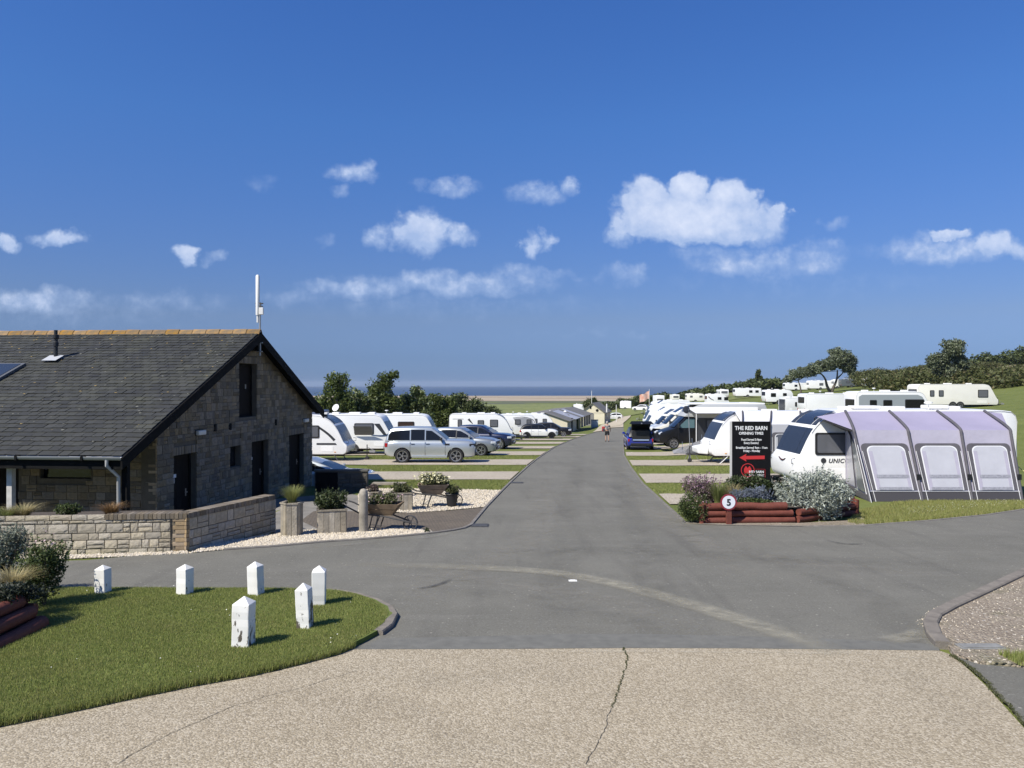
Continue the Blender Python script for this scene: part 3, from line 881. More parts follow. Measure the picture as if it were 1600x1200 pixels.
# gravel bed near the planters and the block-paved path
BED_A = [(300, 866), (350, 861), (432, 855.5), (500, 849), (560, 845), (600, 842), (640, 838.5), (676, 834.5), (672, 831), (625, 826), (590, 829), (560, 828), (500, 829), (432, 836), (330, 852)]
BED_B = [(600, 801), (640, 803), (700, 799), (758, 793.5), (785, 767.5), (700, 765.5), (575, 765), (560, 775), (560, 802)]
PATH = [(738, 820), (725, 827), (708, 830.5), (680, 833.8), (672, 831), (625, 826), (590, 829), (560, 828), (500, 829), (470, 815), (490, 800), (560, 800), (620, 803), (700, 799.5), (758, 794)]
bedA = GP(BED_A); bedB = GP(BED_B)
overlay('pebble_bed', bedA, 0.030, PEBB, step=0.8)
overlay('pebble_bed', bedB, 0.030, PEBB, step=0.8)
overlay('brick_path', GP(PATH), 0.022, pavers_mat(), step=0.8)
overlay('yard', GP([(470, 815), (490, 800), (560, 800), (560, 775), (490, 775)]) + [Vector((-8.5, 26, 0)), Vector((-8.7, 17.2, 0)), Vector((-5.2, 16.6, 0))] + GP([(432, 836), (500, 829)]), 0.018, mat('yard_concrete', (0.20, 0.185, 0.16), 0.9, var=0.3, vscale=1.5, bump=0.4), step=1.0)
# loose pebbles
PEB = mat('pebble_stone', (0.50, 0.44, 0.345), 0.8, rand=0.28)


def pebbles(name, poly, n, r, seed, label, off=0.03, near=0.0):
    g = rng(seed); x, y = scatter(poly, n, seed, near); z = gz(x, y) + off
    oc = np.array([[1, 0, 0], [0, 1, 0], [-1, 0, 0], [0, -1, 0], [0, 0, 0.8], [0, 0, -0.4]], float)
    fc = np.array([[0, 1, 4], [1, 2, 4], [2, 3, 4], [3, 0, 4], [1, 0, 5], [2, 1, 5], [3, 2, 5], [0, 3, 5]])
    s = r * g.uniform(0.5, 1.25, (n, 1)) * g.uniform(0.7, 1.2, (n, 3)); a = g.uniform(0, 6.28, n)
    V = oc[None] * s[:, None, :] * g.uniform(0.75, 1.2, (n, 6, 1))
    ca, sa = np.cos(a)[:, None], np.sin(a)[:, None]
    V = np.stack([V[..., 0] * ca - V[..., 1] * sa, V[..., 0] * sa + V[..., 1] * ca, V[..., 2]], -1) + np.stack([x, y, z], 1)[:, None, :]
    F_ = (fc[None] + (np.arange(n) * 6)[:, None, None]).reshape(-1, 3)
    o = link(name, np_mesh(name, V.reshape(-1, 3), F_, PEB, smooth=False)); o['kind'] = 'stuff'; tag(o, label, 'gravel')


pebbles('gravel', bedA, 9000, 0.030, 1, 'pale loose pebbles round the wooden planters along the road edge')
pebbles('gravel', bedB, 9000, 0.034, 2, 'pale loose pebbles round the wheelbarrow of flowers beyond the path')
pebbles('gravel', verge, 1100, 0.013, 3, 'loose stones on the bare verge behind the concrete kerb', 0.05)
pebbles('gravel', GP([(1443, 985), (1466, 968), (1500, 948), (1490, 938), (1450, 958), (1430, 975)]), 170, 0.010, 4, 'scatter of white chips lying on asphalt beside the concrete kerb', 0.021)
pebbles('gravel', GP([(150, 868), (290, 863), (300, 866), (200, 871), (100, 875), (0, 874), (0, 870)]), 1800, 0.028, 7, 'pale pebbles along the foot of the sunlit stone wall', 0.02)
# track and far lanes
trk = catmull([G(953, 668), G(962, 662), G(973, 655), G(979, 648), G(981, 643), G(990, 638.5), G(1002, 636)], 6)
def ribbon(name, pts, w0, w1, off, m):
    vs = []; fs = []; n = len(pts)
    for i, p in enumerate(pts):
        t = (pts[min(i + 1, n - 1)] - pts[max(i - 1, 0)]); t.z = 0; t.normalize(); nn = Vector((-t.y, t.x, 0)); w = w0 + (w1 - w0) * i / n
        for s in (-1, -0.5, 0, 0.5, 1):
            q = p + nn * s * w; vs.append((q.x, q.y, zat(q.x, q.y) + off))
        if i:
            for k in range(4): fs.append([5 * i - 5 + k, 5 * i - 4 + k, 5 * i + 1 + k, 5 * i + k])
    o = part(name, MB().add(vs, fs), m, None); o['kind'] = 'structure'
ribbon('track', trk, 1.7, 0.9, 0.12, SAND)
apron2 = GP([(926, 676), (940, 664), (960, 660), (974, 662), (974, 668), (955, 669)])
overlay('track_mouth', apron2, 0.09, SAND, step=4)
# drains and covers
IRON = mat('cast_iron', (0.055, 0.055, 0.055), 0.7, var=0.3, vscale=20)
def cover(px, py, w, d, name, label, m, off=0.024):
    p = G(px, py); mb = MB().box((0, 0, 0.008), (w, d, 0.016))
    t = thing(name, label, 'cover', (p.x, p.y, p.z + off), 0.0)
    part('frame', MB().box((0, 0, 0.004), (w + 0.05, d + 0.05, 0.008)), m, t)
    pl = part('plate', MB().box((0, 0, 0.012), (w, d, 0.012)), m, t)
cover(1532, 1018, 0.42, 0.12, 'inspection_cover', 'grey concrete inspection cover set in the stony verge', mat('cover_grey', (0.2, 0.2, 0.19), 0.9, var=0.2, vscale=10), 0.05)
cover(750, 823, 0.34, 0.34, 'drain_grating', 'dark iron drain grating where path kerb meets lane', IRON)
cover(806, 755.5, 0.5, 0.3, 'drain_grating', 'small dark drain grating at lane edge beside second grass strip', IRON)
cover(895, 909.5, 0.075, 0.045, 'survey_plate', 'small white painted patch on the asphalt junction', mat('white_paint_road', (0.75, 0.74, 0.7), 0.8), 0.016)

# grass blades
BL = leafmat('grass_blade', (0.165, 0.20, 0.046), (0.335, 0.365, 0.12), 0.3, 0.5, c3=(0.32, 0.29, 0.12))
BL3 = leafmat('grass_blade_pale', (0.24, 0.25, 0.075), (0.42, 0.40, 0.17), 0.3, 0.5)
BL2 = leafmat('grass_blade_dry', (0.19, 0.21, 0.05), (0.36, 0.365, 0.13), 0.3, 0.5, c3=(0.36, 0.31, 0.14))
vis = [p for p in lawn_poly]


def turf(name, poly, n, h, w, m, seed, label, off, near=0.0, patch=True):
    x, y = scatter(poly, n, seed, near)
    o_ = off if not callable(off) else off(x, y)
    if patch:
        pn = np.sin(x * 2.1 + np.sin(y * 1.7) * 1.5) * np.sin(y * 2.6 + np.sin(x * 1.3) * 1.2)
        if patch == 'p': pn = np.sin(x * 3.1 + 2 * np.sin(y * 1.3)) * np.sin(y * 4.2 + 1.5 * np.sin(x * 1.9)); keep = rng(seed + 1).uniform(0, 1, n) < np.clip(pn * 1.6 - .25, 0.03, 1)
        else: keep = rng(seed + 1).uniform(0, 1, n) < 0.78 + 0.22 * pn
        x, y = x[keep], y[keep]
    o = link(name, blades(name, np.stack([x, y, gz(x, y) + off], 1), h, w, m, seed)); o['kind'] = 'stuff'; tag(o, label, 'grass')


lawn_vis = GP([(-30, 925), (100, 926), (300, 927), (440, 927.5), (490, 928.5), (525, 930.5), (556, 937), (583, 946), (601, 957), (608, 967), (600, 983), (585, 995), (566, 1006), (550, 1015), (528, 1024), (470, 1039), (400, 1055), (300, 1073), (200, 1093), (100, 1113), (0, 1135), (-30, 1141)])
turf('grass', lawn_vis, 300000, 0.030, 0.0032, BL, 11, 'short green mown grass of the lawn around the white posts', 0.072, 0.15)
turf('dry_grass', lawn_vis, 90000, 0.024, 0.003, BL3, 33, 'thin paler dry grass patches scattered over the lawn', 0.074, 0.15, 'p')
turf('grass', GP([(-20, 1120), (0, 1132), (100, 1110), (200, 1090), (300, 1070), (400, 1052), (470, 1036), (530, 1020), (552, 1011), (556, 1016), (530, 1027), (470, 1043), (400, 1060), (300, 1078), (200, 1099), (100, 1121), (-20, 1146)]), 14000, 0.075, 0.004, BL, 12, 'longer ragged grass along the apron edge of the lawn', 0.03, 0, False)
turf('grass', GP([(1338, 800), (1400, 786), (1500, 779), (1620, 771), (1640, 785), (1600, 795), (1540, 804), (1450, 813), (1340, 821), (1325, 818)]), 60000, 0.085, 0.007, BL2, 13, 'rough daisy flecked grass verge in front of the lilac awning', 0.0)
def strip_poly(Y0, Y1, xa, xb): return [Vector((xa(Y0), Y0, 0)), Vector((xb(Y0), Y0, 0)), Vector((xb(Y1), Y1, 0)), Vector((xa(Y1), Y1, 0))]
pxx = lambda p: (lambda Y: X(p, Y))
for i, (Y0, Y1, n_, w_, lb_) in enumerate([(24.2, 27.8, 14000, .010, 'mown grass strip behind the mauve flowered bush'), (32.1, 36.9, 16000, .014, 'mown grass strip between the sign and the swept nose caravan'), (41.3, 45.3, 14000, .016, 'mown grass strip before the black cabbed motorhome')]):
    turf('grass', strip_poly(Y0, Y1, right_in, pxx(1200)), n_, .055, w_, BL, 15 + i, lb_, 0.0)
for i, (Y0, Y1, n_, w_, lb_) in enumerate([(25.7, 29.1, 34000, .010, 'mown grass strip between first and second gravel pitches'), (33.3, 37.4, 34000, .014, 'mown grass strip in front of the silver estate car'), (41.9, 46.1, 26000, .016, 'mown grass strip behind the silver estate car')]):
    turf('grass', strip_poly(Y0, Y1, left_in, pxx(574)), n_, .055, w_, BL, 25 + i, lb_, 0.0)
turf('grass', GP([(1560, 1030), (1620, 1034), (1640, 1050), (1590, 1046)]), 1800, 0.09, 0.004, BL, 19, 'tuft of grass between the verge and dark asphalt patch', 0.04)
# daisies: tiny white heads on the verge
def daisies(poly, n, seed, label, off):
    x, y = scatter(poly, n, seed); z = gz(x, y) + off
    o = link('daisy_flowers', leafmesh('daisy_flowers', np.stack([x, y, z], 1), 0.007, mat('daisy_white', (0.8, 0.79, 0.7), 0.7), seed, 0.9, up=3)); o['kind'] = 'stuff'; tag(o, label, 'flowers')
daisies(GP([(1400, 800), (1500, 787), (1600, 780), (1600, 790), (1500, 800), (1420, 808)]), 420, 31, 'white daisy heads dotting the grass before the awning', 0.08)
daisies(lawn_vis, 40, 32, 'few white daisy heads dotting the lawn', 0.11)

# thin sea haze: one closed box of even air round everything
hz = MB().box((0, 4050, (CZ - 27.2 + CZ + 22) / 2), (18400, 8500, 49.2 + 0.0))
hm = bpy.data.materials.new('haze_air'); hm.use_nodes = True; hm.node_tree.nodes.clear()
ho = hm.node_tree.nodes.new('ShaderNodeOutputMaterial'); hp = hm.node_tree.nodes.new('ShaderNodeVolumePrincipled')
hp.inputs['Color'].default_value = (0.80, 0.88, 1.0, 1); hp.inputs['Density'].default_value = 5.5e-5
hm.node_tree.links.new(hp.outputs[0], ho.inputs['Volume'])
o = part('haze', hz, hm, None); o['kind'] = 'stuff'

# ================================================================ stone toilet block
STONE_S = mat('wall_stone_gable_shaded', (0.195, 0.158, 0.108), 0.92, rand=0.34, var=0.22, vscale=3.5, bump=0.6, bscale=18)  # colour set darker than the stone itself, to deepen the shade on these walls
STONE_L = mat('wall_stone_pale', (0.50, 0.44, 0.335), 0.9, rand=0.22, var=0.2, vscale=2.5, bump=1.0, bscale=24)
MORTAR = mat('mortar', (0.155, 0.13, 0.092), 0.95, var=0.2, vscale=6, bump=0.5, bscale=50)
MORTAR_D = mat('mortar_dark', (0.115, 0.098, 0.073), 0.95, var=0.2, vscale=6, bump=0.5, bscale=50)
BRICK = mat('brick_buff', (0.33, 0.245, 0.15), 0.9, rand=0.25, var=0.15, vscale=3, bump=0.4, bscale=20)
BRICK_G = mat('brick_grey_buff', (0.19, 0.155, 0.11), 0.9, rand=0.28, var=0.15, vscale=3, bump=0.4, bscale=20)
SLATE = mat('roof_slate', (0.030, 0.030, 0.028), 0.62, spec=0.4, rand=0.24, col2=(0.052, 0.052, 0.038), vscale=1.1, bump=0.35, bscale=14)
RIDGE = mat('ridge_tile_lichen', (0.33, 0.18, 0.045), 0.95, col2=(0.12, 0.10, 0.07), vscale=5.0, rand=0.2, bump=0.5, bscale=20)
BLACK = mat('black_timber', (0.007, 0.007, 0.007), 0.85, spec=0.15, var=0.3, vscale=6)
DOORM = mat('door_dark_brown', (0.013, 0.010, 0.008), 0.8, spec=0.15, var=0.25, vscale=4)
GUTTER = mat('gutter_plastic', (0.42, 0.42, 0.42), 0.35)
POSTW = mat('post_grey_white', (0.50, 0.48, 0.45), 0.7, var=0.15, vscale=8)
WHITE = mat('white_plastic', (0.72, 0.71, 0.68), 0.45)
STEEL = mat('steel', (0.55, 0.55, 0.55), 0.35, metal=0.9)
GALV = mat('galvanised', (0.38, 0.39, 0.40), 0.5, metal=0.7)
GLASS_D = mat('dark_glass', (0.012, 0.014, 0.017), 0.06, spec=0.7)


def rough_block(seed, nx=3, nz=2, amp=0.10):
    """unit block, face towards -y, hewn face (about 30 triangles)"""
    g = rng(seed); V = []; Fc = []
    for j in range(nz + 1):
        for i in range(nx + 1):
            e = (i in (0, nx)) or (j in (0, nz))
            V.append((i / nx - 0.5 + (0 if i in (0, nx) else g.normal() * 0.05), (-0.5 + 0.0) if e else -0.5 - amp * g.uniform(2.0, 7.0), j / nz - 0.5 + (0 if j in (0, nz) else g.normal() * 0.06)))
    q = lambda i, j: j * (nx + 1) + i
    for j in range(nz):
        for i in range(nx): Fc.append([q(i, j), q(i + 1, j), q(i + 1, j + 1), q(i, j + 1)])
    b = len(V); V += [(-0.5, 0.5, -0.5), (0.5, 0.5, -0.5), (0.5, 0.5, 0.5), (-0.5, 0.5, 0.5)]
    bot = [q(i, 0) for i in range(nx + 1)]; top = [q(i, nz) for i in range(nx + 1)]
    Fc.append([b, b + 1] + bot[::-1]); Fc.append(top + [b + 2, b + 3])
    Fc.append([q(0, j) for j in range(nz + 1)] + [b + 3, b]); Fc.append([q(nx, j) for j in range(nz, -1, -1)] + [b + 1, b + 2])
    return V, Fc


_BLK = {}


def blocks(parent, name, m, rects, place_fn, rz, depth, limit, seed, order, key, amp=0.05, nx=3, nz=2, gap=0.012, dv=0.3):
    """rects (u, z, w, h) laid on a face; place_fn(u, z) -> local point on the face plane; first `limit` in `order` are parts, the rest one part"""
    g = rng(seed)
    if key not in _BLK:
        _BLK[key] = []
        for k in range(5):
            V, Fc = rough_block(k * 7 + len(key), nx, nz, amp); mb = MB(); mb.add(V, Fc)
            _BLK[key].append((mb.mesh(name, m, smooth=None), V, Fc))
    rects = sorted(rects, key=order)
    restV, restF = [], []
    for i, (u, z, w, h) in enumerate(rects):
        k = int(g.integers(5)); me, V, Fc = _BLK[key][k]
        p = Vector(place_fn(u, z)); d = depth * g.uniform(1 - dv * .7, 1 + dv); sx, sz = w - gap, h - gap
        if i < limit:
            o = bpy.data.objects.new(name, me); C.objects.link(o); o.parent = parent; o.location = p; o.rotation_euler = (0, 0, rz); o.scale = (sx, d, sz)
        else:
            Rm = Matrix.Rotation(rz, 3, 'Z'); o = len(restV)
            restV += [tuple(p + Rm @ Vector((v[0] * sx, v[1] * d, v[2] * sz))) for v in V]; restF += [[q + o for q in f] for f in Fc]
    if restF:
        mb = MB(); mb.add(restV, restF)
        o = part(name + '_courses', mb, m, parent); o['kind'] = 'stuff'


def courses(u0, u1, z0, z1, hr, lr, seed, keep=None):
    g = rng(seed); out = []; z = z0
    while z < z1 - 0.04:
        h = min(g.uniform(*hr), z1 - z)
        if z1 - z - h < hr[0] * 0.6: h = z1 - z
        u = u0 - g.uniform(0, 0.1)
        while u < u1 - 0.02:
            w = g.uniform(*lr); w = min(w, u1 - u)
            if u1 - u - w < lr[0] * 0.5: w = u1 - u
            a = max(u, u0)
            if w > 0.12 and h > 0.14 and g.uniform() < 0.33:      # two thin stones in place of one
                hh = h * g.uniform(0.4, 0.6)
                cand = [(a, z, u + w - a, hh), (a, z + hh, u + w - a, h - hh)]
            else: cand = [(a, z, u + w - a, h)]
            for (cu, cz, cw, ch) in cand:
                if keep is None or keep(cu, cz, cw, ch): out.append((cu + cw / 2, cz + ch / 2, cw, ch))
            u += w
        z += h
    return out


BX, BY_, BRZ = -8.602, 17.0, RAD(-5)
bld = thing('toilet_block', 'grey stone building with slate roof and dark gable doors behind low wall', 'building', (BX, BY_, FLOOR_Z), BRZ)
EAVE, RIDGE_Y, RIDGE_Z, FAR_Y, FAR_Z = 2.344, 7.34, 5.57, 13.3, 2.92
SL = (RIDGE_Z - EAVE) / RIDGE_Y; SLF = (RIDGE_Z - FAR_Z) / (FAR_Y - RIDGE_Y)
roofz = lambda y: EAVE + y * SL if y < RIDGE_Y else RIDGE_Z - (y - RIDGE_Y) * SLF
LEN = 13.0
# gable wall with its openings
OPEN = [(2.68, 3.87, 0, 2.08), (5.87, 6.61, 1.42, 2.05), (7.40, 8.71, 0, 2.08), (10.54, 12.02, 0, 2.08), (6.48, 7.79, 2.89, 4.57)]
GX, G0, G1 = -0.30, 1.87, 12.93
cuts = sorted(set([G0, G1, RIDGE_Y] + [o[0] for o in OPEN] + [o[1] for o in OPEN]))
gw = MB()
for a, b in zip(cuts, cuts[1:]):
    mid = (a + b) / 2; zs = [-0.25]
    for o in sorted([o for o in OPEN if o[0] <= mid <= o[1]], key=lambda o: o[2]): zs += [o[2], o[3]]
    zs.append(None)
    for k in range(0, len(zs), 2):
        z0, z1 = zs[k], zs[k + 1]
        if z1 is None: gw.prism([(a, z0), (b, z0), (b, roofz(b) - 0.13), (a, roofz(a) - 0.13)], GX - 0.40, GX - 0.035, axis='X')
        elif z1 > z0 + 0.01: gw.prism([(a, z0), (b, z0), (b, z1), (a, z1)], GX - 0.40, GX - 0.035, axis='X')
gable = part('gable_wall', gw, MORTAR_D, bld)


def keep_gable(u, z, w, h):
    c = u + w / 2
    if z + h > min(roofz(u), roofz(u + w)) - 0.16: return False
    for (a, b, z0, z1) in OPEN:
        jb = 0.0
        if u < b + jb - 0.02 and u + w > a - jb + 0.02 and z < z1 + 0.22 and z + h > z0 - 0.02: return False
    return True


def split_at(u0, u1, z0, z1, seed):
    """courses run between the opening edges so that stones end at the jambs"""
    out = []; g = rng(seed); z = z0
    while z < z1 - 0.05:
        h = float(g.uniform(0.12, 0.24)); h = min(h, z1 - z)
        edges = [u0]
        for (a, b, q0, q1) in sorted(OPEN):
            if z < q1 + 0.22 and z + h > q0: edges += [a, b]
        edges.append(u1)
        for k in range(0, len(edges), 2):
            a, b = edges[k], edges[k + 1]
            if b - a < 0.05: continue
            u = a
            while u < b - 0.01:
                w = float(g.uniform(0.13, 0.36)); w = min(w, b - u)
                if b - u - w < 0.12: w = b - u
                if z + h < min(roofz(u), roofz(u + w)) - 0.13:
                    if h > 0.17 and g.uniform() < 0.4: out += [(u + w / 2, z + h * .25, w, h / 2), (u + w / 2, z + h * .75, w, h / 2)]
                    else: out.append((u + w / 2, z + h / 2, w, h))
                u += w
        z += h
    return out


gst = split_at(G0 + 0.02, G1, 0.0, 5.4, 3)
blocks(gable, 'stone', STONE_S, gst, lambda u, z: (GX - 0.03, u, z), RAD(90), 0.05, 290, 4, lambda r: r[0] - r[2] * 2 - r[3] * 6, 'stone_gable', amp=0.045)
# brick soldier lintels
lint = []
for (a, b, z0, z1) in OPEN:
    n = int((b - a + 0.2) / 0.075)
    for k in range(n): lint.append((a - 0.1 + 0.0375 + k * (b - a + 0.2) / n, z1 + 0.11, 0.075, 0.215))
blocks(gable, 'brick', BRICK_G, lint, lambda u, z: (GX - 0.028, u, z), RAD(90), 0.055, 300, 5, lambda r: r[0], 'brick_lintel', amp=0.01, nx=1, nz=1, gap=0.01)
# doors, louvre and loft door set back in the wall
for (a, b, z0, z1, sign) in [(2.68, 3.87, 0, 2.08, 1), (7.40, 8.71, 0, 2.08, 1), (10.54, 12.02, 0, 2.08, 2)]:
    d = part('door', MB().box((GX - 0.24, (a + b) / 2, (z0 + z1) / 2), (0.05, b - a - 0.12, z1 - z0 - 0.05)), DOORM, bld, bevel=0.004)
    part('door_frame', MB().box((GX - 0.22, a + 0.035, 1.03), (0.09, 0.07, 2.06)).box((GX - 0.22, b - 0.035, 1.03), (0.09, 0.07, 2.06)).box((GX - 0.22, (a + b) / 2, 2.045), (0.088, b - a - 0.14, 0.07)), BLACK, bld)
    part('handle', MB().box((GX - 0.19, b - 0.22, 1.02), (0.03, 0.10, 0.03)).box((GX - 0.205, b - 0.22, 1.02), (0.01, 0.05, 0.2)), STEEL, d, bevel=0.004)
    if sign == 1:
        sg = MB().box((GX - 0.205, a + 0.30, 1.52), (0.008, 0.34, 0.09)).box((GX - 0.205, a + 0.33, 1.40), (0.0085, 0.11, 0.14))
        part('door_sign', sg, mat('sign_white', (0.75, 0.75, 0.75), 0.5), d)
    else: part('door_sign', MB().box((GX - 0.205, a + 0.35, 1.5), (0.008, 0.07, 0.1)), mat('sign_white', (0.75, 0.75, 0.75), 0.5), d)
    part('door_plank', MB().box((GX - 0.213, a + 0.2, 1.0), (0.005, 0.005, 1.9)).box((GX - 0.213, a + 0.5, 1.0), (0.005, 0.005, 1.9)).box((GX - 0.213, a + 0.8, 1.0), (0.005, 0.005, 1.9)), BLACK, d)
ld = part('loft_door', MB().box((GX - 0.24, 7.135, 3.73), (0.05, 1.2, 1.62)), DOORM, bld)
part('handle', MB().box((GX - 0.20, 7.35, 3.85), (0.03, 0.04, 0.14)), STEEL, ld)
part('door_frame', MB().box((GX - 0.22, 6.515, 3.73), (0.09, 0.07, 1.66)).box((GX - 0.22, 7.755, 3.73), (0.09, 0.07, 1.66)).box((GX - 0.22, 7.135, 4.53), (0.088, 1.16, 0.07)).box((GX - 0.22, 7.135, 2.93), (0.088, 1.16, 0.07)), BLACK, ld)
wd = part('window', MB().box((GX - 0.22, 6.24, 1.735), (0.05, 0.74, 0.62)), BLACK, bld)
part('pane', MB().box((GX - 0.192, 6.24, 1.735), (0.006, 0.60, 0.48)), GLASS_D, wd)
# things fixed to the gable: lamps and vents
for (u, z) in ((4.0, 2.60), (12.1, 2.55)):
    l = part('wall_lamp', MB().box((GX + 0.05, u, z), (0.10, 0.42, 0.13)), mat('lamp_diffuser', (0.62, 0.60, 0.55), 0.4), bld, bevel=0.03)
    part('lamp_base', MB().box((GX - 0.003, u, z), (0.02, 0.44, 0.15)), BLACK, l)
for (u, z) in ((4.9, 2.68), (5.85, 2.66), (9.3, 2.62)):
    part('vent', MB().box((GX + 0.0, u, z), (0.05, 0.12, 0.2)), BLACK, bld)
# front wall under the verandah (faces -y)
FO = [(-3.39, -2.04, 1.57, 1.99), (-5.15, -3.95, 0, 2.1)]
fw = MB()
fy = 1.87
for (a, b, z0, z1) in [(-LEN, -5.15, -0.2, 3.0), (-5.15, -3.95, 2.1, 3.0), (-3.95, -3.39, -0.2, 3.0), (-3.39, -2.04, -0.2, 1.57), (-3.39, -2.04, 1.99, 3.0), (-2.04, -0.335, -0.2, 3.0)]:
    fw.box(((a + b) / 2, fy + 0.2, (z0 + z1) / 2), (b - a, 0.3, z1 - z0))
front = part('front_wall', fw, MORTAR_D, bld)
rects = [r for r in courses(-7.2, -0.42, 0.0, 2.86, (0.12, 0.22), (0.14, 0.4), 8) if not any(r[0] - r[2] / 2 < o[1] - 0.01 and r[0] + r[2] / 2 > o[0] + 0.01 and r[1] - r[3] / 2 < o[3] + 0.01 and r[1] + r[3] / 2 > o[2] - 0.01 for o in FO)]
blocks(front, 'stone', STONE_S, rects, lambda u, z: (u, fy + 0.045, z), 0, 0.05, 300, 9, lambda r: -r[0], 'stone_front', amp=0.04)
qu = []
for k in range(37): qu.append((-0.41 if k % 2 else -0.36, 0.0375 + k * 0.075, 0.215 if k % 2 else 0.10, 0.075))
blocks(front, 'brick', BRICK, qu, lambda u, z: (u - 0.0, fy + 0.035, z), 0, 0.06, 300, 10, lambda r: r[0], 'brick_quoin', amp=0.008, nx=1, nz=1, gap=0.01)
part('window', MB().box((-2.715, fy + 0.22, 1.78), (1.35, 0.05, 0.42)), GLASS_D, front)
part('door', MB().box((-4.55, fy + 0.22, 1.05), (1.2, 0.05, 2.1)), DOORM, front)
part('back_wall', MB().box((-LEN / 2 - 0.3, G1 - 0.15, 1.3), (LEN - 0.9, 0.3, 3.0)), MORTAR_D, bld)
# roof: decks, slates, ridge, barge boards, gutter
rf = MB()
rf.prism([(0, EAVE - 0.10), (RIDGE_Y, RIDGE_Z - 0.10), (RIDGE_Y, RIDGE_Z - 0.012), (0, EAVE - 0.012)], -LEN, -0.02, axis='X')
rf.prism([(RIDGE_Y, RIDGE_Z - 0.10), (FAR_Y, FAR_Z - 0.10), (FAR_Y, FAR_Z), (RIDGE_Y, RIDGE_Z)], -LEN, 0.0, axis='X')
roof = part('roof', rf, mat('roof_deck', (0.03, 0.03, 0.032), 0.8), bld)
ang = math.atan(SL); slope_len = math.hypot(RIDGE_Y, RIDGE_Z - EAVE)
GAUGE, SW = 0.222, 0.25
su = [(-0.5, 0, 0.010), (0.5, 0, 0.010), (0.5, 0, 0.022), (-0.5, 0, 0.022), (-0.5, 1, -0.006), (0.5, 1, -0.006), (0.5, 1, 0.004), (-0.5, 1, 0.004)]
sf = [(0, 1, 2, 3), (3, 2, 6, 7), (0, 4, 5, 1), (1, 5, 6, 2), (0, 3, 7, 4), (4, 7, 6, 5)]
smb = MB(); smb.add([(x * (SW - 0.013), y * (GAUGE + 0.04), z) for x, y, z in su], sf)
slate_me = smb.mesh('slate', SLATE)
pos = []; half = []
g = rng(77)
for r in range(int(slope_len / GAUGE) + 1):
    for k in range(int(10.6 / SW)):
        a = -0.02 - SW / 2 - k * SW - (SW / 2 if r % 2 else 0)
        s = r * GAUGE - 0.03
        if s > slope_len - 0.12: continue
        pos.append((a, s))
    if r % 2 and r * GAUGE - .03 < slope_len - .12: half.append((-0.02 - SW / 4, r * GAUGE - 0.03))
def slate_xf(a, s):
    s2 = s + g.normal() * 0.004
    return (a + g.normal() * 0.003, s2 * math.cos(ang), EAVE + s2 * math.sin(ang)), (ang + g.normal() * 0.012, g.normal() * 0.018, g.normal() * 0.020)
pos.sort(key=lambda q: abs(q[0] + 3.6) * 0.55 + q[1])
rv, rfc = [], []
for i, (a, s) in enumerate(pos):
    l, r = slate_xf(a, s)
    if i < 295:
        o = bpy.data.objects.new('slate', slate_me); C.objects.link(o); o.parent = roof; o.location = l; o.rotation_euler = r
    else:
        from mathutils import Euler
        Rm = Euler(r).to_matrix(); b = len(rv)
        rv += [tuple(Vector(l) + Rm @ v.co) for v in slate_me.vertices]; rfc += [[q + b for q in f.vertices] for f in slate_me.polygons]
for (a, s) in half:
    l, r = slate_xf(a, s); Rm = Euler(r).to_matrix(); b = len(rv)
    rv += [tuple(Vector(l) + Rm @ Vector((v.co.x * .5, v.co.y, v.co.z))) for v in slate_me.vertices]; rfc += [[q + b for q in f.vertices] for f in slate_me.polygons]
mb = MB(); mb.add(rv, rfc)
o = part('slate_courses', mb, SLATE, roof); o['kind'] = 'stuff'
# lichen specks and a few pale stains on the slates
sp = []
g = rng(12)
for k in range(330):
    a = -g.uniform(0.1, 9.5); s = slope_len * (1 - g.uniform(0, 1) ** 2.0 * 0.95); sp.append((a, s, g.uniform(0.015, 0.05), 1 if g.uniform() < 0.75 * (s / slope_len) ** 2 + 0.25 else 0))
for nm, kk, mm in (('lichen', 1, mat('lichen_orange', (0.25, 0.18, 0.065), 0.95, var=0.3, vscale=20)), ('dropping', 0, mat('lichen_grey', (0.20, 0.20, 0.17), 0.95, var=0.3, vscale=20))):
    mb = MB()
    for (a, s, w, k) in sp:
        if k != kk: continue
        c = Vector((a, s * math.cos(ang), EAVE + s * math.sin(ang))) + Vector((0, -math.sin(ang), math.cos(ang))) * 0.02
        t = Vector((0, math.cos(ang), math.sin(ang))); n = 7; vs = []
        for q in range(n):
            aa = 6.283 * q / n; rr_ = w * (0.5 + 0.5 * g.uniform()); vs.append(c + Vector((1, 0, 0)) * math.cos(aa) * rr_ + t * math.sin(aa) * rr_ * 0.6)
        mb.add(vs, [list(range(n))])
    o = part(nm + '_patches', mb, mm, roof); o['kind'] = 'stuff'
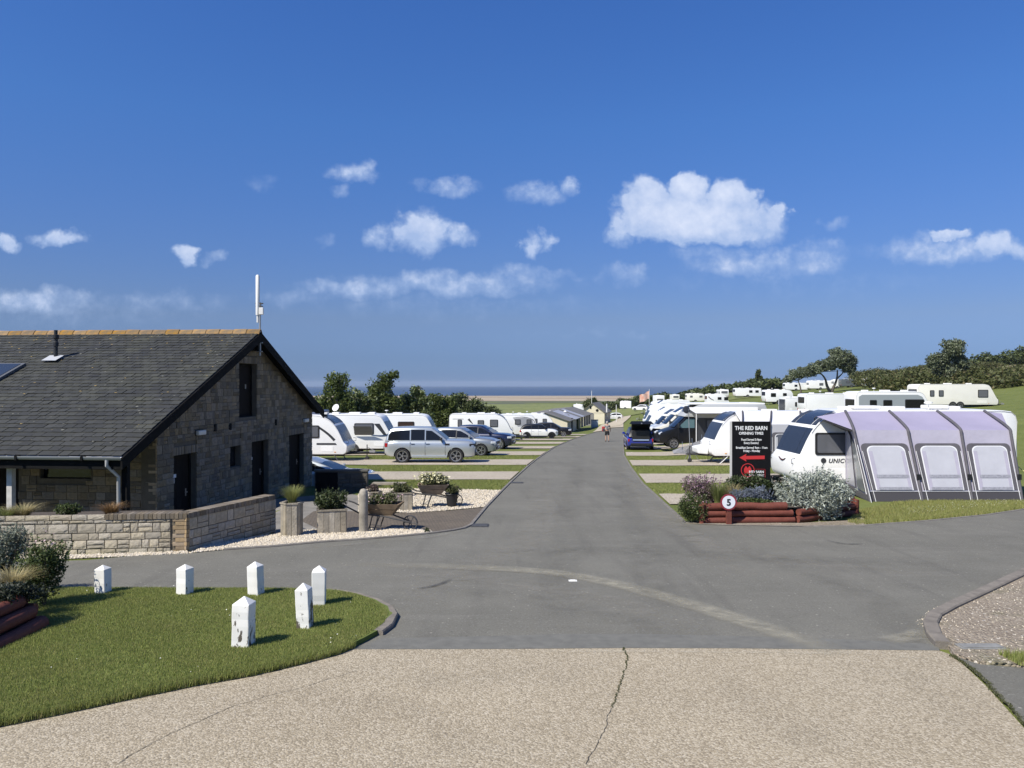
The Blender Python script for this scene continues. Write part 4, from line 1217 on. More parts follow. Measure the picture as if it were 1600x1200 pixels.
# ridge tiles
rt = MB(); th = [(-0.15, -0.11), (-0.06, 0.02), (0.0, 0.055), (0.06, 0.02), (0.15, -0.11), (0.13, -0.13), (0.0, 0.02), (-0.13, -0.13)]
rt.prism(th, -0.215, 0.215, axis='X')
ridge_me = rt.mesh('ridge_tile', RIDGE, bevel=0.008)
for k in range(int(LEN / 0.445)):
    o = bpy.data.objects.new('ridge_tile', ridge_me); C.objects.link(o); o.parent = roof
    o.location = (-0.2 - k * 0.445, RIDGE_Y, RIDGE_Z + 0.045 + 0.008 * math.sin(k * 2.3)); o.rotation_euler = (0.02 * math.sin(k * 5.1), 0.02 * math.sin(k * 3.7), 0)
for nm, q in (('barge_board', [(-0.08, EAVE - 0.30), (RIDGE_Y, RIDGE_Z - 0.30), (RIDGE_Y, RIDGE_Z - 0.03), (-0.08, EAVE - 0.05)]), ('barge_board', [(RIDGE_Y, RIDGE_Z - 0.30), (FAR_Y + 0.08, FAR_Z - 0.33), (FAR_Y + 0.08, FAR_Z - 0.03), (RIDGE_Y, RIDGE_Z + 0.0)])):
    part(nm, MB().prism(q, -0.019, 0.025, axis='X'), BLACK, bld)
part('soffit', MB().prism([(0.0, EAVE - 0.16), (RIDGE_Y, RIDGE_Z - 0.16), (FAR_Y, FAR_Z - 0.16), (FAR_Y, FAR_Z - 0.13), (RIDGE_Y, RIDGE_Z - 0.13), (0.0, EAVE - 0.13)], GX + 0.0, -0.025, axis='X'), BLACK, bld)
part('rafter_block', MB().box((-0.15, RIDGE_Y, RIDGE_Z - 0.38), (0.26, 0.30, 0.42)), BLACK, bld)
part('fascia', MB().box((-LEN / 2, 0.02, EAVE - 0.20), (LEN - 0.1, 0.03, 0.22)), BLACK, bld)
gt = MB(); gp = [(0.0, 0.0), (-0.015, -0.055), (-0.06, -0.08), (-0.105, -0.055), (-0.12, 0.0), (-0.112, 0.0), (-0.098, -0.05), (-0.06, -0.07), (-0.022, -0.05), (-0.008, 0)]
gt.prism([(p[0] + 0.0, p[1] + EAVE - 0.02) for p in gp], -LEN, 0.0, axis='X')
gut = part('gutter', gt, GUTTER, bld, smooth=50)
for a in (-0.9, -2.45, -3.95, -5.5): part('gutter_bracket', MB().box((a, -0.06, EAVE - 0.06), (0.05, 0.145, 0.10)), BLACK, gut)
part('downpipe', MB().tube([(-0.35, -0.06, EAVE - 0.08), (-0.35, -0.06, EAVE - 0.22), (-0.25, 0.22, EAVE - 0.5), (-0.25, 0.22, 0.0)], 0.038, 8), GUTTER, bld, smooth=40)
for a in (-0.16, -2.92, -5.7, -8.4):
    part('verandah_post', MB().box((a, 0.35, (EAVE - 0.1) / 2), (0.13, 0.13, EAVE - 0.12)), POSTW if a < -1 else BLACK, bld, bevel=0.006)
part('verandah_beam', MB().box((-LEN / 2, 0.35, EAVE - 0.06), (LEN - 0.1, 0.15, 0.13)), BLACK, bld)
part('verandah_floor', MB().box((-LEN / 2 + 0.1, 1.0, -0.05), (LEN - 0.2, 2.2, 0.1)), mat('floor_slab', (0.2, 0.19, 0.17), 0.9, var=0.2), bld)
# vent pipe with lead flashing, roof window
def on_roof(a, y): return Vector((a, y, EAVE + y * SL))
vp = on_roof(-5.38, 5.28)
pipe = part('vent_pipe', MB().lathe([(0.055, -0.1), (0.055, 0.38), (0.075, 0.39), (0.075, 0.50), (0.055, 0.52), (0.055, 0.60), (0.085, 0.62), (0.085, 0.72), (0.05, 0.73), (0.05, 0.86)], tuple(vp), 12), mat('pipe_black', (0.018, 0.018, 0.02), 0.5), bld, smooth=40)
fl = MB().box((0, 0, 0), (0.44, 0.40, 0.012)); part('flashing', fl, mat('lead', (0.42, 0.43, 0.44), 0.5), bld, loc=tuple(vp + Vector((0, -0.12, 0.0)) + Vector((0, -math.sin(ang), math.cos(ang))) * 0.035), rot=(ang, 0, 0))
sk = on_roof(-6.42, 4.25)
w_ = part('roof_window', MB().box((0, 0, 0.03), (0.98, 1.18, 0.08)), mat('window_grey', (0.10, 0.105, 0.11), 0.5), bld, loc=tuple(sk + Vector((0, 0, 0.03))), rot=(ang, 0, 0), bevel=0.01)
part('pane', MB().box((0, 0, 0.075), (0.80, 1.0, 0.012)), mat('sky_pane', (0.03, 0.035, 0.04), 0.03, spec=0.8), w_)
# radio mast on the gable apex
mast = thing('radio_mast', 'white radio antenna on thin pole at the gable peak', 'antenna', (X(409.5, 24.55), 24.34, CZ + P(0, 556, 24.5).z - CZ))
zt = (556 - 430) / F * 24.4
part('pole', MB().tube([(0, 0, 0), (0, 0, zt * 0.66)], 0.032, 8), GALV, mast, smooth=40)
part('antenna_tube', MB().lathe([(0.058, zt * 0.50), (0.062, zt * 0.51), (0.062, zt * 0.985), (0.03, zt)], (-0.07, 0, 0), 12), WHITE, mast, smooth=40)
part('antenna_stub', MB().lathe([(0.035, zt * 0.41), (0.035, zt * 0.50)], (-0.07, 0, 0), 10), WHITE, mast, smooth=40)
part('clamp', MB().box((-0.02, 0, zt * 0.645), (0.24, 0.06, 0.035)).box((-0.02, 0, zt * 0.61), (0.22, 0.07, 0.03)).box((0.0, 0, zt * 0.628), (0.08, 0.05, 0.04)), IRON, mast)
part('radio_box', MB().box((0.055, -0.02, zt * 0.55), (0.13, 0.09, 0.22)), WHITE, mast, bevel=0.015)
part('wall_bracket', MB().box((0, -0.02, zt * 0.16), (0.18, 0.05, 0.03)).box((0, -0.02, zt * 0.05), (0.16, 0.05, 0.03)), STEEL, mast)

# ================================================================ garden walls in front of the block
WA, WB, WC = Vector((-14.2, 13.25, 0)), Vector((-5.96, 14.1, 0)), Vector((-5.06, 16.5, 0))
wtop = CZ - 2.385
gwl = thing('garden_wall', 'low sunlit rubble stone wall with brick corner and brick coping', 'wall', (WB.x, WB.y, zat(WB.x, WB.y)))
zb = zat(WB.x, WB.y); H = wtop - zb
df = (WB - WA).normalized(); rzf = math.atan2(df.y, df.x); dr = (WC - WB).normalized(); rzr = math.atan2(dr.y, dr.x)
nf = Vector((df.y, -df.x, 0)); nr_ = Vector((dr.y, -dr.x, 0)); Lf = (WB - WA).length; Lr = (WC - WB).length
core = MB()
core.box(tuple(-df * (Lf / 2 + 0.01) - nf * 0.14 + Vector((0, 0, H / 2 - 0.12))), (Lf - 0.05, 0.22, H + 0.14), rzf)
core.box(tuple(dr * (Lr / 2) - nr_ * 0.14 + Vector((0, 0, H / 2 - 0.22))), (Lr, 0.22, H + 0.30), rzr)
corep = part('wall_core', core, MORTAR, gwl)
rects = courses(-Lf + 0.1, -0.30, -0.08, H - 0.085, (0.10, 0.19), (0.12, 0.36), 21)
rects = [r for r in rects]
tops = []
u = -1.45
while u > -Lf + 0.4:
    w = float(rng(int(-u * 1000)).uniform(0.22, 0.45)); tops.append((u - w / 2, H - 0.035, w, 0.10)); u -= w
blocks(corep, 'stone', STONE_L, rects + tops, lambda u, z: tuple(df * u - nf * 0.035 + Vector((0, 0, z))), rzf, 0.05, 280, 22, lambda r: -r[0], 'stone_pale', amp=0.034, nx=4, nz=3, gap=0.015)
rects = courses(0.05, Lr, -0.20, H - 0.085, (0.10, 0.19), (0.12, 0.36), 23)
blocks(corep, 'stone', STONE_L, rects, lambda u, z: tuple(dr * u - nr_ * 0.035 + Vector((0, 0, z))), rzr, 0.05, 300, 24, lambda r: r[0], 'stone_pale', amp=0.034, nx=4, nz=3, gap=0.015)
bq = []
for k in range(int((H - 0.08) / 0.075) + 1): bq.append((-0.11 if k % 2 else -0.135, 0.0 + k * 0.075, 0.215 if k % 2 else 0.265, 0.075))
blocks(corep, 'brick', BRICK, bq, lambda u, z: tuple(df * u - nf * 0.03 + Vector((0, 0, z))), rzf, 0.05, 300, 25, lambda r: r[0], 'brick_quoin2', amp=0.012, nx=1, nz=1, gap=0.009)
bq = [(0.02, 0.0 + k * 0.075, 0.09, 0.075) for k in range(int((H - 0.08) / 0.075) + 1)]
blocks(corep, 'brick', BRICK, bq, lambda u, z: tuple(dr * u - nr_ * 0.03 + Vector((0, 0, z))), rzr, 0.05, 300, 26, lambda r: r[0], 'brick_quoin2', amp=0.012, nx=1, nz=1, gap=0.009)
cop = [(-0.04 - k * 0.076, H - 0.035, 0.075, 0.105) for k in range(19)]
blocks(corep, 'brick', BRICK_G, cop, lambda u, z: tuple(df * u - nf * 0.125 + Vector((0, 0, z))), rzf, 0.27, 300, 27, lambda r: r[0], 'brick_cope', dv=.03, amp=0.006, nx=1, nz=1, gap=0.009)
cop = [(0.04 + k * 0.076, H - 0.035, 0.075, 0.105) for k in range(int(Lr / 0.076))]
blocks(corep, 'brick', BRICK_G, cop, lambda u, z: tuple(dr * u - nr_ * 0.125 + Vector((0, 0, z))), rzr, 0.27, 300, 28, lambda r: r[0], 'brick_cope', dv=.03, amp=0.006, nx=1, nz=1, gap=0.009)
# soil bed behind the wall
bed = MB(); cy = -nf * 0.75
bed.box(tuple(WB - df * (Lf / 2 + 0.2) - nf * 0.75 + Vector((0, 0, wtop - 0.37))), (Lf - 0.5, 1.0, 0.5), rzf)
o = part('soil_bed', bed, mat('soil', (0.07, 0.055, 0.04), 0.95, var=0.3, vscale=8, bump=0.6), None); o['kind'] = 'structure'

# bin-store wall beyond the gable, its shade darkened into stone and coping colour
bz = CZ - 137 / F * 26
bs = thing('yard_wall', 'dark stone bin store wall in shade beside the gable', 'wall', (-5.8, 26.0, zat(-5.8, 26)))
hb = bz - zat(-5.8, 26)
core = MB().box((0, 0.15, hb / 2 - 0.15), (1.78, 0.22, hb + 0.3))
cp = part('wall_core', core, MORTAR_D, bs)
blocks(cp, 'stone', mat('wall_stone_yard_shaded', (0.09, 0.08, 0.066), 0.92, rand=0.3, var=0.2, vscale=4), courses(-0.1, 0.9, -0.1, hb - 0.07, (0.1, 0.17), (0.18, 0.42), 31), lambda u, z: (u, 0.03, z), 0, 0.05, 300, 32, lambda r: r[0], 'stone_dark', amp=0.05)
part('coping', MB().box((0, 0.15, hb + 0.03), (1.84, 0.30, 0.06)), mat('coping_shaded', (0.10, 0.095, 0.085), 0.9, var=0.2), bs, bevel=0.01)
gt_ = part('gate', MB().box((-0.47, 0.0, hb / 2), (0.72, 0.05, hb - 0.06)), BLACK, bs)
for k in range(5): part('gate_plank', MB().box((-0.77 + k * 0.15, -0.035, hb / 2), (0.135, 0.02, hb - 0.1)), BLACK, gt_)

# ================================================================ vehicles
TYRE = mat('tyre', (0.016, 0.016, 0.017), 0.85)
ALLOY = mat('alloy', (0.50, 0.50, 0.51), 0.3, metal=0.85)
ALLOY_D = mat('alloy_dark', (0.045, 0.045, 0.047), 0.4, metal=0.6)
TRIM = mat('black_trim', (0.016, 0.016, 0.017), 0.5)
PANE = mat('tinted_pane', (0.010, 0.011, 0.013), 0.08, spec=0.35)
PANE_G = mat('grey_pane', (0.12, 0.125, 0.14), 0.12, spec=0.7)
LENS = mat('lamp_lens', (0.62, 0.64, 0.66), 0.1, spec=0.8)
RED_L = mat('tail_lens', (0.30, 0.012, 0.012), 0.15)
GELW = mat('gelcoat_white', (0.80, 0.80, 0.785), 0.30, spec=0.5, var=0.03, vscale=0.8)
GELC = mat('gelcoat_cream', (0.80, 0.775, 0.69), 0.38, var=0.05, vscale=0.7)
GELG = mat('gelcoat_grey', (0.30, 0.33, 0.345), 0.35)
CHASSIS = mat('chassis', (0.03, 0.03, 0.032), 0.8)
DECAL_D = mat('decal_charcoal', (0.035, 0.037, 0.042), 0.4)
DECAL_B = mat('decal_blue', (0.05, 0.085, 0.16), 0.4)
DECAL_G = mat('decal_grey', (0.33, 0.335, 0.35), 0.4)
NAVYPANE = mat('front_pane', (0.024, 0.028, 0.037), 0.16, spec=0.25)


def paint(name, col, metal=0.0, rough=0.28):
    return mat('paint_' + name, col, rough, metal=metal, coat=1.0)


def wheel_meshes(r, w, rim_m, spokes, key):
    if ('wheel', key) in _BLK: return _BLK[('wheel', key)]
    t = MB().lathe([(r * 0.70, -w / 2), (r * 0.93, -w / 2), (r, -w * 0.3), (r, w * 0.3), (r * 0.93, w / 2), (r * 0.70, w / 2), (r * 0.68, w * 0.42), (r * 0.68, -w * 0.42), (r * 0.70, -w / 2)], n=24, axis='Y')
    tm = t.mesh('wheel', TYRE, smooth=40)
    q = MB()
    for s in (-1, 1):
        y = s * w * 0.44
        q.lathe([(r * 0.71, y), (r * 0.71, y + s * 0.015), (r * 0.63, y + s * 0.012), (r * 0.60, y - s * 0.05)], n=24, axis='Y', caps=False)
        q.lathe([(0.0001, y + s * 0.012), (r * 0.15, y + s * 0.012), (r * 0.17, y - s * 0.02)], n=12, axis='Y')
        for k in range(spokes):
            for dd in (-0.16, 0.16):
                a = 2 * math.pi * k / spokes; a2 = a + dd
                p0 = Vector((math.cos(a) * r * 0.1, y - s * 0.004, math.sin(a) * r * 0.1)); p1 = Vector((math.cos(a2) * r * 0.66, y - s * 0.004, math.sin(a2) * r * 0.66))
                d = (p1 - p0); c = (p0 + p1) / 2
                q.box(tuple(c), (d.length, 0.02, r * 0.07), ry=-math.atan2(d.z, d.x))
    q.lathe([(0.0001, s * w * .25), (r * 0.66, s * w * .25)], n=20, axis='Y', m=1, caps=False)
    qm = q.mesh('rim', [rim_m, ALLOY_D], smooth=30)
    _BLK[('wheel', key)] = (tm, qm)
    return tm, qm


def add_wheel(root, loc, me):
    w = link('wheel', me[0], root, loc); link('rim', me[1], w)
    return w


def boolean(me, cutter):
    o = bpy.data.objects.new('tmp', me); C.objects.link(o); c = bpy.data.objects.new('cut', cutter); C.objects.link(c)
    md = o.modifiers.new('b', 'BOOLEAN'); md.operation = 'DIFFERENCE'; md.object = c; md.solver = 'EXACT'
    try: md.material_mode = 'TRANSFER'
    except Exception: pass
    dg = bpy.context.evaluated_depsgraph_get(); dg.update()
    r = bpy.data.meshes.new_from_object(o.evaluated_get(dg))
    bpy.data.objects.remove(o); bpy.data.objects.remove(c)
    return r


def car(name, label, loc, rz, spec, group=None):
    """spec: L W H, belt & hood heights, cabin points, axles, wheel radius, paint, roof, rim ..."""
    S = dict(L=4.6, W=1.9, H=1.6, zb=0.24, hood=0.95, belt=1.0, tail=0.95, xr=-1.9, rr_=-1.5, rf=0.25, xf=1.05, ax=(-1.35, 1.4), r=0.35, paint=None, roof=None, pillar=None, rim=ALLOY, spokes=5, splits=(-0.95, -0.05), clad=None, glass=PANE, bulge=0.02)
    S.update(spec)
    t = thing(name, label, 'car', loc, rz, group)
    L, Wd, H = S['L'], S['W'], S['H']; hl, hw = L / 2, Wd / 2
    xs = np.concatenate([[-hl, -hl + .04, -hl + .12, -hl + .3], np.linspace(-hl + .5, hl - .55, 16), [hl - .35, hl - .18, hl - .07, hl - .015]])
    kx = [-hl, -hl + .25, S['xr'], S['xf'], hl - .45, hl - .12, hl]
    top = np.interp(xs, kx, [S['tail'] - .12, S['tail'] - .01, S['belt'], S['belt'], S['hood'], S['hood'] - (.05 if S.get('boxy') else .10), S['hood'] - (.16 if S.get('boxy') else .26)])
    bot = np.interp(xs, [-hl, -hl + .15, -hl + .8, hl - .8, hl - .15, hl], [S['zb'] + .18, S['zb'] + .07, S['zb'], S['zb'], S['zb'] + .02, S['zb'] + .08])
    wid = np.interp(xs, [-hl, -hl + .12, -hl + .45, hl - .8, hl - .3, hl - .08, hl], [hw * .80, hw * .92, hw, hw, hw * (.97 if S.get('boxy') else .93), hw * (.91 if S.get('boxy') else .82), hw * (.84 if S.get('boxy') else .70)])
    rings = []
    for x, z1, z0, w in zip(xs, top, bot, wid):
        h = z1 - z0
        half = [(w * .86, z0), (w * .965, z0 + .05), (w * .985, z0 + h * .28), (w * (1.0), z0 + h * .52), (w * .99, z0 + h * .78), (w * .955, z0 + h * .93), (w * .88, z1 - .005), (w * .55, z1 + .025)]
        rings.append([(x, y, z) for y, z in half] + [(x, -y, z) for y, z in half[::-1]])
    mb = MB().loft(rings)
    pm = S['paint']
    me = mb.mesh('body', [pm, CHASSIS], smooth=42)
    cut = MB()
    for ax in S['ax']: cut.lathe([(S['r'] * 1.13, -hw - .2), (S['r'] * 1.13, hw + .2)], (ax, 0, S['r']), 28, 'Y')
    cm = cut.mesh('cut', CHASSIS, smooth=40)
    me = boolean(me, cm)
    me.name = 'body'; me.set_sharp_from_angle(angle=RAD(42))
    body = link('body', me, t)
    # cabin
    zb_ = S['belt'] - .03; wb = hw * .90; wt = hw * S.get('tumble', .70)
    rc = [(S['xr'], zb_), (S['xr'] * .55 + S['rr_'] * .45 - .03, zb_ * .52 + (H - .09) * .48), (S['rr_'], H - .10), (S['rr_'] + .25, H - .03), ((S['rr_'] + S['rf']) / 2, H), (S['rf'] - .12, H - .025), (S['rf'] + .06, H - .085), (S['xf'] * .5 + S['rf'] * .5, (zb_ + H - .05) / 2 + .03), (S['xf'], zb_)]
    rc = [(v.x, v.z) for v in catmull([Vector((a, 0, b)) for a, b in rc], 4)]
    wz = lambda z: wb + (wt - wb) * (z - zb_) / (H - zb_)
    cb = MB(); n = len(rc); vs = []
    for (x, z) in rc:
        w = wz(z); cr = .035 if z > H - .2 else .0
        vs += [(x, -w, z), (x, -w * .6, z + cr), (x, 0, z + cr * 1.3), (x, w * .6, z + cr), (x, w, z)]
    fs = []
    for i in range(n - 1):
        for k in range(4): fs.append([5 * i + k, 5 * i + k + 1, 5 * i + 6 + k, 5 * i + 5 + k])
    fs.append([5 * i for i in range(n)]); fs.append([5 * i + 4 for i in range(n)][::-1])
    fs.append([0, 1, 2, 3, 4][::-1] + [5 * (n - 1) + k for k in range(5)])
    cb.add(vs, fs)
    roof = part('roof', cb, S['roof'] or pm, t, smooth=50, bevel=0.02, bseg=1)
    rx = [p[0] for p in rc]; rzz = [p[1] for p in rc]
    imax = int(np.argmax(rzz))

    def roof_at(x):
        return float(np.interp(x, rx, rzz)) if all(b > a for a, b in zip(rx, rx[1:])) else float(np.interp(x, sorted(rx), [z for _, z in sorted(zip(rx, rzz))]))
    # side glass in panes
    edges = [S['rr_'] - (S['rr_'] - S['xr']) * .55] + list(S['splits']) + [S['xf'] - .28]
    for i, (a, b) in enumerate(zip(edges, edges[1:])):
        for s in (-1, 1):
            poly = [(a + (.03 if i else .0), zb_ + .05), (b - .03, zb_ + .05)]
            tops = [(x, roof_at(x) - .085 - (.03 if i in (0, len(edges) - 2) else 0)) for x in np.linspace(b - .03, a + .03, 9)]
            poly += [(x, z) for x, z in tops if z > zb_ + .07]
            vs1 = [(x, s * (wz(z) + .006), z) for x, z in poly]; vs0 = [(x, s * (wz(z) - .03), z) for x, z in poly]; m_ = len(poly)
            q = MB().add(vs1 + vs0, [list(range(m_))] + [[k, (k + 1) % m_, m_ + (k + 1) % m_, m_ + k] for k in range(m_)])
            part('side_window', q, S['glass'], t)
        if i and S['pillar']:
            for s in (-1, 1):
                z1 = roof_at(a) - .09
                part('pillar', MB().add([(a - .03, s * (wz(zb_) + .004), zb_ + .03), (a + .03, s * (wz(zb_) + .004), zb_ + .03), (a + .03, s * (wz(z1) + .004), z1), (a - .03, s * (wz(z1) + .004), z1)], [(0, 1, 2, 3)]), S['pillar'], t)

    def screen(nm, i0, i1, inset):
        vs = []; fs = []; pts = rc[i0:i1 + 1]
        for j, (x, z) in enumerate(pts):
            a = pts[max(j - 1, 0)]; b = pts[min(j + 1, len(pts) - 1)]
            dx, dz = b[0] - a[0], b[1] - a[1]; l = math.hypot(dx, dz); nx, nz = -dz / l, dx / l
            if nz < 0: nx, nz = -nx, -nz
            w = wz(z) - inset
            for yy in (-w, -w * .5, 0, w * .5, w): vs.append((x + nx * .010, yy, z + nz * .010 + (.02 * (1 - abs(yy) / max(w, .1)) if z > H - .25 else 0.004)))
            if j:
                for k in range(4): fs.append([5 * j - 5 + k, 5 * j - 4 + k, 5 * j + 1 + k, 5 * j + k])
        part(nm, MB().add(vs, fs), S['glass'], t, smooth=60)
    zi = [i for i in range(n) if i > imax and rzz[i] < H - .10]
    screen('windscreen', zi[0], n - 2, .07)
    zi = [i for i in range(n) if i < imax and rzz[i] < H - .13]
    if not S.get('tailgate_open'): screen('rear_window', 2, zi[-1], .10)
    # lamps, bumpers, mirrors, handles
    for s in (-1, 1):
        hh = S['hood']
        part('headlight', MB().box((hl - .20, s * hw * .74, hh - .20), (.30, hw * .36, .14), rz=-s * .42), S.get('lamp', LENS), t, bevel=.03)
        part('tail_light', MB().box((-hl + .10, s * hw * .855, S['tail'] - .20), (.16, .13, .20), rz=s * .25), RED_L, t, bevel=.03)
        mr = part('wing_mirror', MB().box((S['xf'] - .32, s * (hw + .04), S['belt'] + .09), (.13, .20, .14)), S.get('mirror', pm), t, bevel=.035)
        part('mirror_arm', MB().box((S['xf'] - .32, s * (hw - .06), S['belt'] + .03), (.07, .12, .05)), TRIM, mr)
        for x in [e + .16 for e in list(S['splits'])[:2]]:
            part('door_handle', MB().box((x - .02, s * (hw * .995 + .004), S['belt'] - .17), (.19, .03, .035)), S.get('handle', pm), t, bevel=.008)
        for x in list(S['splits']) + [S['xf'] - .12]:
            part('door_gap', MB().box((x - .0, s * (hw * .985), S['belt'] * .5 + .16), (.010, .03, S['belt'] * .62)), TRIM, t)
        part('sill', MB().box((0.0, s * hw * .955, S['zb'] + .06), (S['ax'][1] - S['ax'][0] - S['r'] * 2.4, .10, .12)), S['clad'] or pm, t, bevel=.02)
    part('grille', MB().box((hl - .035, 0, S['hood'] - .24), (.09, hw * .95, .17)), S.get('grille', TRIM), t, bevel=.02)
    part('front_bumper', MB().box((hl - .05, 0, S['zb'] + .20), (.16, hw * 1.25, .18)), TRIM, t, bevel=.04)
    part('rear_bumper', MB().box((-hl + .05, 0, S['zb'] + .22), (.14, hw * 1.5, .20)), S['clad'] or TRIM, t, bevel=.04)
    if not S.get('tailgate_open'): part('rear_plate', MB().box((-hl - .012, 0, S['tail'] - .36), (.02, .50, .11)), mat('plate_yellow', (0.65, 0.50, 0.08), 0.5), t)
    part('front_plate', MB().box((hl + .035, 0, S['zb'] + .26), (.012, .50, .11)), mat('plate_white', (0.7, 0.7, 0.68), 0.5), t)
    if S.get('rails'):
        for s in (-1, 1): part('roof_rail', MB().tube([(S['rr_'] + .1, s * wt * .92, H - .02), (S['rr_'] + .25, s * wt * .92, H + .06), (S['rf'] - .35, s * wt * .92, H + .055), (S['rf'] - .15, s * wt * .92, H - .01)], .018, 6), TRIM, t)
    if S['clad'] is not None:
        for ax in S['ax']:
            for s in (-1, 1):
                pts = [(ax + math.cos(a) * S['r'] * 1.17, s * (hw * .995), S['r'] + math.sin(a) * S['r'] * 1.17) for a in np.linspace(-.1, math.pi + .1, 14)]
                part('arch_trim', MB().tube(pts, .035, 6), S['clad'], t, smooth=60)
    if S.get('vent'):
        for s in (-1, 1): part('wing_vent', MB().box((S['xf'] - .02, s * hw * .99, S['belt'] - .19), (.24, .02, .09)), TRIM, t)
    wm = wheel_meshes(S['r'], .24, S['rim'], S['spokes'], (S['r'], S['rim'].name, S['spokes']))
    for ax in S['ax']:
        for s in (-1, 1): add_wheel(t, (ax, s * (hw - .135), S['r']), wm)
    return t


def prof_curve(L, H, z0, kind):
    XF = L / 2
    rear = [(-XF + .10, z0), (-XF, z0 + .14), (-XF - .01, 1.3), (-XF + .01, H - .32), (-XF + .06, H - .13), (-XF + .18, H - .03), (-XF + .42, H)]
    if kind == 'curve': front = [(XF - 2.1, H + .005), (XF - 1.62, H - .02), (XF - 1.22, H - .12), (XF - .88, H - .31), (XF - .62, H - .58), (XF - .42, H - .92), (XF - .26, H - 1.26), (XF - .16, H - 1.46), (XF - .02, H - 1.60), (XF, z0 + .38), (XF - .05, z0 + .12), (XF - .2, z0)]
    elif kind == 'flat': front = [(XF - 1.2, H), (XF - .75, H - .05), (XF - .50, H - .17), (XF - .36, H - .40), (XF - .24, H - .80), (XF - .13, H - 1.15), (XF - .02, H - 1.35), (XF, z0 + .35), (XF - .04, z0 + .1), (XF - .16, z0)]
    elif kind == 'wedge': front = [(XF - 1.5, H), (XF - 1.1, H - .06), (XF - .85, H - .2), (XF - .6, H - .6), (XF - .36, H - 1.05), (XF - .1, H - 1.5), (XF, z0 + .5), (XF, z0 + .15), (XF - .16, z0)]
    elif kind == 'round': front = [(XF - 1.0, H), (XF - .62, H - .06), (XF - .34, H - .22), (XF - .16, H - .5), (XF - .06, H - .9), (XF, H - 1.35), (XF - .01, z0 + .4), (XF - .10, z0 + .12), (XF - .25, z0)]
    else: front = [(XF - .4, H), (XF - .1, H - .04), (XF, H - .2), (XF, z0 + .1), (XF - .05, z0)]
    return rear, front


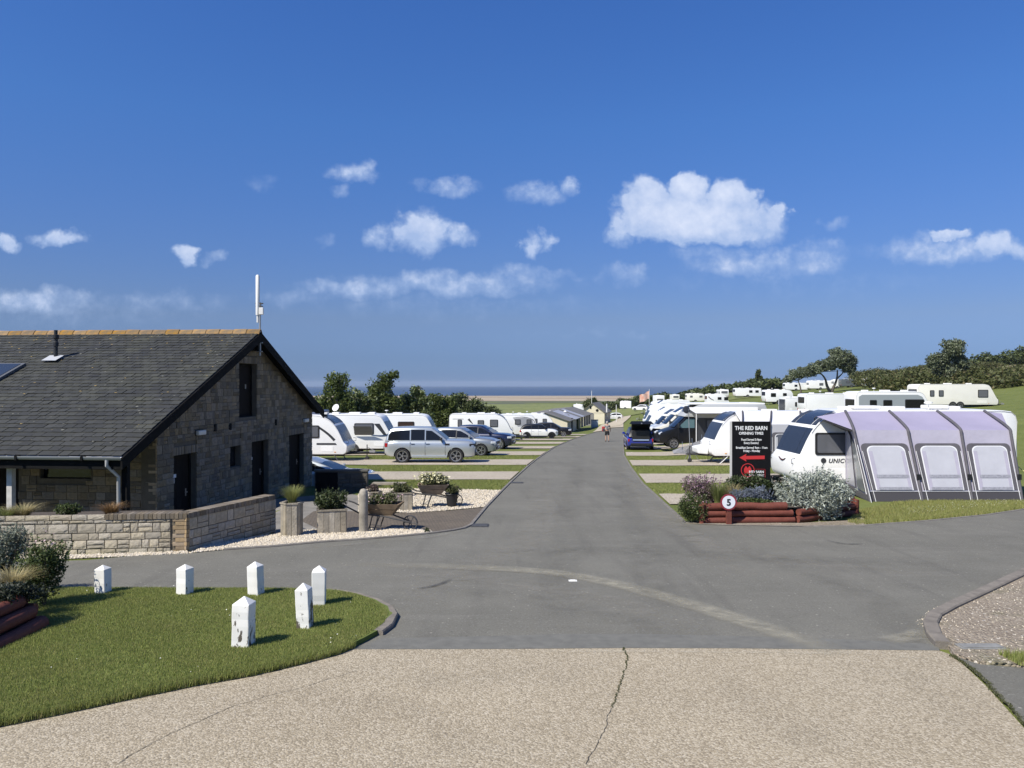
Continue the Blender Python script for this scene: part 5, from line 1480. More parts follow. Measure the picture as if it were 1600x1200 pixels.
def caravan(name, label, loc, rz, L=6.0, W=2.25, H=2.58, kind='curve', body=GELW, wins=((-1.9, -1.3, 1.35, 1.95), (-.4, .3, 1.35, 1.95), (.9, 1.8, 1.3, 1.95)), group=None, front=True, axles=1, roofbits=True, door=None, decals=(), detail=True, z0=0.42, front_mat=NAVYPANE, frame=TRIM, pane=PANE_G, lower=None, frontdark=True, rearwin=True, stays=True, rearlights=True, cat='caravan'):
    t = thing(name, label, cat, loc, rz, group)
    rear, fr = prof_curve(L, H, z0, kind)
    pf = [(v.x, v.z) for v in catmull([Vector((a, 0, b)) for a, b in fr], 3)]
    prof = [(x, z) for x, z in rear] + pf
    mb = MB().prism(prof, -W / 2, W / 2)
    part('body', mb, body, t, smooth=35, bevel=0.045)
    if lower: part('skirt', MB().prism([(-L / 2 + .03, z0 - .02), (L / 2 - .12, z0 - .02), (L / 2 - .02, z0 + .30), (-L / 2 - .0, z0 + .30)], -W / 2 - .008, W / 2 + .008), lower, t)
    for (x0, x1, za, zb) in wins:
        for s in (-1, 1):
            f = part('window', MB().prism(rr(x0, x1, za, zb, .07), s * (W / 2 - .01), s * (W / 2 + .022)), frame, t)
            part('pane', MB().prism(rr(x0 + .07, x1 - .07, za + .07, zb - .06, .05), s * (W / 2 + .01), s * (W / 2 + .03)), pane, f)

    def strip(nm, i0, i1, ya, yb, m, off=.012, th=.03):
        pts = pf[i0:i1 + 1]; r = []
        for j, (x, z) in enumerate(pts):
            a = pts[max(j - 1, 0)]; b = pts[min(j + 1, len(pts) - 1)]; dx, dz = b[0] - a[0], b[1] - a[1]; l = math.hypot(dx, dz) or 1; nx, nz = -dz / l, dx / l
            if nx < -0.2: nx, nz = -nx, -nz
            r.append([(x + nx * off, ya, z + nz * off), (x + nx * off, yb, z + nz * off), (x - nx * th, yb, z - nz * th), (x - nx * th, ya, z - nz * th)])
        return part(nm, MB().loft(r), m, t, smooth=40)
    t['n'] = len(pf)
    if front:
        if kind == 'curve':
            strip('front_window', 12, 20, -W * .30, W * .30, front_mat, .014)
            for s in (-1, 1): strip('front_window', 12, 20, min(s * W * .308, s * W * .475), max(s * W * .308, s * W * .475), front_mat, .012)
            if frontdark:
                strip('roof_light', 4, 11, -W * .30, W * .30, front_mat, .014)
                for s in (-1, 1): strip('roof_light', 5, 11, min(s * W * .33, s * W * .475), max(s * W * .33, s * W * .475), DECAL_D, .012)
        elif kind in ('flat', 'wedge'):
            strip('front_window', 8, 16, -W * .18, W * .18, front_mat)
            for s in (-1, 1): strip('front_window', 8, 16, min(s * W * .20, s * W * .46), max(s * W * .20, s * W * .46), front_mat)
        else:
            strip('front_window', 6, 12, -W * .42, W * .42, front_mat)
    if rearwin:
        f = part('rear_window', MB().prism(rr(-W * .36, W * .36, 1.40, 2.0, .08), -L / 2 - .03, -L / 2 + .03, axis='X'), frame, t)
        part('pane', MB().prism(rr(-W * .36 + .06, W * .36 - .06, 1.46, 1.94, .06), -L / 2 - .04, -L / 2, axis='X'), pane, f)
    if rearlights:
        for s in (-1, 1): part('tail_light', MB().box((-L / 2 + .0, s * W * .42, z0 + .28), (.05, .12, .34)), RED_L, t, bevel=.02)
    if door is not None:
        s = 1
        for s in (-1, 1):
            f = part('door', MB().prism(rr(door - .31, door + .31, z0 + .04, z0 + 1.82, .08), s * (W / 2 - .01), s * (W / 2 + .018)), body, t, bevel=.004)
            part('door_seal', MB().prism(rr(door - .325, door + .325, z0 + .025, z0 + 1.835, .09), s * (W / 2 - .01), s * (W / 2 + .008)), TRIM, f)
            p2 = part('door_window', MB().prism(rr(door - .18, door + .18, z0 + 1.05, z0 + 1.62, .06), s * (W / 2), s * (W / 2 + .026)), frame, f)
    ax = [-.15] if axles == 1 else [-.55, .20]
    wm = wheel_meshes(.33, .19, ALLOY, 6, 'caravan')
    for a in ax:
        for s in (-1, 1):
            add_wheel(t, (a, s * (W / 2 - .09), .33), wm)
            q = [(a + math.cos(k) * .42, .33 + math.sin(k) * .42) for k in np.linspace(.15, math.pi - .15, 10)]
            part('wheel_arch', MB().prism(q, s * (W / 2 - .02), s * (W / 2 + .006)), CHASSIS, t)
    fr_ = MB()
    for s in (-1, 1): fr_.box((0, s * .55, z0 - .07), (L - .5, .07, .14))
    xh = L / 2 + 1.15
    for s in (-1, 1): fr_.tube([(L / 2 - .5, s * .75, z0 - .03), (xh - .15, 0, z0 + .02)], .045, 6)
    fr_.box((-.2, 0, z0 - .1), (.12, W - .3, .12))
    part('chassis', fr_, CHASSIS, t)
    part('hitch', MB().box((xh - .02, 0, z0 + .06), (.34, .10, .10)).tube([(xh + .1, 0, z0 + .1), (xh - .25, 0, z0 + .28)], .02, 6), mat('hitch_grey', (0.25, 0.25, 0.26), 0.5), t)
    jw = part('jockey_wheel', MB().tube([(xh - .32, .12, .12), (xh - .32, .12, z0 + .42)], .028, 8).lathe([(.10, .08), (.115, .10), (.115, .15), (.10, .17)], (xh - .32, 0, .11), 12, 'Y'), CHASSIS, t)
    if stays:
        for sx in (-1, 1):
            for s in (-1, 1): part('corner_steady', MB().tube([(sx * (L / 2 - .75), s * (W / 2 - .3), z0 - .05), (sx * (L / 2 - .5), s * (W / 2 - .25), .02)], .03, 6).box((sx * (L / 2 - .5), s * (W / 2 - .25), .015), (.14, .14, .03)), mat('hitch_grey', (0.25, 0.25, 0.26), 0.5), t)
    if roofbits:
        g = rng(int(abs(loc[0]) * 10 + abs(loc[1])))
        for k, x in enumerate((-L * .30, -L * .02, L * .20)):
            part('roof_vent', MB().box((x + g.uniform(-.2, .2), g.uniform(-.3, .3), H + .05), (.42 if k != 1 else .7, .42, .11)), WHITE, t, bevel=.03)
        if g.uniform() < .6:
            a = part('aerial', MB().tube([(-L * .15, .5, H), (-L * .15, .5, H + .22)], .012, 6).lathe([(.0001, H + .2), (.13, H + .21), (.12, H + .26), (.0001, H + .28)], (-L * .15, .5, 0), 12), WHITE, t)
    if detail:
        for s in (-1, 1):
            part('awning_rail', MB().tube([(x, s * (W / 2 + .004), z - .03) for x, z in [(-L / 2 + .06, 1.0)] + [p for p in rear[3:]] + pf[2:14]], .011, 5), mat('rail_grey', (0.5, 0.5, 0.5), 0.4), t)
            part('service_hatch', MB().prism(rr(L * .24, L * .36, z0 + .15, z0 + .42, .03), s * (W / 2 - .01), s * (W / 2 + .010)), body, t, bevel=.006)
            part('marker_lamp', MB().box((L * .38, s * (W / 2 + .01), z0 + .12), (.09, .02, .035)), mat('amber', (0.6, 0.25, 0.03), 0.3), t)
            part('grab_handle', MB().tube([(L / 2 - .12, s * (W / 2 - .12), z0 + .55), (L / 2 + .05, s * (W / 2 - .12), z0 + .57), (L / 2 + .05, s * (W / 2 - .12), z0 + .72), (L / 2 - .1, s * (W / 2 - .12), z0 + .74)], .014, 6), TRIM, t)
    for d in decals:
        nm, poly, m = d
        for s in (-1, 1): part(nm, MB().prism(poly, s * (W / 2 - .02), s * (W / 2 + .006)), m, t)
    return t


def swoosh(pts, w0, w1):
    """band (x,z) polygon along a curve, tapering w0 -> w1"""
    p = catmull([Vector((x, 0, z)) for x, z in pts], 5); a = []; b = []; n = len(p)
    for i, q in enumerate(p):
        t = (p[min(i + 1, n - 1)] - p[max(i - 1, 0)]).normalized(); nn = Vector((-t.z, 0, t.x)); w = w0 + (w1 - w0) * i / (n - 1)
        a.append((q.x + nn.x * w / 2, q.z + nn.z * w / 2)); b.append((q.x - nn.x * w / 2, q.z - nn.z * w / 2))
    return a + b[::-1]


def at(px, Y, dz=0.0):
    x = X(px, Y); return (x, Y, zat(x, Y) + dz)


PI = math.pi
# ---------------------------------------------------------------- cars on the left pitches
SIL = paint('silver', (0.50, 0.53, 0.53), 0.55, 0.30); GREYP = paint('grey', (0.30, 0.315, 0.32), 0.5, 0.3); NAVY = paint('navy', (0.012, 0.016, 0.045), 0.2); WHT = paint('white', (0.74, 0.74, 0.72)); BLK = mat('paint_black', (0.008, 0.008, 0.009), 0.4, coat=0.25, spec=0.3); BLU = paint('blue', (0.012, 0.030, 0.30), 0.25)
car('parked_car', 'silver boxy estate 4x4 parked side on with dark glass and silver alloys', at(674, 39.9, .03), 0, dict(L=4.60, W=1.93, H=1.80, zb=.30, hood=1.13, belt=1.16, tail=1.13, xr=-2.22, rr_=-2.0, rf=.12, xf=.92, ax=(-1.38, 1.34), r=.385, paint=SIL, pillar=SIL, splits=(-.98, -.22), handle=TRIM, mirror=TRIM, vent=True, lamp=TRIM, tumble=.78, boxy=True))
car('parked_car', 'pale grey crossover car with dark bonnet behind silver 4x4', at(720, 46.6, .03), RAD(-10), dict(L=4.65, W=1.9, H=1.63, zb=.26, hood=1.02, belt=1.08, tail=1.08, xr=-2.2, rr_=-1.60, rf=.22, xf=1.10, ax=(-1.38, 1.45), r=.365, paint=GREYP, pillar=TRIM, splits=(-1.0, -.08), rails=False))
car('parked_car', 'dark navy estate 4x4 with bright multispoke alloys and swept roof', at(753, 55.3, .03), RAD(-12), dict(L=4.7, W=1.95, H=1.65, zb=.26, hood=1.06, belt=1.12, tail=1.12, xr=-2.2, rr_=-1.60, rf=.18, xf=1.08, ax=(-1.40, 1.47), r=.39, paint=NAVY, pillar=TRIM, splits=(-1.0, -.1), spokes=9))
car('parked_car', 'small white hatchback with black roof and black wheels', at(841.5, 77.2, .03), 0, dict(L=3.85, W=1.73, H=1.42, zb=.20, hood=.92, belt=.95, tail=.97, xr=-1.85, rr_=-1.45, rf=.30, xf=.95, ax=(-1.20, 1.28), r=.31, paint=WHT, roof=BLK, pillar=TRIM, rim=ALLOY_D, splits=(-.75, -.05), clad=TRIM, mirror=TRIM, tumble=.78))
car('parked_car', 'black hatchback parked just beyond the white hatchback', at(862, 83.5, .03), RAD(-6), dict(L=4.3, W=1.8, H=1.48, zb=.2, hood=.95, belt=.98, tail=1.0, xr=-2.0, rr_=-1.5, rf=.2, xf=1.05, ax=(-1.25, 1.33), r=.32, paint=BLK, pillar=TRIM))
car('parked_car', 'silver saloon half hidden behind the dark yard wall', at(503, 32.6, .03), RAD(-3), dict(L=4.6, W=1.85, H=1.47, zb=.18, hood=.92, belt=.95, tail=1.0, xr=-2.05, rr_=-1.2, rf=-.25, xf=1.0, ax=(-1.35, 1.40), r=.33, paint=SIL, pillar=TRIM))
car('parked_car', 'distant white car beyond the cream gabled barn', at(958, 172, .15), RAD(180), dict(L=4.2, W=1.8, H=1.48, zb=.2, paint=WHT, pillar=TRIM, ax=(-1.25, 1.33), r=.32, hood=.95, belt=.98, tail=1.0, xr=-1.95, rr_=-1.5, rf=.2, xf=1.05))
car('parked_car', 'white car parked beside the sandy track bend', at(1001, 205, .15), RAD(150), dict(L=4.4, W=1.8, H=1.55, zb=.2, paint=WHT, pillar=TRIM, ax=(-1.25, 1.33), r=.33, hood=.97, belt=1.0, tail=1.0, xr=-2.0, rr_=-1.6, rf=.2, xf=1.05))
# blue hatchback seen from behind with its tailgate up
bc = car('parked_car', 'bright blue hatchback seen from behind with tailgate raised', at(997, 54.8, .03), RAD(86), dict(L=4.1, W=1.86, H=1.56, zb=.22, hood=.95, belt=.98, tail=.93, xr=-1.98, rr_=-1.62, rf=.2, xf=1.0, ax=(-1.3, 1.3), r=.34, paint=BLU, roof=BLK, pillar=TRIM, rim=ALLOY_D, tailgate_open=True))
part('boot_interior', MB().prism(rr(-.60, .60, .66, 1.40, .12), -2.075, -1.55, axis='X'), TRIM, bc)
part('boot_lip', MB().box((-2.09, 0, .76), (.05, 1.10, .07)), mat('boot_lip', (0.33, 0.42, 0.62), 0.3), bc)
tg = part('tailgate', MB().add([(-1.55, -.62, 1.52), (-1.55, .62, 1.52), (-2.25, .66, 2.06), (-2.25, -.66, 2.06), (-2.62, .84, 1.88), (-2.62, -.84, 1.88), (-1.60, -.60, 1.42), (-1.60, .60, 1.42), (-2.30, .66, 1.88), (-2.30, -.66, 1.88)], [(0, 1, 2, 3), (3, 2, 4, 5), (6, 7, 8, 9), (9, 8, 4, 5), (0, 3, 9, 6), (1, 2, 8, 7), (0, 1, 7, 6), (3, 5, 9), (2, 4, 8)]), BLK, bc)
part('rear_window', MB().add([(-1.72, -.48, 1.50), (-1.72, .48, 1.50), (-2.22, .54, 1.83), (-2.22, -.54, 1.83)], [(0, 1, 2, 3)]), PANE, tg)
part('badge', MB().lathe([(.0001, -.0), (.05, 0), (.05, .02), (.0001, .02)], (-2.60, 0, 1.92), 12, 'X'), ALLOY, tg)
part('front_door', MB().add([(.35, -.92, .35), (.35, -.92, 1.0), (.95, -.92, 1.0), (.95, -.92, .35), (.0, -1.75, .38), (.0, -1.75, 1.0), (.10, -1.6, 1.40), (.55, -1.1, 1.42)], [(3, 2, 1, 0), (3, 4, 5, 2), (2, 5, 6, 7)]), BLK, bc)
part('boot_luggage', MB().box((-1.9, .05, 1.02), (.3, .7, .06)).box((-1.95, .2, 1.08), (.1, .3, .1)), WHITE, bc, bevel=.03)

# ---------------------------------------------------------------- caravans on the left
sw = swoosh([(1.0, 1.25), (1.6, 1.2), (2.15, 1.3), (2.42, 1.55)], .05, .20)
GL = 'touring caravans on the pitches west of the lane'
c1 = caravan('touring_caravan', 'white caravan with deep dark curved front nearest the gable', at(474, 41.6, .0), 0, L=5.2, H=2.50, kind='curve', wins=((-.6, .1, 1.3, 1.95), (.55, 1.15, 1.28, 1.95)), decals=[('decal', swoosh([(1.05, 1.9), (1.6, 1.5), (1.95, 1.16)], .10, .14), DECAL_D), ('decal', [(1.0, 1.02), (2.0, 1.02), (2.08, .92), (1.0, .92)], DECAL_D)], group=GL)
part('roof_box', MB().box((0.9, 0, 2.60), (.8, .9, .26)), mat('solar_blue', (0.09, 0.11, 0.17), 0.3), c1, bevel=.05)
c2 = caravan('touring_caravan', 'white caravan with open side window, blue swoosh and grey front', at(560.5, 48.2), 0, L=4.9, H=2.52, kind='wedge', wins=((-1.75, -1.15, 1.35, 2.0), (-.05, 1.15, 1.30, 1.98)), decals=[('decal', sw, DECAL_B), ('decal', [(1.15, 1.95), (1.5, 1.95), (1.95, 1.25), (1.75, 1.25)], DECAL_D), ('decal', [(1.70, .45), (2.42, .45), (2.42, .95), (2.20, 1.35), (2.0, 1.35)], DECAL_G)], group=GL, door=-2.0)
part('open_pane', MB().box((.55, -1.42, 1.55), (1.1, .03, .72), rx=RAD(38)), PANE_G, c2)
c3 = caravan('touring_caravan', 'long white caravan with brown window behind silver 4x4', at(622, 57.2), 0, L=6.2, H=2.50, kind='wedge', wins=((.15, 1.35, 1.30, 1.98), (-2.1, -1.5, 1.4, 2.0)), pane=mat('brown_pane', (0.05, 0.03, 0.022), 0.15), group=GL, lower=None)
c4 = caravan('touring_caravan', 'white caravan with three side windows and dark curved nose stripe', at(752, 72.4), 0, L=5.9, H=2.52, kind='curve', wins=((-2.15, -1.75, 1.3, 2.0), (-.3, .3, 1.45, 1.95), (.85, 1.6, 1.3, 2.0)), decals=[('decal', swoosh([(-2.6, 2.05), (-1.6, 2.05)], .04, .04), DECAL_D), ('decal', swoosh([(-1.15, 2.05), (-.75, 1.6)], .22, .05), DECAL_D), ('decal', swoosh([(-2.0, 1.22), (-1.2, 1.22)], .04, .04), DECAL_D)], group=GL)
c5 = caravan('touring_caravan', 'white caravan with grey nose graphics behind white hatchback', at(800, 80.5), 0, L=5.4, H=2.42, kind='flat', wins=((.3, .9, 1.4, 1.95), (1.5, 2.0, 1.4, 1.95)), decals=[('decal', [(.15, 2.05), (1.3, 2.15), (2.1, 1.95), (2.3, 1.3), (1.6, 1.3), (.6, 1.2)], DECAL_G), ('decal', swoosh([(.1, 2.1), (1.2, 2.2), (2.1, 1.95), (2.35, 1.6)], .04, .07), DECAL_D)], group=GL)
c6 = caravan('touring_caravan', 'white caravan with dark front arch beside cream shed end', at(834, 91), 0, L=5.2, H=2.50, kind='curve', wins=((-.3, .4, 1.4, 1.95), (1.0, 1.5, 1.4, 1.95)), group=GL, detail=False)
c7 = caravan('touring_caravan', 'white caravan roof just showing behind dark front arch caravan', at(812, 99), 0, L=5.6, H=2.45, kind='flat', group=GL, detail=False)
# satellite dish on the second caravan roof
ds = thing('satellite_dish', 'white satellite dish on the roof of the second caravan', 'satellite dish', (X(526, 48.2), 48.2, zat(X(526, 48.2), 48.2) + 2.52))
part('stand', MB().tube([(0, 0, 0), (0, 0, .28)], .025, 6), STEEL, ds)
part('dish', MB().lathe([(.0001, 0), (.14, .015), (.24, .06), (.235, .07), (.13, .03), (.0001, .02)], (0, 0, 0), 16, 'X'), WHITE, ds, loc=(-.02, -.05, .36), rot=(0, RAD(-25), RAD(-115)), smooth=50)

# ================================================================ right hand pitches
LIL = mat('awning_lilac', (0.30, 0.275, 0.375), 0.8, var=0.05, vscale=1.2, bump=0.5, bscale=2.2)
LILW = mat('awning_lilac_pale', (0.37, 0.35, 0.42), 0.8, var=0.07, vscale=1.6, bump=0.8, bscale=2.6)
AWG = mat('awning_grey', (0.088, 0.083, 0.092), 0.8, var=0.15, vscale=3, bump=0.2, bscale=8)
AWD = mat('awning_dark', (0.05, 0.047, 0.053), 0.85)
PIPE = mat('awning_piping', (0.70, 0.70, 0.70), 0.6)
BLIND = mat('window_blind', (0.45, 0.45, 0.48), 0.4, spec=0.5, var=0.05, vscale=2.5, bump=0.35, bscale=3)
CREASE = mat('blind_fold', (0.27, 0.27, 0.30), 0.6, var=0.25, vscale=22)

# the big white twin-axle van with the lilac awning
UY = 25.65; UXF = 9.02; UL = 7.10; UXC = UXF + UL / 2; uz = zat(UXC, UY)
uni = caravan('touring_caravan', 'large white caravan with navy panoramic front and lilac awning attached', (UXC, UY, uz - .02), PI, L=UL, W=2.28, H=2.70, kind='curve', wins=((1.62, 2.90, 1.28, 1.99), (-2.6, -1.9, 1.4, 2.0)), axles=2, door=-.8, group=None)
# lettering on the side towards the drive (local +y after the half turn)
tm = text_mesh('UNICORN', .19, DECAL_D, .004, .003, shear=.25, align='LEFT', space=1.12)
link('lettering', tm, uni, (2.48, 1.147, 1.03), (RAD(90), 0, PI))
part('emblem', MB().lathe([(.0001, 1.142), (.085, 1.142), (.085, 1.15), (.0001, 1.15)], (2.63, 0, 1.10), 18, 'Y'), DECAL_D, uni)
part('front_badge', MB().prism([(y, 1.0 + .10 * (y / .30) ** 2) for y in np.linspace(-.30, .30, 9)] + [(y, 1.05 + .055 * (y / .30) ** 2) for y in np.linspace(.30, -.30, 9)], UL / 2 - .02, UL / 2 + .02, axis='X'), mat('badge_maroon', (0.07, 0.02, 0.022), 0.4), uni)
part('roof_vent', MB().box((.9, .2, 2.78), (.9, .5, .10)).box((-1.6, -.1, 2.78), (.7, .5, .12)), WHITE, uni, bevel=.03)
part('side_locker', MB().prism(rr(1.85, 2.75, .50, .80, .04), 1.13, 1.152), GELW, uni, bevel=.006)


def awning(name, label, x_wall, x_top, x_bot, y_wall, y_top, y_bot, z_wall, z_top, roof_m, wall_m, pane_m, zg, end=True, wing=None, piping=PIPE, cat='awning'):
    """porch with inflated frame: x lists give the frame positions at wall, eave and ground"""
    o = Vector((x_top[0], y_bot, zg(x_top[0], y_bot)))
    t = thing(name, label, cat, tuple(o))
    Wp = [Vector((x, y_wall, z_wall)) - o for x in x_wall]; T = [Vector((x, y_top, z_top)) - o for x in x_top]; B = [Vector((x, y_bot, zg(x, y_bot))) - o for x in x_bot]
    n = len(x_top)
    up = Vector((0, -.02, .02)); fw = Vector((0, -.012, 0))
    # roof panels between frames, gently sagging
    for i in range(n - 1):
        rows = []
        for a in np.linspace(0, 1, 7):
            p = Wp[i].lerp(T[i], a); q = Wp[i + 1].lerp(T[i + 1], a)
            rows.append([tuple(p.lerp(q, b) + Vector((0, 0, -.045 * math.sin(PI * b) * math.sin(PI * min(a * 1.05, 1)))))for b in np.linspace(0, 1, 7)])
        part('roof_panel', MB().loft(rows, caps=False, closed=False), roof_m, t, smooth=60)
        # front panel with a window
        rows = []
        for a in np.linspace(0, 1, 7):
            p = T[i].lerp(B[i], a * .86); q = T[i + 1].lerp(B[i + 1], a * .86)
            rows.append([tuple(p.lerp(q, b) + Vector((0, .03 * math.sin(PI * b) * math.sin(PI * a), 0))) for b in np.linspace(0, 1, 7)])
        fp = part('front_panel', MB().loft(rows, caps=False, closed=False), wall_m, t, smooth=60)

        def fpt(b, a, off=0.0):
            p = T[i].lerp(B[i], a); q = T[i + 1].lerp(B[i + 1], a)
            return p.lerp(q, b) + Vector((0, -.02 - off, 0.004))
        part('mud_skirt', MB().add([tuple(fpt(0, .86)), tuple(fpt(1, .86)), tuple(fpt(1, 1.0)), tuple(fpt(0, 1.0))], [(0, 1, 2, 3)]), AWD, t)
        # window: grey surround, pale blind, two creases
        def loop(b0, b1, a0, a1, r, off, nn=4):
            out = []
            for (cb, ca, s0) in ((b1 - r, a0 + r * .6, -90), (b1 - r * .4, a1 - .01, 0), (b0 + r * .4, a1 - .01, 90), (b0 + r, a0 + r * .6, 180)):
                if s0 in (0, 90): out.append(tuple(fpt(b1 if s0 == 0 else b0, a1, off)))
                else:
                    for k in range(nn + 1):
                        an = RAD(s0 + 90 * k / nn); out.append(tuple(fpt(cb + r * math.cos(an), ca + r * .6 * math.sin(an), off)))
            return out
        lo = loop(.06, .94, .19, .84, .10, .004); part('window_surround', MB().add(lo, [list(range(len(lo)))]), AWG, fp)
        li = loop(.155, .865, .225, .845, .12, .012); part('window_piping', MB().add(li, [list(range(len(li)))]), piping, fp)
        li = loop(.175, .845, .235, .845, .12, .018); wp = part('window_pane', MB().add(li, [list(range(len(li)))]), pane_m, fp)
        sides = [(.175, .25, .30, .83), (.78, .845, .30, .83)]
        for (b0, b1, a0, a1) in sides: part('curtain', MB().add([tuple(fpt(b0, a0, .024)), tuple(fpt(b1, a0 , .024)), tuple(fpt(b1, a1, .024)), tuple(fpt(b0, a1, .024))], [(0, 1, 2, 3)]), wall_m, fp)
        for (a0, a1) in ((.63, .675), (.80, .84)): part('fold', MB().add([tuple(fpt(.22, a0, .028)), tuple(fpt(.83, a0, .028)), tuple(fpt(.83, a1, .028)), tuple(fpt(.22, a1, .028))], [(0, 1, 2, 3)]), CREASE, fp)
        part('piping', MB().tube([tuple(fpt(.0, .86, .01)), tuple(fpt(1, .86, .01))], .008, 5), piping, t)
        for b in (.07, .93):
            part('piping', MB().tube([tuple(fpt(b, .30, .014)), tuple(fpt(b + (.03 if b > .5 else .03), 1.0, .014))], .008, 5), piping, t)
    for i in range(n):
        pts = [Wp[i] + up] + [Wp[i].lerp(T[i], .55) + up + Vector((0, -.02, .03)), T[i].lerp(Wp[i], .10) + Vector((0, -.03, .045)), T[i] + Vector((0, -.05, -.02)), T[i].lerp(B[i], .12) + Vector((0, -.04, 0)), B[i] + fw]
        part('frame_arch', MB().tube([tuple(p) for p in catmull(pts, 4)], .043, 7), AWG, t, smooth=60)
        if i > 0: part('buckle', MB().box(tuple(T[i].lerp(B[i], .66) + Vector((0, -.07, 0))), (.10, .05, .16)), TRIM, t)
    if end:
        # end wall facing along the drive: pale panel with a window, grey edge
        a, b, c = Wp[0] + Vector((0, 0, -.05)), T[0], B[0]; d = Vector((a.x + .02, a.y, B[0].z + .05)); a = Vector((a.x, a.y, a.z))
        part('end_wall', MB().add([tuple(a), tuple(b), tuple(c), tuple(d)], [(0, 1, 2, 3)]), wall_m, t)
        f = lambda u, v: (d.lerp(c, u)).lerp(a.lerp(b, u), v) + Vector((-.012, 0, 0))
        part('end_window', MB().add([tuple(f(.12, .10)), tuple(f(.46, .10)), tuple(f(.46, .80)), tuple(f(.12, .82))], [(0, 1, 2, 3)]), mat('awning_window', (0.44, 0.43, 0.47), 0.25), t)
        part('end_door', MB().add([tuple(f(.55, .10)), tuple(f(.88, .10)), tuple(f(.88, .74)), tuple(f(.55, .78))], [(0, 1, 2, 3)]), mat('awning_window_dark', (0.20, 0.21, 0.215), 0.2), t)
        for u in (.50, .93): part('piping', MB().tube([tuple(f(u, .03)), tuple(f(u, .86))], .012, 5), AWG if u < .6 else piping, t)
        part('end_skirt', MB().add([tuple(f(0, -.01) + Vector((-.01, 0, 0))), tuple(f(1, -.01) + Vector((-.01, 0, 0))), tuple(f(1, .09) + Vector((-.01, 0, 0))), tuple(f(0, .09) + Vector((-.01, 0, 0)))], [(0, 1, 2, 3)]), AWG, t)
    if wing is not None:
        w = Vector(wing) - o
        rows = [[tuple(w.lerp(Wp[0], b)) for b in np.linspace(0, 1, 5)], [tuple((w.lerp(T[0], .33)).lerp(Wp[0].lerp(T[0], .5), b)) for b in np.linspace(0, 1, 5)], [tuple((w.lerp(T[0], .9)).lerp(T[0], b)) for b in np.linspace(0, 1, 5)]]
        part('roof_wing', MB().loft(rows, caps=False, closed=False), roof_m, t, smooth=60)
        part('gusset', MB().add([tuple(w + Vector((0, -.02, -.05))), tuple(w.lerp(T[0], .9) + Vector((0, 0, -.03))), tuple(T[0].lerp(B[0], .02)), tuple(Wp[0] + Vector((0, -.03, -.62)))], [(0, 1, 2, 3)]), AWG, t)
        part('end_wing', MB().tube([tuple(w), tuple(w + Vector((-.08, 0, -.06))), tuple(w + Vector((-.06, 0, -.12)))], .02, 5), TRIM, t)
    return t


yw = UY - 1.16
aw = awning('caravan_awning', 'lilac inflatable awning with three curtained windows along caravan side', [10.62, 12.02, 13.55, 15.05], [10.15, 11.76, 13.33, 14.80], [10.33, 11.85, 13.28, 14.72], yw, 22.85, 22.15, CZ - 43 / F * yw, CZ - 72 / F * 22.85, LIL, LILW, BLIND, zat, True, wing=(9.72, yw, CZ - 51 / F * yw))
# right end return of the canvas and two guy lines
o0 = Vector(aw.location)
part('end_wall', MB().add([tuple(Vector((15.05, yw, CZ - 43 / F * yw)) - o0), tuple(Vector((14.80, 22.85, CZ - 72 / F * 22.85)) - o0), tuple(Vector((14.72, 22.15, zat(14.72, 22.15))) - o0), tuple(Vector((15.05, yw, zat(15.05, yw))) - o0)], [(0, 1, 2, 3)]), LILW, aw)
part('roof_wing', MB().add([tuple(Vector((15.05, yw, CZ - 43 / F * yw)) - o0), tuple(Vector((15.62, yw, CZ - 46 / F * yw)) - o0), tuple(Vector((14.83, 22.9, CZ - 72.5 / F * 22.85)) - o0)], [(0, 1, 2)]), LIL, aw)
part('guy_line', MB().tube([tuple(Vector((15.2, 23.4, zat(15.2, 23.4) + 1.1)) - o0), tuple(Vector((16.0, 22.4, zat(16, 22.4))) - o0)], .012, 4), mat('guy_yellow', (0.55, 0.52, 0.2), 0.7), aw)
part('guy_line', MB().tube([tuple(Vector((10.12, 22.5, CZ - 95 / F * 22.5)) - o0), tuple(Vector((10.25, 21.9, zat(10.25, 21.9))) - o0)], .010, 4), PIPE, aw)

# second white caravan with its own pale awning, dark nose
c = at(1190, 39.4); sc2 = caravan('touring_caravan', 'white caravan with black swept nose, jockey wheel towards the lane', (X(1102, 39.4) + 3.1, 39.4, c[2]), PI, L=6.2, H=2.62, kind='curve', wins=((1.05, 1.9, 1.32, 2.0), (-2.4, -1.6, 1.4, 2.0)), group=None, door=-.6)
part('front_locker', MB().prism([(3.1, .45), (3.62, .5), (3.66, .78), (3.1, .9)], -.62, .62), GELW, sc2, bevel=.05)
part('spirit_level', MB().tube([(2.2, 1.05, .42), (2.75, 1.3, .0)], .02, 5), PIPE, sc2)
ys = 39.4 - 1.15
awning('caravan_awning', 'white canvas porch awning with grey windows behind the black sign', [X(1160, ys), X(1205, ys), X(1250, ys)], [X(1160, ys - 1.8), X(1203, ys - 1.8), X(1250, ys - 1.8)], [X(1160, ys - 2.1), X(1203, ys - 2.1), X(1250, ys - 2.1)], ys, ys - 1.8, ys - 2.1, CZ - 43 / F * ys, CZ - 63 / F * (ys - 1.8), mat('awning_white', (0.66, 0.66, 0.67), 0.8, var=.04), mat('awning_ash', (0.42, 0.42, 0.44), 0.8), mat('awning_smoke', (0.09, 0.095, 0.11), 0.25), zat, True, wing=(X(1158, ys) - .3, ys, CZ - 44 / F * ys))


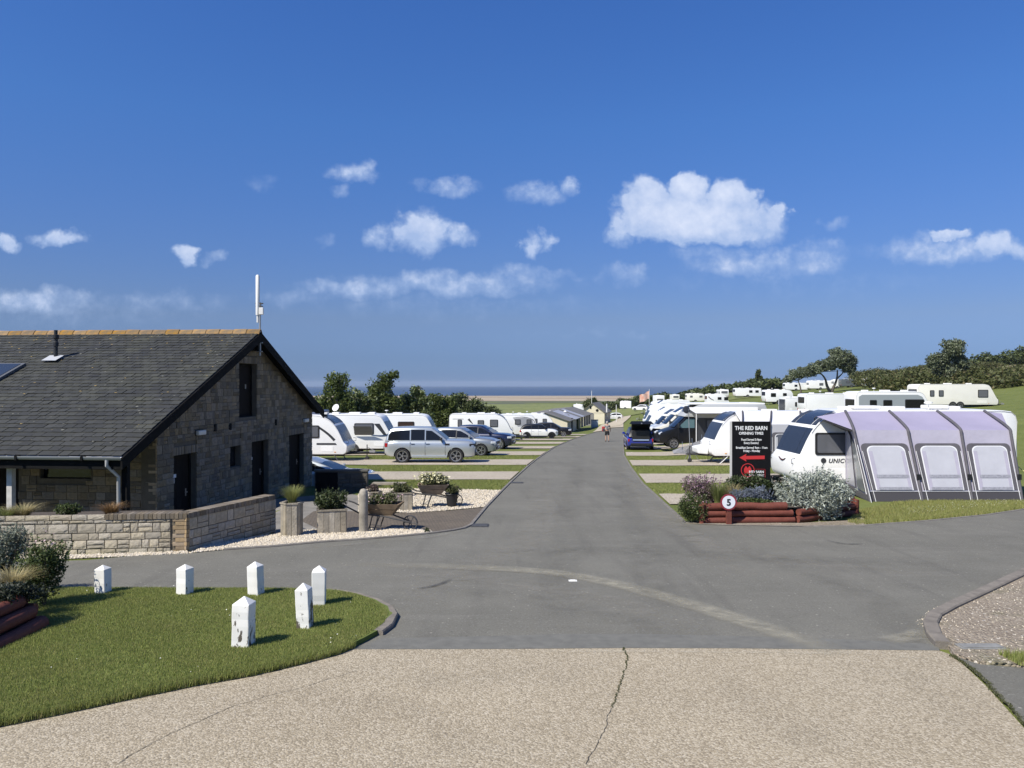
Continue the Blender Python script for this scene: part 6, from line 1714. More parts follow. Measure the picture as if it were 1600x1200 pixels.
def motorhome(name, label, loc, rz, L=6.9, W=2.25, H=2.85, cab=BLK, coach=GELW, coach_shade=None, group=None, big=True, stripe=None):
    t = thing(name, label, 'motorhome', loc, rz, group); XF = L / 2
    low = [(-XF, .50), (XF - 2.3, .42), (XF - .5, .36), (XF - .06, .42), (XF, .62), (XF - .01, .92), (XF - .12, 1.08), (XF - .55, 1.22), (XF - 1.02, 1.36), (XF - 1.9, 2.10), (XF - 2.3, 2.12), (XF - 2.3, .6)]
    cabp = [(XF - 2.6, .40), (XF - .5, .36), (XF - .08, .42), (XF, .60), (XF - .01, .92), (XF - .10, 1.06), (XF - .5, 1.20), (XF - .98, 1.36), (XF - 1.72, 2.08), (XF - 2.0, 2.18), (XF - 2.6, 2.2)]
    me = MB().prism(cabp, -W * .44, W * .44).mesh('cab', [cab, CHASSIS], 35, .06)
    cut = MB().lathe([(.40, -W), (.40, W)], (XF - .95, 0, .35), 24, 'Y').mesh('cut', CHASSIS)
    me = boolean(me, cut); cb = link('cab', me, t)
    co = [(-XF, .48), (-XF - .02, H - .3), (-XF + .08, H - .06), (-XF + .3, H), (XF - 3.0, H), (XF - 2.5, H - .08), (XF - 2.05, H - .30), (XF - 1.68, 2.22), (XF - 1.62, 2.12), (XF - 2.25, 2.10), (XF - 2.5, 1.9), (XF - 2.5, .44)]
    part('coach_body', MB().prism(co, -W / 2, W / 2), coach, t, smooth=30, bevel=.05)
    if coach_shade: part('shade_band', MB().prism([(-XF - .01, .47), (XF - 2.49, .43), (XF - 2.49, 2.05), (-XF - .01, 2.05)], -W / 2 - .006, W / 2 + .006), coach_shade, t)  # dark sheet on the coach side, colour standing for shade under the awning
    part('windscreen', MB().add([(XF - 1.0, -W * .38, 1.40), (XF - 1.0, W * .38, 1.40), (XF - 1.70, W * .35, 2.08), (XF - 1.70, -W * .35, 2.08), (XF - .96, 0, 1.43), (XF - 1.67, 0, 2.10)], [(0, 4, 5, 3), (4, 1, 2, 5)]), PANE, cb, loc=(.03, 0, .02))
    for s in (-1, 1):
        y0, y1 = s * (W * .44 - .01), s * (W * .44 + .012)
        part('cab_window', MB().prism([(XF - 1.18, 1.38), (XF - 1.82, 1.98), (XF - 2.30, 2.0), (XF - 2.30, 1.38)], min(y0, y1), max(y0, y1)), mat('cab_glass', (0.10, 0.17, 0.19), 0.08, spec=.7) if cab is BLK else PANE, cb)
        part('cab_door_gap', MB().box((XF - 1.25, s * W * .443, .95), (.012, .02, .9)), TRIM, cb)
        m_ = part('wing_mirror', MB().box((XF - 1.22, s * (W * .44 + .16), 1.55), (.10, .18, .32)), TRIM, cb, bevel=.03)
        part('headlight', MB().box((XF - .13, s * W * .34, .98), (.26, .30, .20), ry=.5), LENS, cb, bevel=.04)
        part('fog_lamp', MB().lathe([(.0001, 0), (.05, 0), (.05, .02)], (XF - .03, s * W * .33, .58), 10, 'X'), LENS, cb)
        wn = part('window', MB().prism(rr(XF - 4.2, XF - 3.0, 1.35, 1.95, .06), min(s * (W / 2 - .01), s * (W / 2 + .025)), max(s * (W / 2 - .01), s * (W / 2 + .025))), TRIM, t)
        part('pane', MB().prism(rr(XF - 4.12, XF - 3.08, 1.42, 1.88, .05), min(s * W / 2, s * (W / 2 + .035)), max(s * W / 2, s * (W / 2 + .035))), PANE_G, wn)
        for x in (XF - .95, -XF + 1.5):
            add_wheel(t, (x, s * (W * .44 - .10), .35), wheel_meshes(.35, .22, ALLOY, 6, 'van'))
        q = [(-XF + 1.5 + math.cos(k) * .42, .35 + math.sin(k) * .42) for k in np.linspace(.2, PI - .2, 10)]
        part('wheel_arch', MB().prism(q, min(s * (W / 2 - .02), s * (W / 2 + .012)), max(s * (W / 2 - .02), s * (W / 2 + .012))), CHASSIS, t)
        part('tail_light', MB().box((-XF, s * W * .42, .9), (.05, .12, .4)), RED_L, t)
    part('grille', MB().box((XF - .0, 0, .78), (.04, W * .5, .16)).box((XF - .01, 0, .52), (.05, W * .6, .12)), TRIM, cb)
    part('roof_vent', MB().box((XF - 3.6, 0, H + .05), (.7, .5, .12)).box((-XF + 1.2, .2, H + .05), (.5, .5, .12)), WHITE, t, bevel=.03)
    if big: part('roof_light', MB().add([(XF - 2.50, -W * .30, H - .07), (XF - 2.50, W * .30, H - .07), (XF - 1.80, W * .28, H - .50), (XF - 1.80, -W * .28, H - .50)], [(0, 1, 2, 3)]), PANE, t, loc=(.03, 0, .03))
    return t


GR = 'motorhomes and vans along the east side of the lane'
mh = motorhome('motorhome', 'black cabbed motorhome with grey overcab and side awning', (X(1026, 51.4) + 3.5, 51.4, at(1100, 51.4)[2]), PI, L=7.0, cab=BLK, coach=mat('coach_silver', (0.40, 0.41, 0.41), 0.4), coach_shade=mat('coach_awning_shade', (0.045, 0.047, 0.052), 0.45), H=2.95, group=GR)
part('awning_case', MB().box((-.6, 1.20, 2.66), (4.6, .16, .16)), WHITE, mh, bevel=.03)
part('awning_canopy', MB().add([(1.6, 1.25, 2.62), (-2.8, 1.25, 2.62), (-2.8, 3.0, 2.42), (1.6, 3.0, 2.42)], [(0, 1, 2, 3), (3, 2, 1, 0)][:1]), mat('awning_white', (0.66, 0.66, 0.67), 0.8), mh)
part('awning_leg', MB().tube([(1.55, 2.95, 2.42), (1.55, 2.95, .0)], .03, 6), WHITE, mh)
part('roof_edge', MB().box((-.8, 0, 2.97), (5.2, 2.2, .10)), GELW, mh, bevel=.03)
# folded dark windbreak on the grass before the motorhome
wb = thing('windbreak', 'dark folded windbreak lying beside the black cab wheel', 'windbreak', (X(1083, 46.8), 46.8, zat(X(1083, 46.8), 46.8)))
for k in range(4):
    part('panel', MB().add([(-1.2 + k * .6, 0, 0), (-.6 + k * .6, .15 * (-1) ** k, 0), (-.6 + k * .6, .15 * (-1) ** k + .3, .35 + k * .22), (-1.2 + k * .6, .3, .15 + k * .22)], [(0, 1, 2, 3)]), DECAL_D if k % 2 else mat('windbreak_grey', (0.22, 0.22, 0.23), 0.8), wb)
    part('pole', MB().tube([(-.6 + k * .6, .15, 0), (-.6 + k * .6, .3, .7 + k * .22)], .012, 5), STEEL, wb)
# dark satellite dish on a pole stand
sd_ = thing('satellite_dish', 'black satellite dish on tall pole before the second caravan', 'satellite dish', (X(1079, 40.8), 40.8, zat(X(1079, 40.8), 40.8)))
part('pole', MB().tube([(0, 0, 0), (-.12, 0, 2.75)], .02, 6), GALV, sd_)
part('dish', MB().lathe([(.0001, 0), (.12, .012), (.21, .05), (.205, .06), (.11, .025), (.0001, .015)], (0, 0, 0), 18, 'Y'), DECAL_D, sd_, loc=(-.2, -.05, 2.72), rot=(RAD(-10), 0, RAD(20)), smooth=50)
for a in (0, 2.1, 4.2): part('leg', MB().tube([(0, 0, .7), (.45 * math.cos(a), .45 * math.sin(a), .0)], .012, 5), GALV, sd_)
motorhome('motorhome', 'cream motorhome with pale cab behind the black cabbed one', (X(1018, 60.8) + 3.4, 60.8, at(1090, 60.8)[2]), PI, L=6.8, cab=mat('cab_cream', (0.70, 0.68, 0.60), 0.3, coat=.6), coach=GELC, H=2.75, group=GR)
GE = 'white vans packed along the east side of the lane'
NN = [('white motorhome with raked cab, third along the lane', 71, 1009, 'm'), ('white caravan with sloping front, fourth van along the lane', 79.5, 1006, 'c'), ('white motorhome, fifth van along the lane', 89, 1005, 'm'), ('white caravan, sixth van along the lane', 98, 1006, 'c'), ('white caravan with rounded nose, seventh van along the lane', 108, 1008, 'c'), ('white motorhome, eighth van along the lane', 121, 1010, 'm'), ('white caravan, last but one in the lane row', 138, 1012, 'c'), ('white caravan closing the far end of the lane row', 160, 1017, 'c')]
mproto = cproto = None
for i, (lb, Y, px, k) in enumerate(NN):
    hx = 3.3 if k == 'm' else 3.0
    loc = (X(px, Y) + hx, Y, zat(X(px, Y) + hx, Y) - .1)
    if k == 'm':
        if mproto is None: mproto = o = motorhome('motorhome', lb, loc, PI + RAD(3), L=6.6, cab=paint('white', (0.74, 0.74, 0.72)), coach=GELW, H=2.8, group=GE)
        else: o = dup(mproto, loc, PI + RAD(2 * i - 8), lb, GE)
    else:
        if cproto is None: cproto = o = caravan('touring_caravan', lb, loc, PI - RAD(2), L=6.0, H=2.55, kind='wedge', wins=((-2.0, -1.3, 1.35, 1.95), (.4, 1.4, 1.3, 1.95)), group=GE, detail=False)
        else: o = dup(cproto, loc, PI + RAD(2 * i - 9), lb, GE)

# ---------------------------------------------------------------- vans on the rising ground to the right
GH = 'caravans on the hillside field'


def hill(px0, px1, Y, label, kind, H=2.45, nose=1, sink=.05, **kw):
    L = (px1 - px0) / F * Y; xc = (X(px0, Y) + X(px1, Y)) / 2
    dzx = (zat(xc + 1, Y) - zat(xc - 1, Y)) / 2
    return caravan(kw.pop('name', 'touring_caravan'), label, (xc, Y, zat(xc, Y) - sink), 0 if nose > 0 else PI, L=L, H=H, kind=kind, group=GH, **kw)


SG = GELG
hill(1328, 1448, 61, 'grey green caravan with white roof edge and three dark windows', 'wedge', 2.62, 1, decals=[('side_panel', [(-2.85, .5), (2.75, .5), (2.62, 1.1), (2.35, 1.75), (2.1, 2.2), (1.75, 2.36), (-2.6, 2.36), (-2.85, 2.2)], SG)], wins=((-2.0, -1.45, 1.25, 1.95), (-.95, -.25, 1.45, 1.95), (.75, 2.25, 1.30, 2.0)), pane=PANE, front_mat=PANE)
hill(1426, 1549, 79.5, 'long cream twin axle caravan with one large end window', 'wedge', 2.52, 1, body=GELC, axles=2, wins=((-2.9, -2.45, 1.25, 1.9), (-2.0, -1.5, 1.25, 1.9), (2.0, 3.05, 1.15, 1.95)), front=False)
hill(1252, 1345, 78, 'white square ended caravan behind the grey green one', 'box', 2.35, 1, wins=((1.2, 2.6, 1.0, 1.7),), pane=PANE)
hill(1222, 1262, 86, 'short white caravan with one small dark window', 'box', 2.0, -1, wins=((-.3, .4, 1.0, 1.5),), pane=PANE)
hill(1193, 1236, 122, 'white caravan with two windows above the black sign', 'round', 2.3, 1, wins=((-1.4, -.6, 1.2, 1.8), (.5, 1.1, 1.35, 1.8)), pane=PANE, detail=False)
hill(1147, 1187, 186, 'long white caravan with two small windows on the upper field', 'box', 2.3, 1, wins=((.2, 1.0, 1.2, 1.8), (1.7, 2.5, 1.2, 1.8)), pane=PANE, detail=False)
hill(1103, 1138, 143, 'white caravan with dark swoosh beside the lane vans', 'curve', 2.35, 1, wins=((-.2, .5, 1.3, 1.8), (1.0, 1.75, 1.2, 1.8)), pane=PANE, detail=False, front=False, decals=[('decal', swoosh([(-1.9, 1.9), (-1.5, 1.5), (-.9, 1.2)], .2, .1), DECAL_D)])
hill(1072, 1100, 206, 'cream caravan with two small grey windows on far grass', 'round', 2.35, 1, body=GELC, wins=((-1.6, -.9, 1.3, 1.8), (.9, 1.7, 1.3, 1.8)), detail=False)
x_ = X(1128.5, 200); caravan('touring_caravan', 'small white caravan seen end on with curtained rear window', (x_, 200, zat(x_, 200)), RAD(90), L=4.2, W=2.2, H=2.4, kind='flat', group=GH, detail=False)
hill(1225, 1260, 216, 'white caravan at the end of the upper row by the tree', 'box', 2.3, 1, wins=((-.6, .2, 1.2, 1.8),), pane=PANE, detail=False)
hill(1262, 1299, 214, 'white caravan with a brown door behind the twisted tree', 'box', 2.6, 1, wins=((-.5, .6, 1.2, 1.9),), door=1.4, detail=False)
hill(1301, 1312, 212, 'narrow white caravan end beside the tree trunk', 'box', 2.5, 1, wins=(), detail=False)
hill(1312, 1345, 210, 'slate coloured static van on the upper row', 'box', 2.3, 1, body=mat('static_slate', (0.10, 0.115, 0.125), 0.5), wins=((-1.6, -.6, 1.2, 1.8), (.6, 1.6, 1.2, 1.8)), pane=PANE_G, detail=False)
hill(1348, 1376, 195, 'white caravan with round roof on the upper row', 'round', 2.3, 1, wins=((-.6, .4, 1.2, 1.7),), detail=False)
hill(1378, 1402, 190, 'white caravan on the upper row behind the grey green roof', 'round', 2.2, -1, wins=((-.6, .4, 1.2, 1.7),), detail=False)
hill(1403, 1428, 186, 'white caravan on the upper row touching the cream van', 'round', 2.3, 1, wins=((-.6, .4, 1.2, 1.7),), detail=False)
# far lane end
x_ = X(978, 255); caravan('touring_caravan', 'white caravan standing alone before the far hedge by the track', (x_, 255, zat(x_, 255)), RAD(-15), L=3.6, W=2.2, H=2.75, kind='box', detail=False, wins=(), front=False)
x_ = X(1029, 235); caravan('touring_caravan', 'tall white van above the lane row near the flag', (x_, 235, zat(x_, 235)), RAD(90), L=5, W=2.6, H=3.0, kind='box', detail=False, wins=(), group=GE)
x_ = X(1054, 240); caravan('touring_caravan', 'small cream van by the far hedge between field and lane', (x_, 240, zat(x_, 240)), RAD(90), L=4, W=2.2, H=2.4, kind='box', body=GELC, detail=False, wins=(), group=GE)
x_ = X(904, 185); caravan('touring_caravan', 'white caravan showing over the shed roofs by the barn', (x_, 185, zat(x_, 185) + 1.2), RAD(90), L=4, W=2.3, H=3.2, kind='flat', detail=False, group=GE)

# ---------------------------------------------------------------- sheds and barn by the lane
CREAM = mat('render_cream', (0.62, 0.56, 0.42), 0.85, var=0.06, vscale=1.2)
CREAMS = mat('render_cream_shaded', (0.50, 0.45, 0.36), 0.85, var=0.08, vscale=1.2)  # darker copy of the cream, shade of the side walls put into colour
TINR = mat('tin_roof', (0.15, 0.145, 0.138), 0.8, var=0.2, vscale=0.6); TINL = mat('tin_roof_pale', (0.36, 0.36, 0.39), 0.4, var=0.1, vscale=0.6)
a0 = Vector((X(886.5, 102), 102, 0)); dr2 = Vector((X(923, 128), 128, 0)) - a0; ln = dr2.length; dr2.normalize(); nl = Vector((-dr2.y, dr2.x, 0))
sh = thing('shed_row', 'low cream shed row with grey tin roof and open bays', 'shed', (a0.x, a0.y, zat(a0.x, a0.y) - .2), math.atan2(dr2.y, dr2.x))
eh = CZ - 56 / F * 102 - sh.location.z; rh = eh + .95; wdt = 3.9
ends = [(0, 0), (0, eh - .08), (wdt * .75, rh - .08), (wdt * 1.5, rh - .15), (wdt * 1.5, 0)]
ew = MB(); ew.add([(0, y, z) for y, z in ends] + [(.2, y, z) for y, z in ends], [[0, 1, 2, 3, 4], [9, 8, 7, 6, 5]] + [[k, (k + 1) % 5, 5 + (k + 1) % 5, 5 + k] for k in range(5)])
part('end_wall', ew, CREAM, sh)
part('side_wall', MB().box((5.5, .1, eh / 2 - .05), (10.9, .2, eh - .1)), CREAMS, sh)
part('back_wall', MB().box((ln / 2, wdt * 1.3, eh / 2), (ln, .2, eh)), BLACK, sh)
for k in range(5): part('bay_post', MB().box((13 + k * (ln - 14) / 4, .1, eh / 2 - .05), (.35, .3, eh - .1)), CREAMS, sh)
part('door', MB().box((4.2, -.02, .95), (1.2, .06, 1.9)), BLACK, sh)
part('climbing_plant', MB().box((9.6, -.15, eh * .45), (1.3, .25, eh * .8)), leafmat('climber', (0.03, 0.05, 0.012), (0.07, 0.10, 0.025)), sh, bevel=.1)
npan = 10
for k in range(npan):
    xa, xb = k * (ln + .5) / npan - .25, (k + 1) * (ln + .5) / npan - .27
    q = MB().prism([(-.35, eh - .16), (wdt * .75, rh), (wdt * .75, rh - .06), (-.35, eh - .22)], xa, xb, axis='X')
    part('roof_sheet', q, TINL if k in (2, 3, 5) else TINR, sh, loc=(0, 0, .015 * (k % 2)))
part('rear_roof', MB().prism([(wdt * .75, rh), (wdt * 1.6, rh - .3), (wdt * 1.6, rh - .36), (wdt * .75, rh - .06)], -.25, ln + .3, axis='X'), TINR, sh)
st = thing('low_shed', 'low cream flat roofed shed behind the left end of shed row', 'shed', (X(838, 112), 112, zat(X(838, 112), 112)))
part('wall', MB().box((0, 0, 1.15), (9, 4, 2.3)), CREAM, st); part('roof', MB().box((0, 0, 2.36), (9.3, 4.3, .12)), TINR, st)
for k in range(3): part('roof_cowl', MB().lathe([(.16, 2.4), (.16, 2.7), (.28, 2.75), (.0001, 3.0)], (2 + k * 1.1, 0, 0), 10), BLACK if k % 2 else WHITE, st)
brn = thing('gabled_barn', 'cream rendered barn with gable to the lane and grey roof', 'barn', (X(926, 150), 150, zat(X(926, 150), 150) - .3), RAD(-14))
bw = 37 / F * 150 / 2; be = CZ - 44 / F * 150 - brn.location.z; ba = CZ - 30 / F * 150 - brn.location.z
gb = [(-bw, 0), (-bw, be), (0, ba), (bw, be), (bw, 0)]
part('gable_wall', MB().prism(gb, 0, .3), CREAM, brn)
part('side_wall', MB().box((bw - .15, 5.0, be / 2), (.3, 9.4, be)).box((-bw + .15, 5.0, be / 2), (.3, 9.4, be)), CREAMS, brn)
for s in (-1, 1): part('roof', MB().add([(s * (bw + .3), -.3, be - .15), (s * (bw + .3), 10, be - .15), (0, 10, ba + .08), (0, -.3, ba + .08), (s * (bw + .3), -.3, be - .25), (s * (bw + .3), 10, be - .25), (0, 10, ba - .02), (0, -.3, ba - .02)], [(0, 1, 2, 3), (4, 5, 6, 7), (0, 3, 7, 4), (0, 1, 5, 4), (1, 2, 6, 5)]), TINR, brn)
part('gable_vent', MB().lathe([(.0001, -.04), (.28, -.04), (.28, .02)], (.9, 0, be + .35), 12, 'Y'), BLACK, brn)
part('string_course', MB().box((0, -.02, be - .1), (bw * 2, .05, .08)), CREAMS, brn)
part('window', MB().box((-.4, -.02, be + .9), (.3, .06, .5)), BLACK, brn)
part('door', MB().box((-.6, -.03, 1.3), (1.6, .08, 2.6)), mat('door_grey', (0.2, 0.19, 0.18), 0.7), brn)
part('flue', MB().tube([(bw + .2, 2, be - 1), (bw + .2, 2, be + 1.6)], .14, 8), WHITE, brn)
# flag and poles
fl = thing('flag', 'faded red and white flag flying on a pole above the vans', 'flag', at(1014.5, 170))
zt = CZ - 8 / F * 170 - fl.location.z
part('pole', MB().tube([(0, 0, 0), (0, 0, zt)], .05, 6), WHITE, fl)
rows = []
for j in range(5):
    rows.append([(-2.1 * i / 8, .2 * math.sin(i * .9 + j * .3), zt - .5 - j * .42 - .9 * (i / 8) ** 1.2 + .12 * math.sin(i * 1.1)) for i in range(9)])
part('cloth', MB().loft(rows, caps=False, closed=False), mat('flag_cloth', (0.62, 0.22, 0.14), 0.8, col2=(0.75, 0.62, 0.52), vscale=1.6), fl, smooth=60)
for px, Y, h, lb in ((924.5, 165, 7.2, 'thin white flagpole beside the dark spiky tree'), (963, 140, 3.2, 'short white post at the corner of the barn')):
    p = thing('pole', lb, 'pole', at(px, Y)); part('shaft', MB().tube([(0, 0, 0), (0, 0, h)], .06, 6), WHITE, p); part('cap', MB().lathe([(.07, h), (.09, h + .05), (.0001, h + .12)], (0, 0, 0), 8), STEEL, p)
# clutter outside the sheds
cl = thing('storage_bin', 'pale blue storage bins standing outside the shed bays', 'bin', (X(929, 128), 128, zat(X(929, 128), 128)))
part('bin_body', MB().box((0, 0, .6), (1.1, .9, 1.2)), mat('bin_blue', (0.28, 0.38, 0.46), 0.6), cl, bevel=.04); part('lid', MB().box((0, 0, 1.24), (1.2, 1.0, .1)), DECAL_D, cl, bevel=.03)

# ================================================================ posts, beds, planters
def peeling(nm='peeling_white_paint', lo=.60):
    m = bpy.data.materials.new(nm); m.use_nodes = True
    nt = m.node_tree; N, L = nt.nodes, nt.links; b = N['Principled BSDF']; b.inputs['Roughness'].default_value = 0.65
    tc = N.new('ShaderNodeTexCoord'); oi = N.new('ShaderNodeObjectInfo')
    ad = N.new('ShaderNodeVectorMath'); L.new(tc.outputs['Object'], ad.inputs[0])
    mu = N.new('ShaderNodeMath'); mu.operation = 'MULTIPLY'; L.new(oi.outputs['Random'], mu.inputs[0]); mu.inputs[1].default_value = 30
    cb = N.new('ShaderNodeCombineXYZ'); L.new(mu.outputs[0], cb.inputs[0]); L.new(mu.outputs[0], cb.inputs[1]); L.new(cb.outputs[0], ad.inputs[1])
    mp = N.new('ShaderNodeMapping'); mp.inputs['Scale'].default_value = (1, 1, 0.38); L.new(ad.outputs[0], mp.inputs[0])
    n = N.new('ShaderNodeTexNoise'); n.inputs['Scale'].default_value = 19; n.inputs['Detail'].default_value = 5; n.inputs['Roughness'].default_value = 0.6; L.new(mp.outputs[0], n.inputs[0])
    sp = N.new('ShaderNodeSeparateXYZ'); L.new(tc.outputs['Object'], sp.inputs[0])
    mr = N.new('ShaderNodeMapRange'); L.new(sp.outputs[2], mr.inputs[0]); mr.inputs[1].default_value = 0.0; mr.inputs[2].default_value = 0.45; mr.inputs[3].default_value = 0.115; mr.inputs[4].default_value = -0.03
    a2 = N.new('ShaderNodeMath'); a2.operation = 'ADD'; L.new(n.outputs[0], a2.inputs[0]); L.new(mr.outputs[0], a2.inputs[1])
    r = N.new('ShaderNodeValToRGB'); L.new(a2.outputs[0], r.inputs[0]); r.color_ramp.elements[0].position = lo; r.color_ramp.elements[1].position = lo + .025
    r.color_ramp.elements[0].color = (0.76, 0.75, 0.71, 1); r.color_ramp.elements[1].color = (0.10, 0.085, 0.065, 1)
    n2 = N.new('ShaderNodeTexNoise'); n2.inputs['Scale'].default_value = 5; n2.inputs['Detail'].default_value = 5; L.new(mp.outputs[0], n2.inputs[0])
    r2 = N.new('ShaderNodeValToRGB'); L.new(n2.outputs[0], r2.inputs[0]); r2.color_ramp.elements[0].color = (0.78, 0.76, 0.70, 1); r2.color_ramp.elements[1].color = (1, 1, 1, 1); r2.color_ramp.elements[1].position = 0.6
    mx = N.new('ShaderNodeMix'); mx.data_type = 'RGBA'; mx.blend_type = 'MULTIPLY'; mx.inputs['Factor'].default_value = 1; L.new(r.outputs[0], mx.inputs['A']); L.new(r2.outputs[0], mx.inputs['B'])
    L.new(mx.outputs['Result'], b.inputs['Base Color'])
    bp = N.new('ShaderNodeBump'); bp.inputs['Strength'].default_value = 0.5; bp.inputs['Distance'].default_value = 0.006; bp.invert = True; L.new(r.outputs[0], bp.inputs['Height']); L.new(bp.outputs[0], b.inputs['Normal'])
    return m


PEEL = peeling(); PEEL_C = peeling('white_paint_posts', .735)
GPOST = 'white painted posts round the lawn edge'
for i, (px, yb, yt, wpx, rot, lb) in enumerate([
        (380, 1016, 937, 36, -5, 'badly peeling white post standing apart in the middle of the lawn'), (477, 987, 915, 27, -6, 'leaning white post with worn foot just before the curved kerb'),
        (498, 950, 887, 22.5, 8, 'white post at the lawn tip with cracked paint'), (400, 934, 881, 25.5, -16, 'white post at lawn back edge with scuffed shaded side'),
        (289, 933, 885, 26, -18, 'clean white post at lawn back edge below the wall corner'), (161, 931, 886, 24.5, -9, 'clean white post at lawn back edge nearest the dark shrub')]):
    p = G(px, yb + 3); hgt = (yb - yt) / F * p.y; u_ = px / 1; vx = math.atan2(800 - px, F); th = abs(math.degrees(vx) - rot)
    a = wpx / F * p.y / (abs(math.cos(RAD(th))) + abs(math.sin(RAD(th))))
    g = rng(90 + i); h = a / 2; z1 = hgt * .865
    mb = MB(); rings = []
    for k, z in enumerate(np.linspace(-.15, z1, 9)):
        s = h * (1 + .006 * g.normal()); wob = g.normal(size=2) * .0015
        rings.append([(-s + wob[0], -s + wob[1], z), (s + wob[0], -s + wob[1], z), (s + wob[0], s + wob[1], z), (-s + wob[0], s + wob[1], z)])
    mb.loft(rings); n0 = len(mb.v)
    pm_ = PEEL if i < 2 else PEEL_C
    me = mb.mesh('lawn_post', pm_, bevel=.010)
    lean = (RAD(g.uniform(-1.5, 1.5)), RAD(-2.5 if i in (1, 3) else g.uniform(-1, 1)), RAD(rot))
    t = thing('lawn_post', lb, 'post', (p.x, p.y, p.z + .06), 0, GPOST); t.rotation_euler = lean
    link('shaft', me, t)
    part('cap', MB().add([(-h * 1.03, -h * 1.03, z1 - .004), (h * 1.03, -h * 1.03, z1 - .004), (h * 1.03, h * 1.03, z1 - .004), (-h * 1.03, h * 1.03, z1 - .004), (0, 0, hgt + .0)], [(0, 1, 4), (1, 2, 4), (2, 3, 4), (3, 0, 4), (3, 2, 1, 0)]), PEEL_C, t, bevel=.006)

REDW = mat('red_brown_log', (0.115, 0.028, 0.017), 0.8, col2=(0.165, 0.044, 0.027), vscale=7, bump=0.35, bscale=25)
SOIL = mat('soil', (0.07, 0.055, 0.04), 0.95, var=0.3, vscale=8, bump=0.6)
STEM = mat('twig', (0.10, 0.075, 0.05), 0.9, var=0.3)
BARK = mat('bark', (0.115, 0.095, 0.075), 0.95, var=0.35, vscale=4, bump=0.6)


def lumps(n, rx, ry, rz, seed, k=16, lr=.42, zlo=0.0, shell=.55, rag=.12):
    """points through a lumpy crown of half widths rx ry and height rz standing on z=0"""
    g = rng(seed); c = g.normal(size=(k, 3)); c /= np.linalg.norm(c, axis=1, keepdims=True); c *= g.uniform(.25, .72, (k, 1))
    c[:, 2] = (c[:, 2] + 1) / 2
    w = g.uniform(.6, 1.2, k); idx = g.choice(k, n, p=w / w.sum())
    d = g.normal(size=(n, 3)); d /= np.linalg.norm(d, axis=1, keepdims=True)
    r = lr * w[idx] * (shell + (1 - shell) * g.uniform(0, 1, n) ** .5) * (1 + rag * g.normal(size=n))
    q = c[idx] + d * r[:, None] * [1, 1, .62]
    q[:, 2] = np.clip(q[:, 2], zlo, None)
    return q * [rx, ry, rz]


def bush(name, label, cat, loc, rx, ry, h, n, size, lm, seed, aspect=.45, k=16, up=.3, group=None, stems=7, shoots=0, tilt=None, lr=.42, flowers=None, rag=.12):
    t = thing(name, label, cat, loc, 0, group)
    P_ = lumps(n, rx, ry, h, seed, k, lr, .03, rag=rag)
    g = rng(seed + 5)
    if shoots:
        m = shoots * 9; a = g.uniform(0, 6.283, shoots); rr0 = np.sqrt(g.uniform(0, 1, shoots)) * .85
        bx, by = np.cos(a) * rr0 * rx, np.sin(a) * rr0 * ry; bz = h * (1 - .55 * rr0 ** 2) * g.uniform(.6, .95, shoots)
        dl = g.uniform(.08, .2, shoots) * h
        T = np.linspace(0, 1, 9)[None]
        sp = np.stack([bx[:, None] + np.cos(a)[:, None] * T * dl[:, None] * .5, by[:, None] + np.sin(a)[:, None] * T * dl[:, None] * .5, bz[:, None] + T * dl[:, None] * 1.2], -1).reshape(-1, 3)
        P_ = np.concatenate([P_, sp])
    link('foliage', leafmesh('foliage', P_, size, lm, seed, aspect, up, tilt=tilt), t)
    sm = MB()
    for i in range(stems):
        a = g.uniform(0, 6.283); r = g.uniform(.3, .75)
        sm.tube([(0.05 * math.cos(a) * rx, .05 * math.sin(a) * ry, -.05), (math.cos(a) * rx * r * .5, math.sin(a) * ry * r * .5, h * .35), (math.cos(a) * rx * r, math.sin(a) * ry * r, h * .75)], [.012 + h * .01, .010 + h * .006, .004], 5)
    part('stems', sm, STEM, t)
    if flowers:
        (fn, fs, fm, zmin) = flowers
        q = lumps(fn * 3, rx * 1.06, ry * 1.06, h * 1.06, seed + 9, k, lr * 1.05, .03, .9); q = q[q[:, 2] > zmin * h][:fn]
        link('flowers', leafmesh('flowers', q, fs, fm, seed + 3, .9, .6), t)
    return t


def grass_clump(name, label, loc, n, h, spread, w, m, seed, group=None, droop=.5):
    V, F_ = tuft(n, h, spread, w, seed, droop)
    t = thing(name, label, 'ornamental grass', loc, 0, group)
    link('foliage', np_mesh('foliage', V, F_, m), t)
    part('crown_base', MB().lathe([(spread * .28, -.03), (spread * .24, .04), (.0001, .06)], (0, 0, 0), 9), m, t)
    return t


L_DK = leafmat('leaf_dark', (0.022, 0.036, 0.012), (0.075, 0.098, 0.032), 0.2)
TD_ = leafmat('leaf_shade_black', (0.010, 0.016, 0.008), (0.03, 0.038, 0.016), 0.1)
L_MID = leafmat('leaf_mid', (0.035, 0.055, 0.015), (0.11, 0.14, 0.042), 0.25)
L_OLV = leafmat('leaf_olive', (0.05, 0.06, 0.022), (0.13, 0.14, 0.055), 0.25)
L_SIL = leafmat('leaf_silver', (0.15, 0.175, 0.14), (0.50, 0.53, 0.455), 0.15, 0.7)
L_BLU = leafmat('leaf_blue_grey', (0.10, 0.125, 0.13), (0.23, 0.26, 0.31), 0.2, 0.7, c3=(0.30, 0.31, 0.48))
L_PUR = leafmat('leaf_purple', (0.07, 0.065, 0.04), (0.155, 0.115, 0.10), 0.2, 0.7, c3=(0.26, 0.16, 0.22))
L_GRN = leafmat('blade_green', (0.13, 0.17, 0.045), (0.30, 0.32, 0.11), 0.35)
L_STR = leafmat('blade_straw', (0.26, 0.22, 0.10), (0.50, 0.42, 0.22), 0.35)
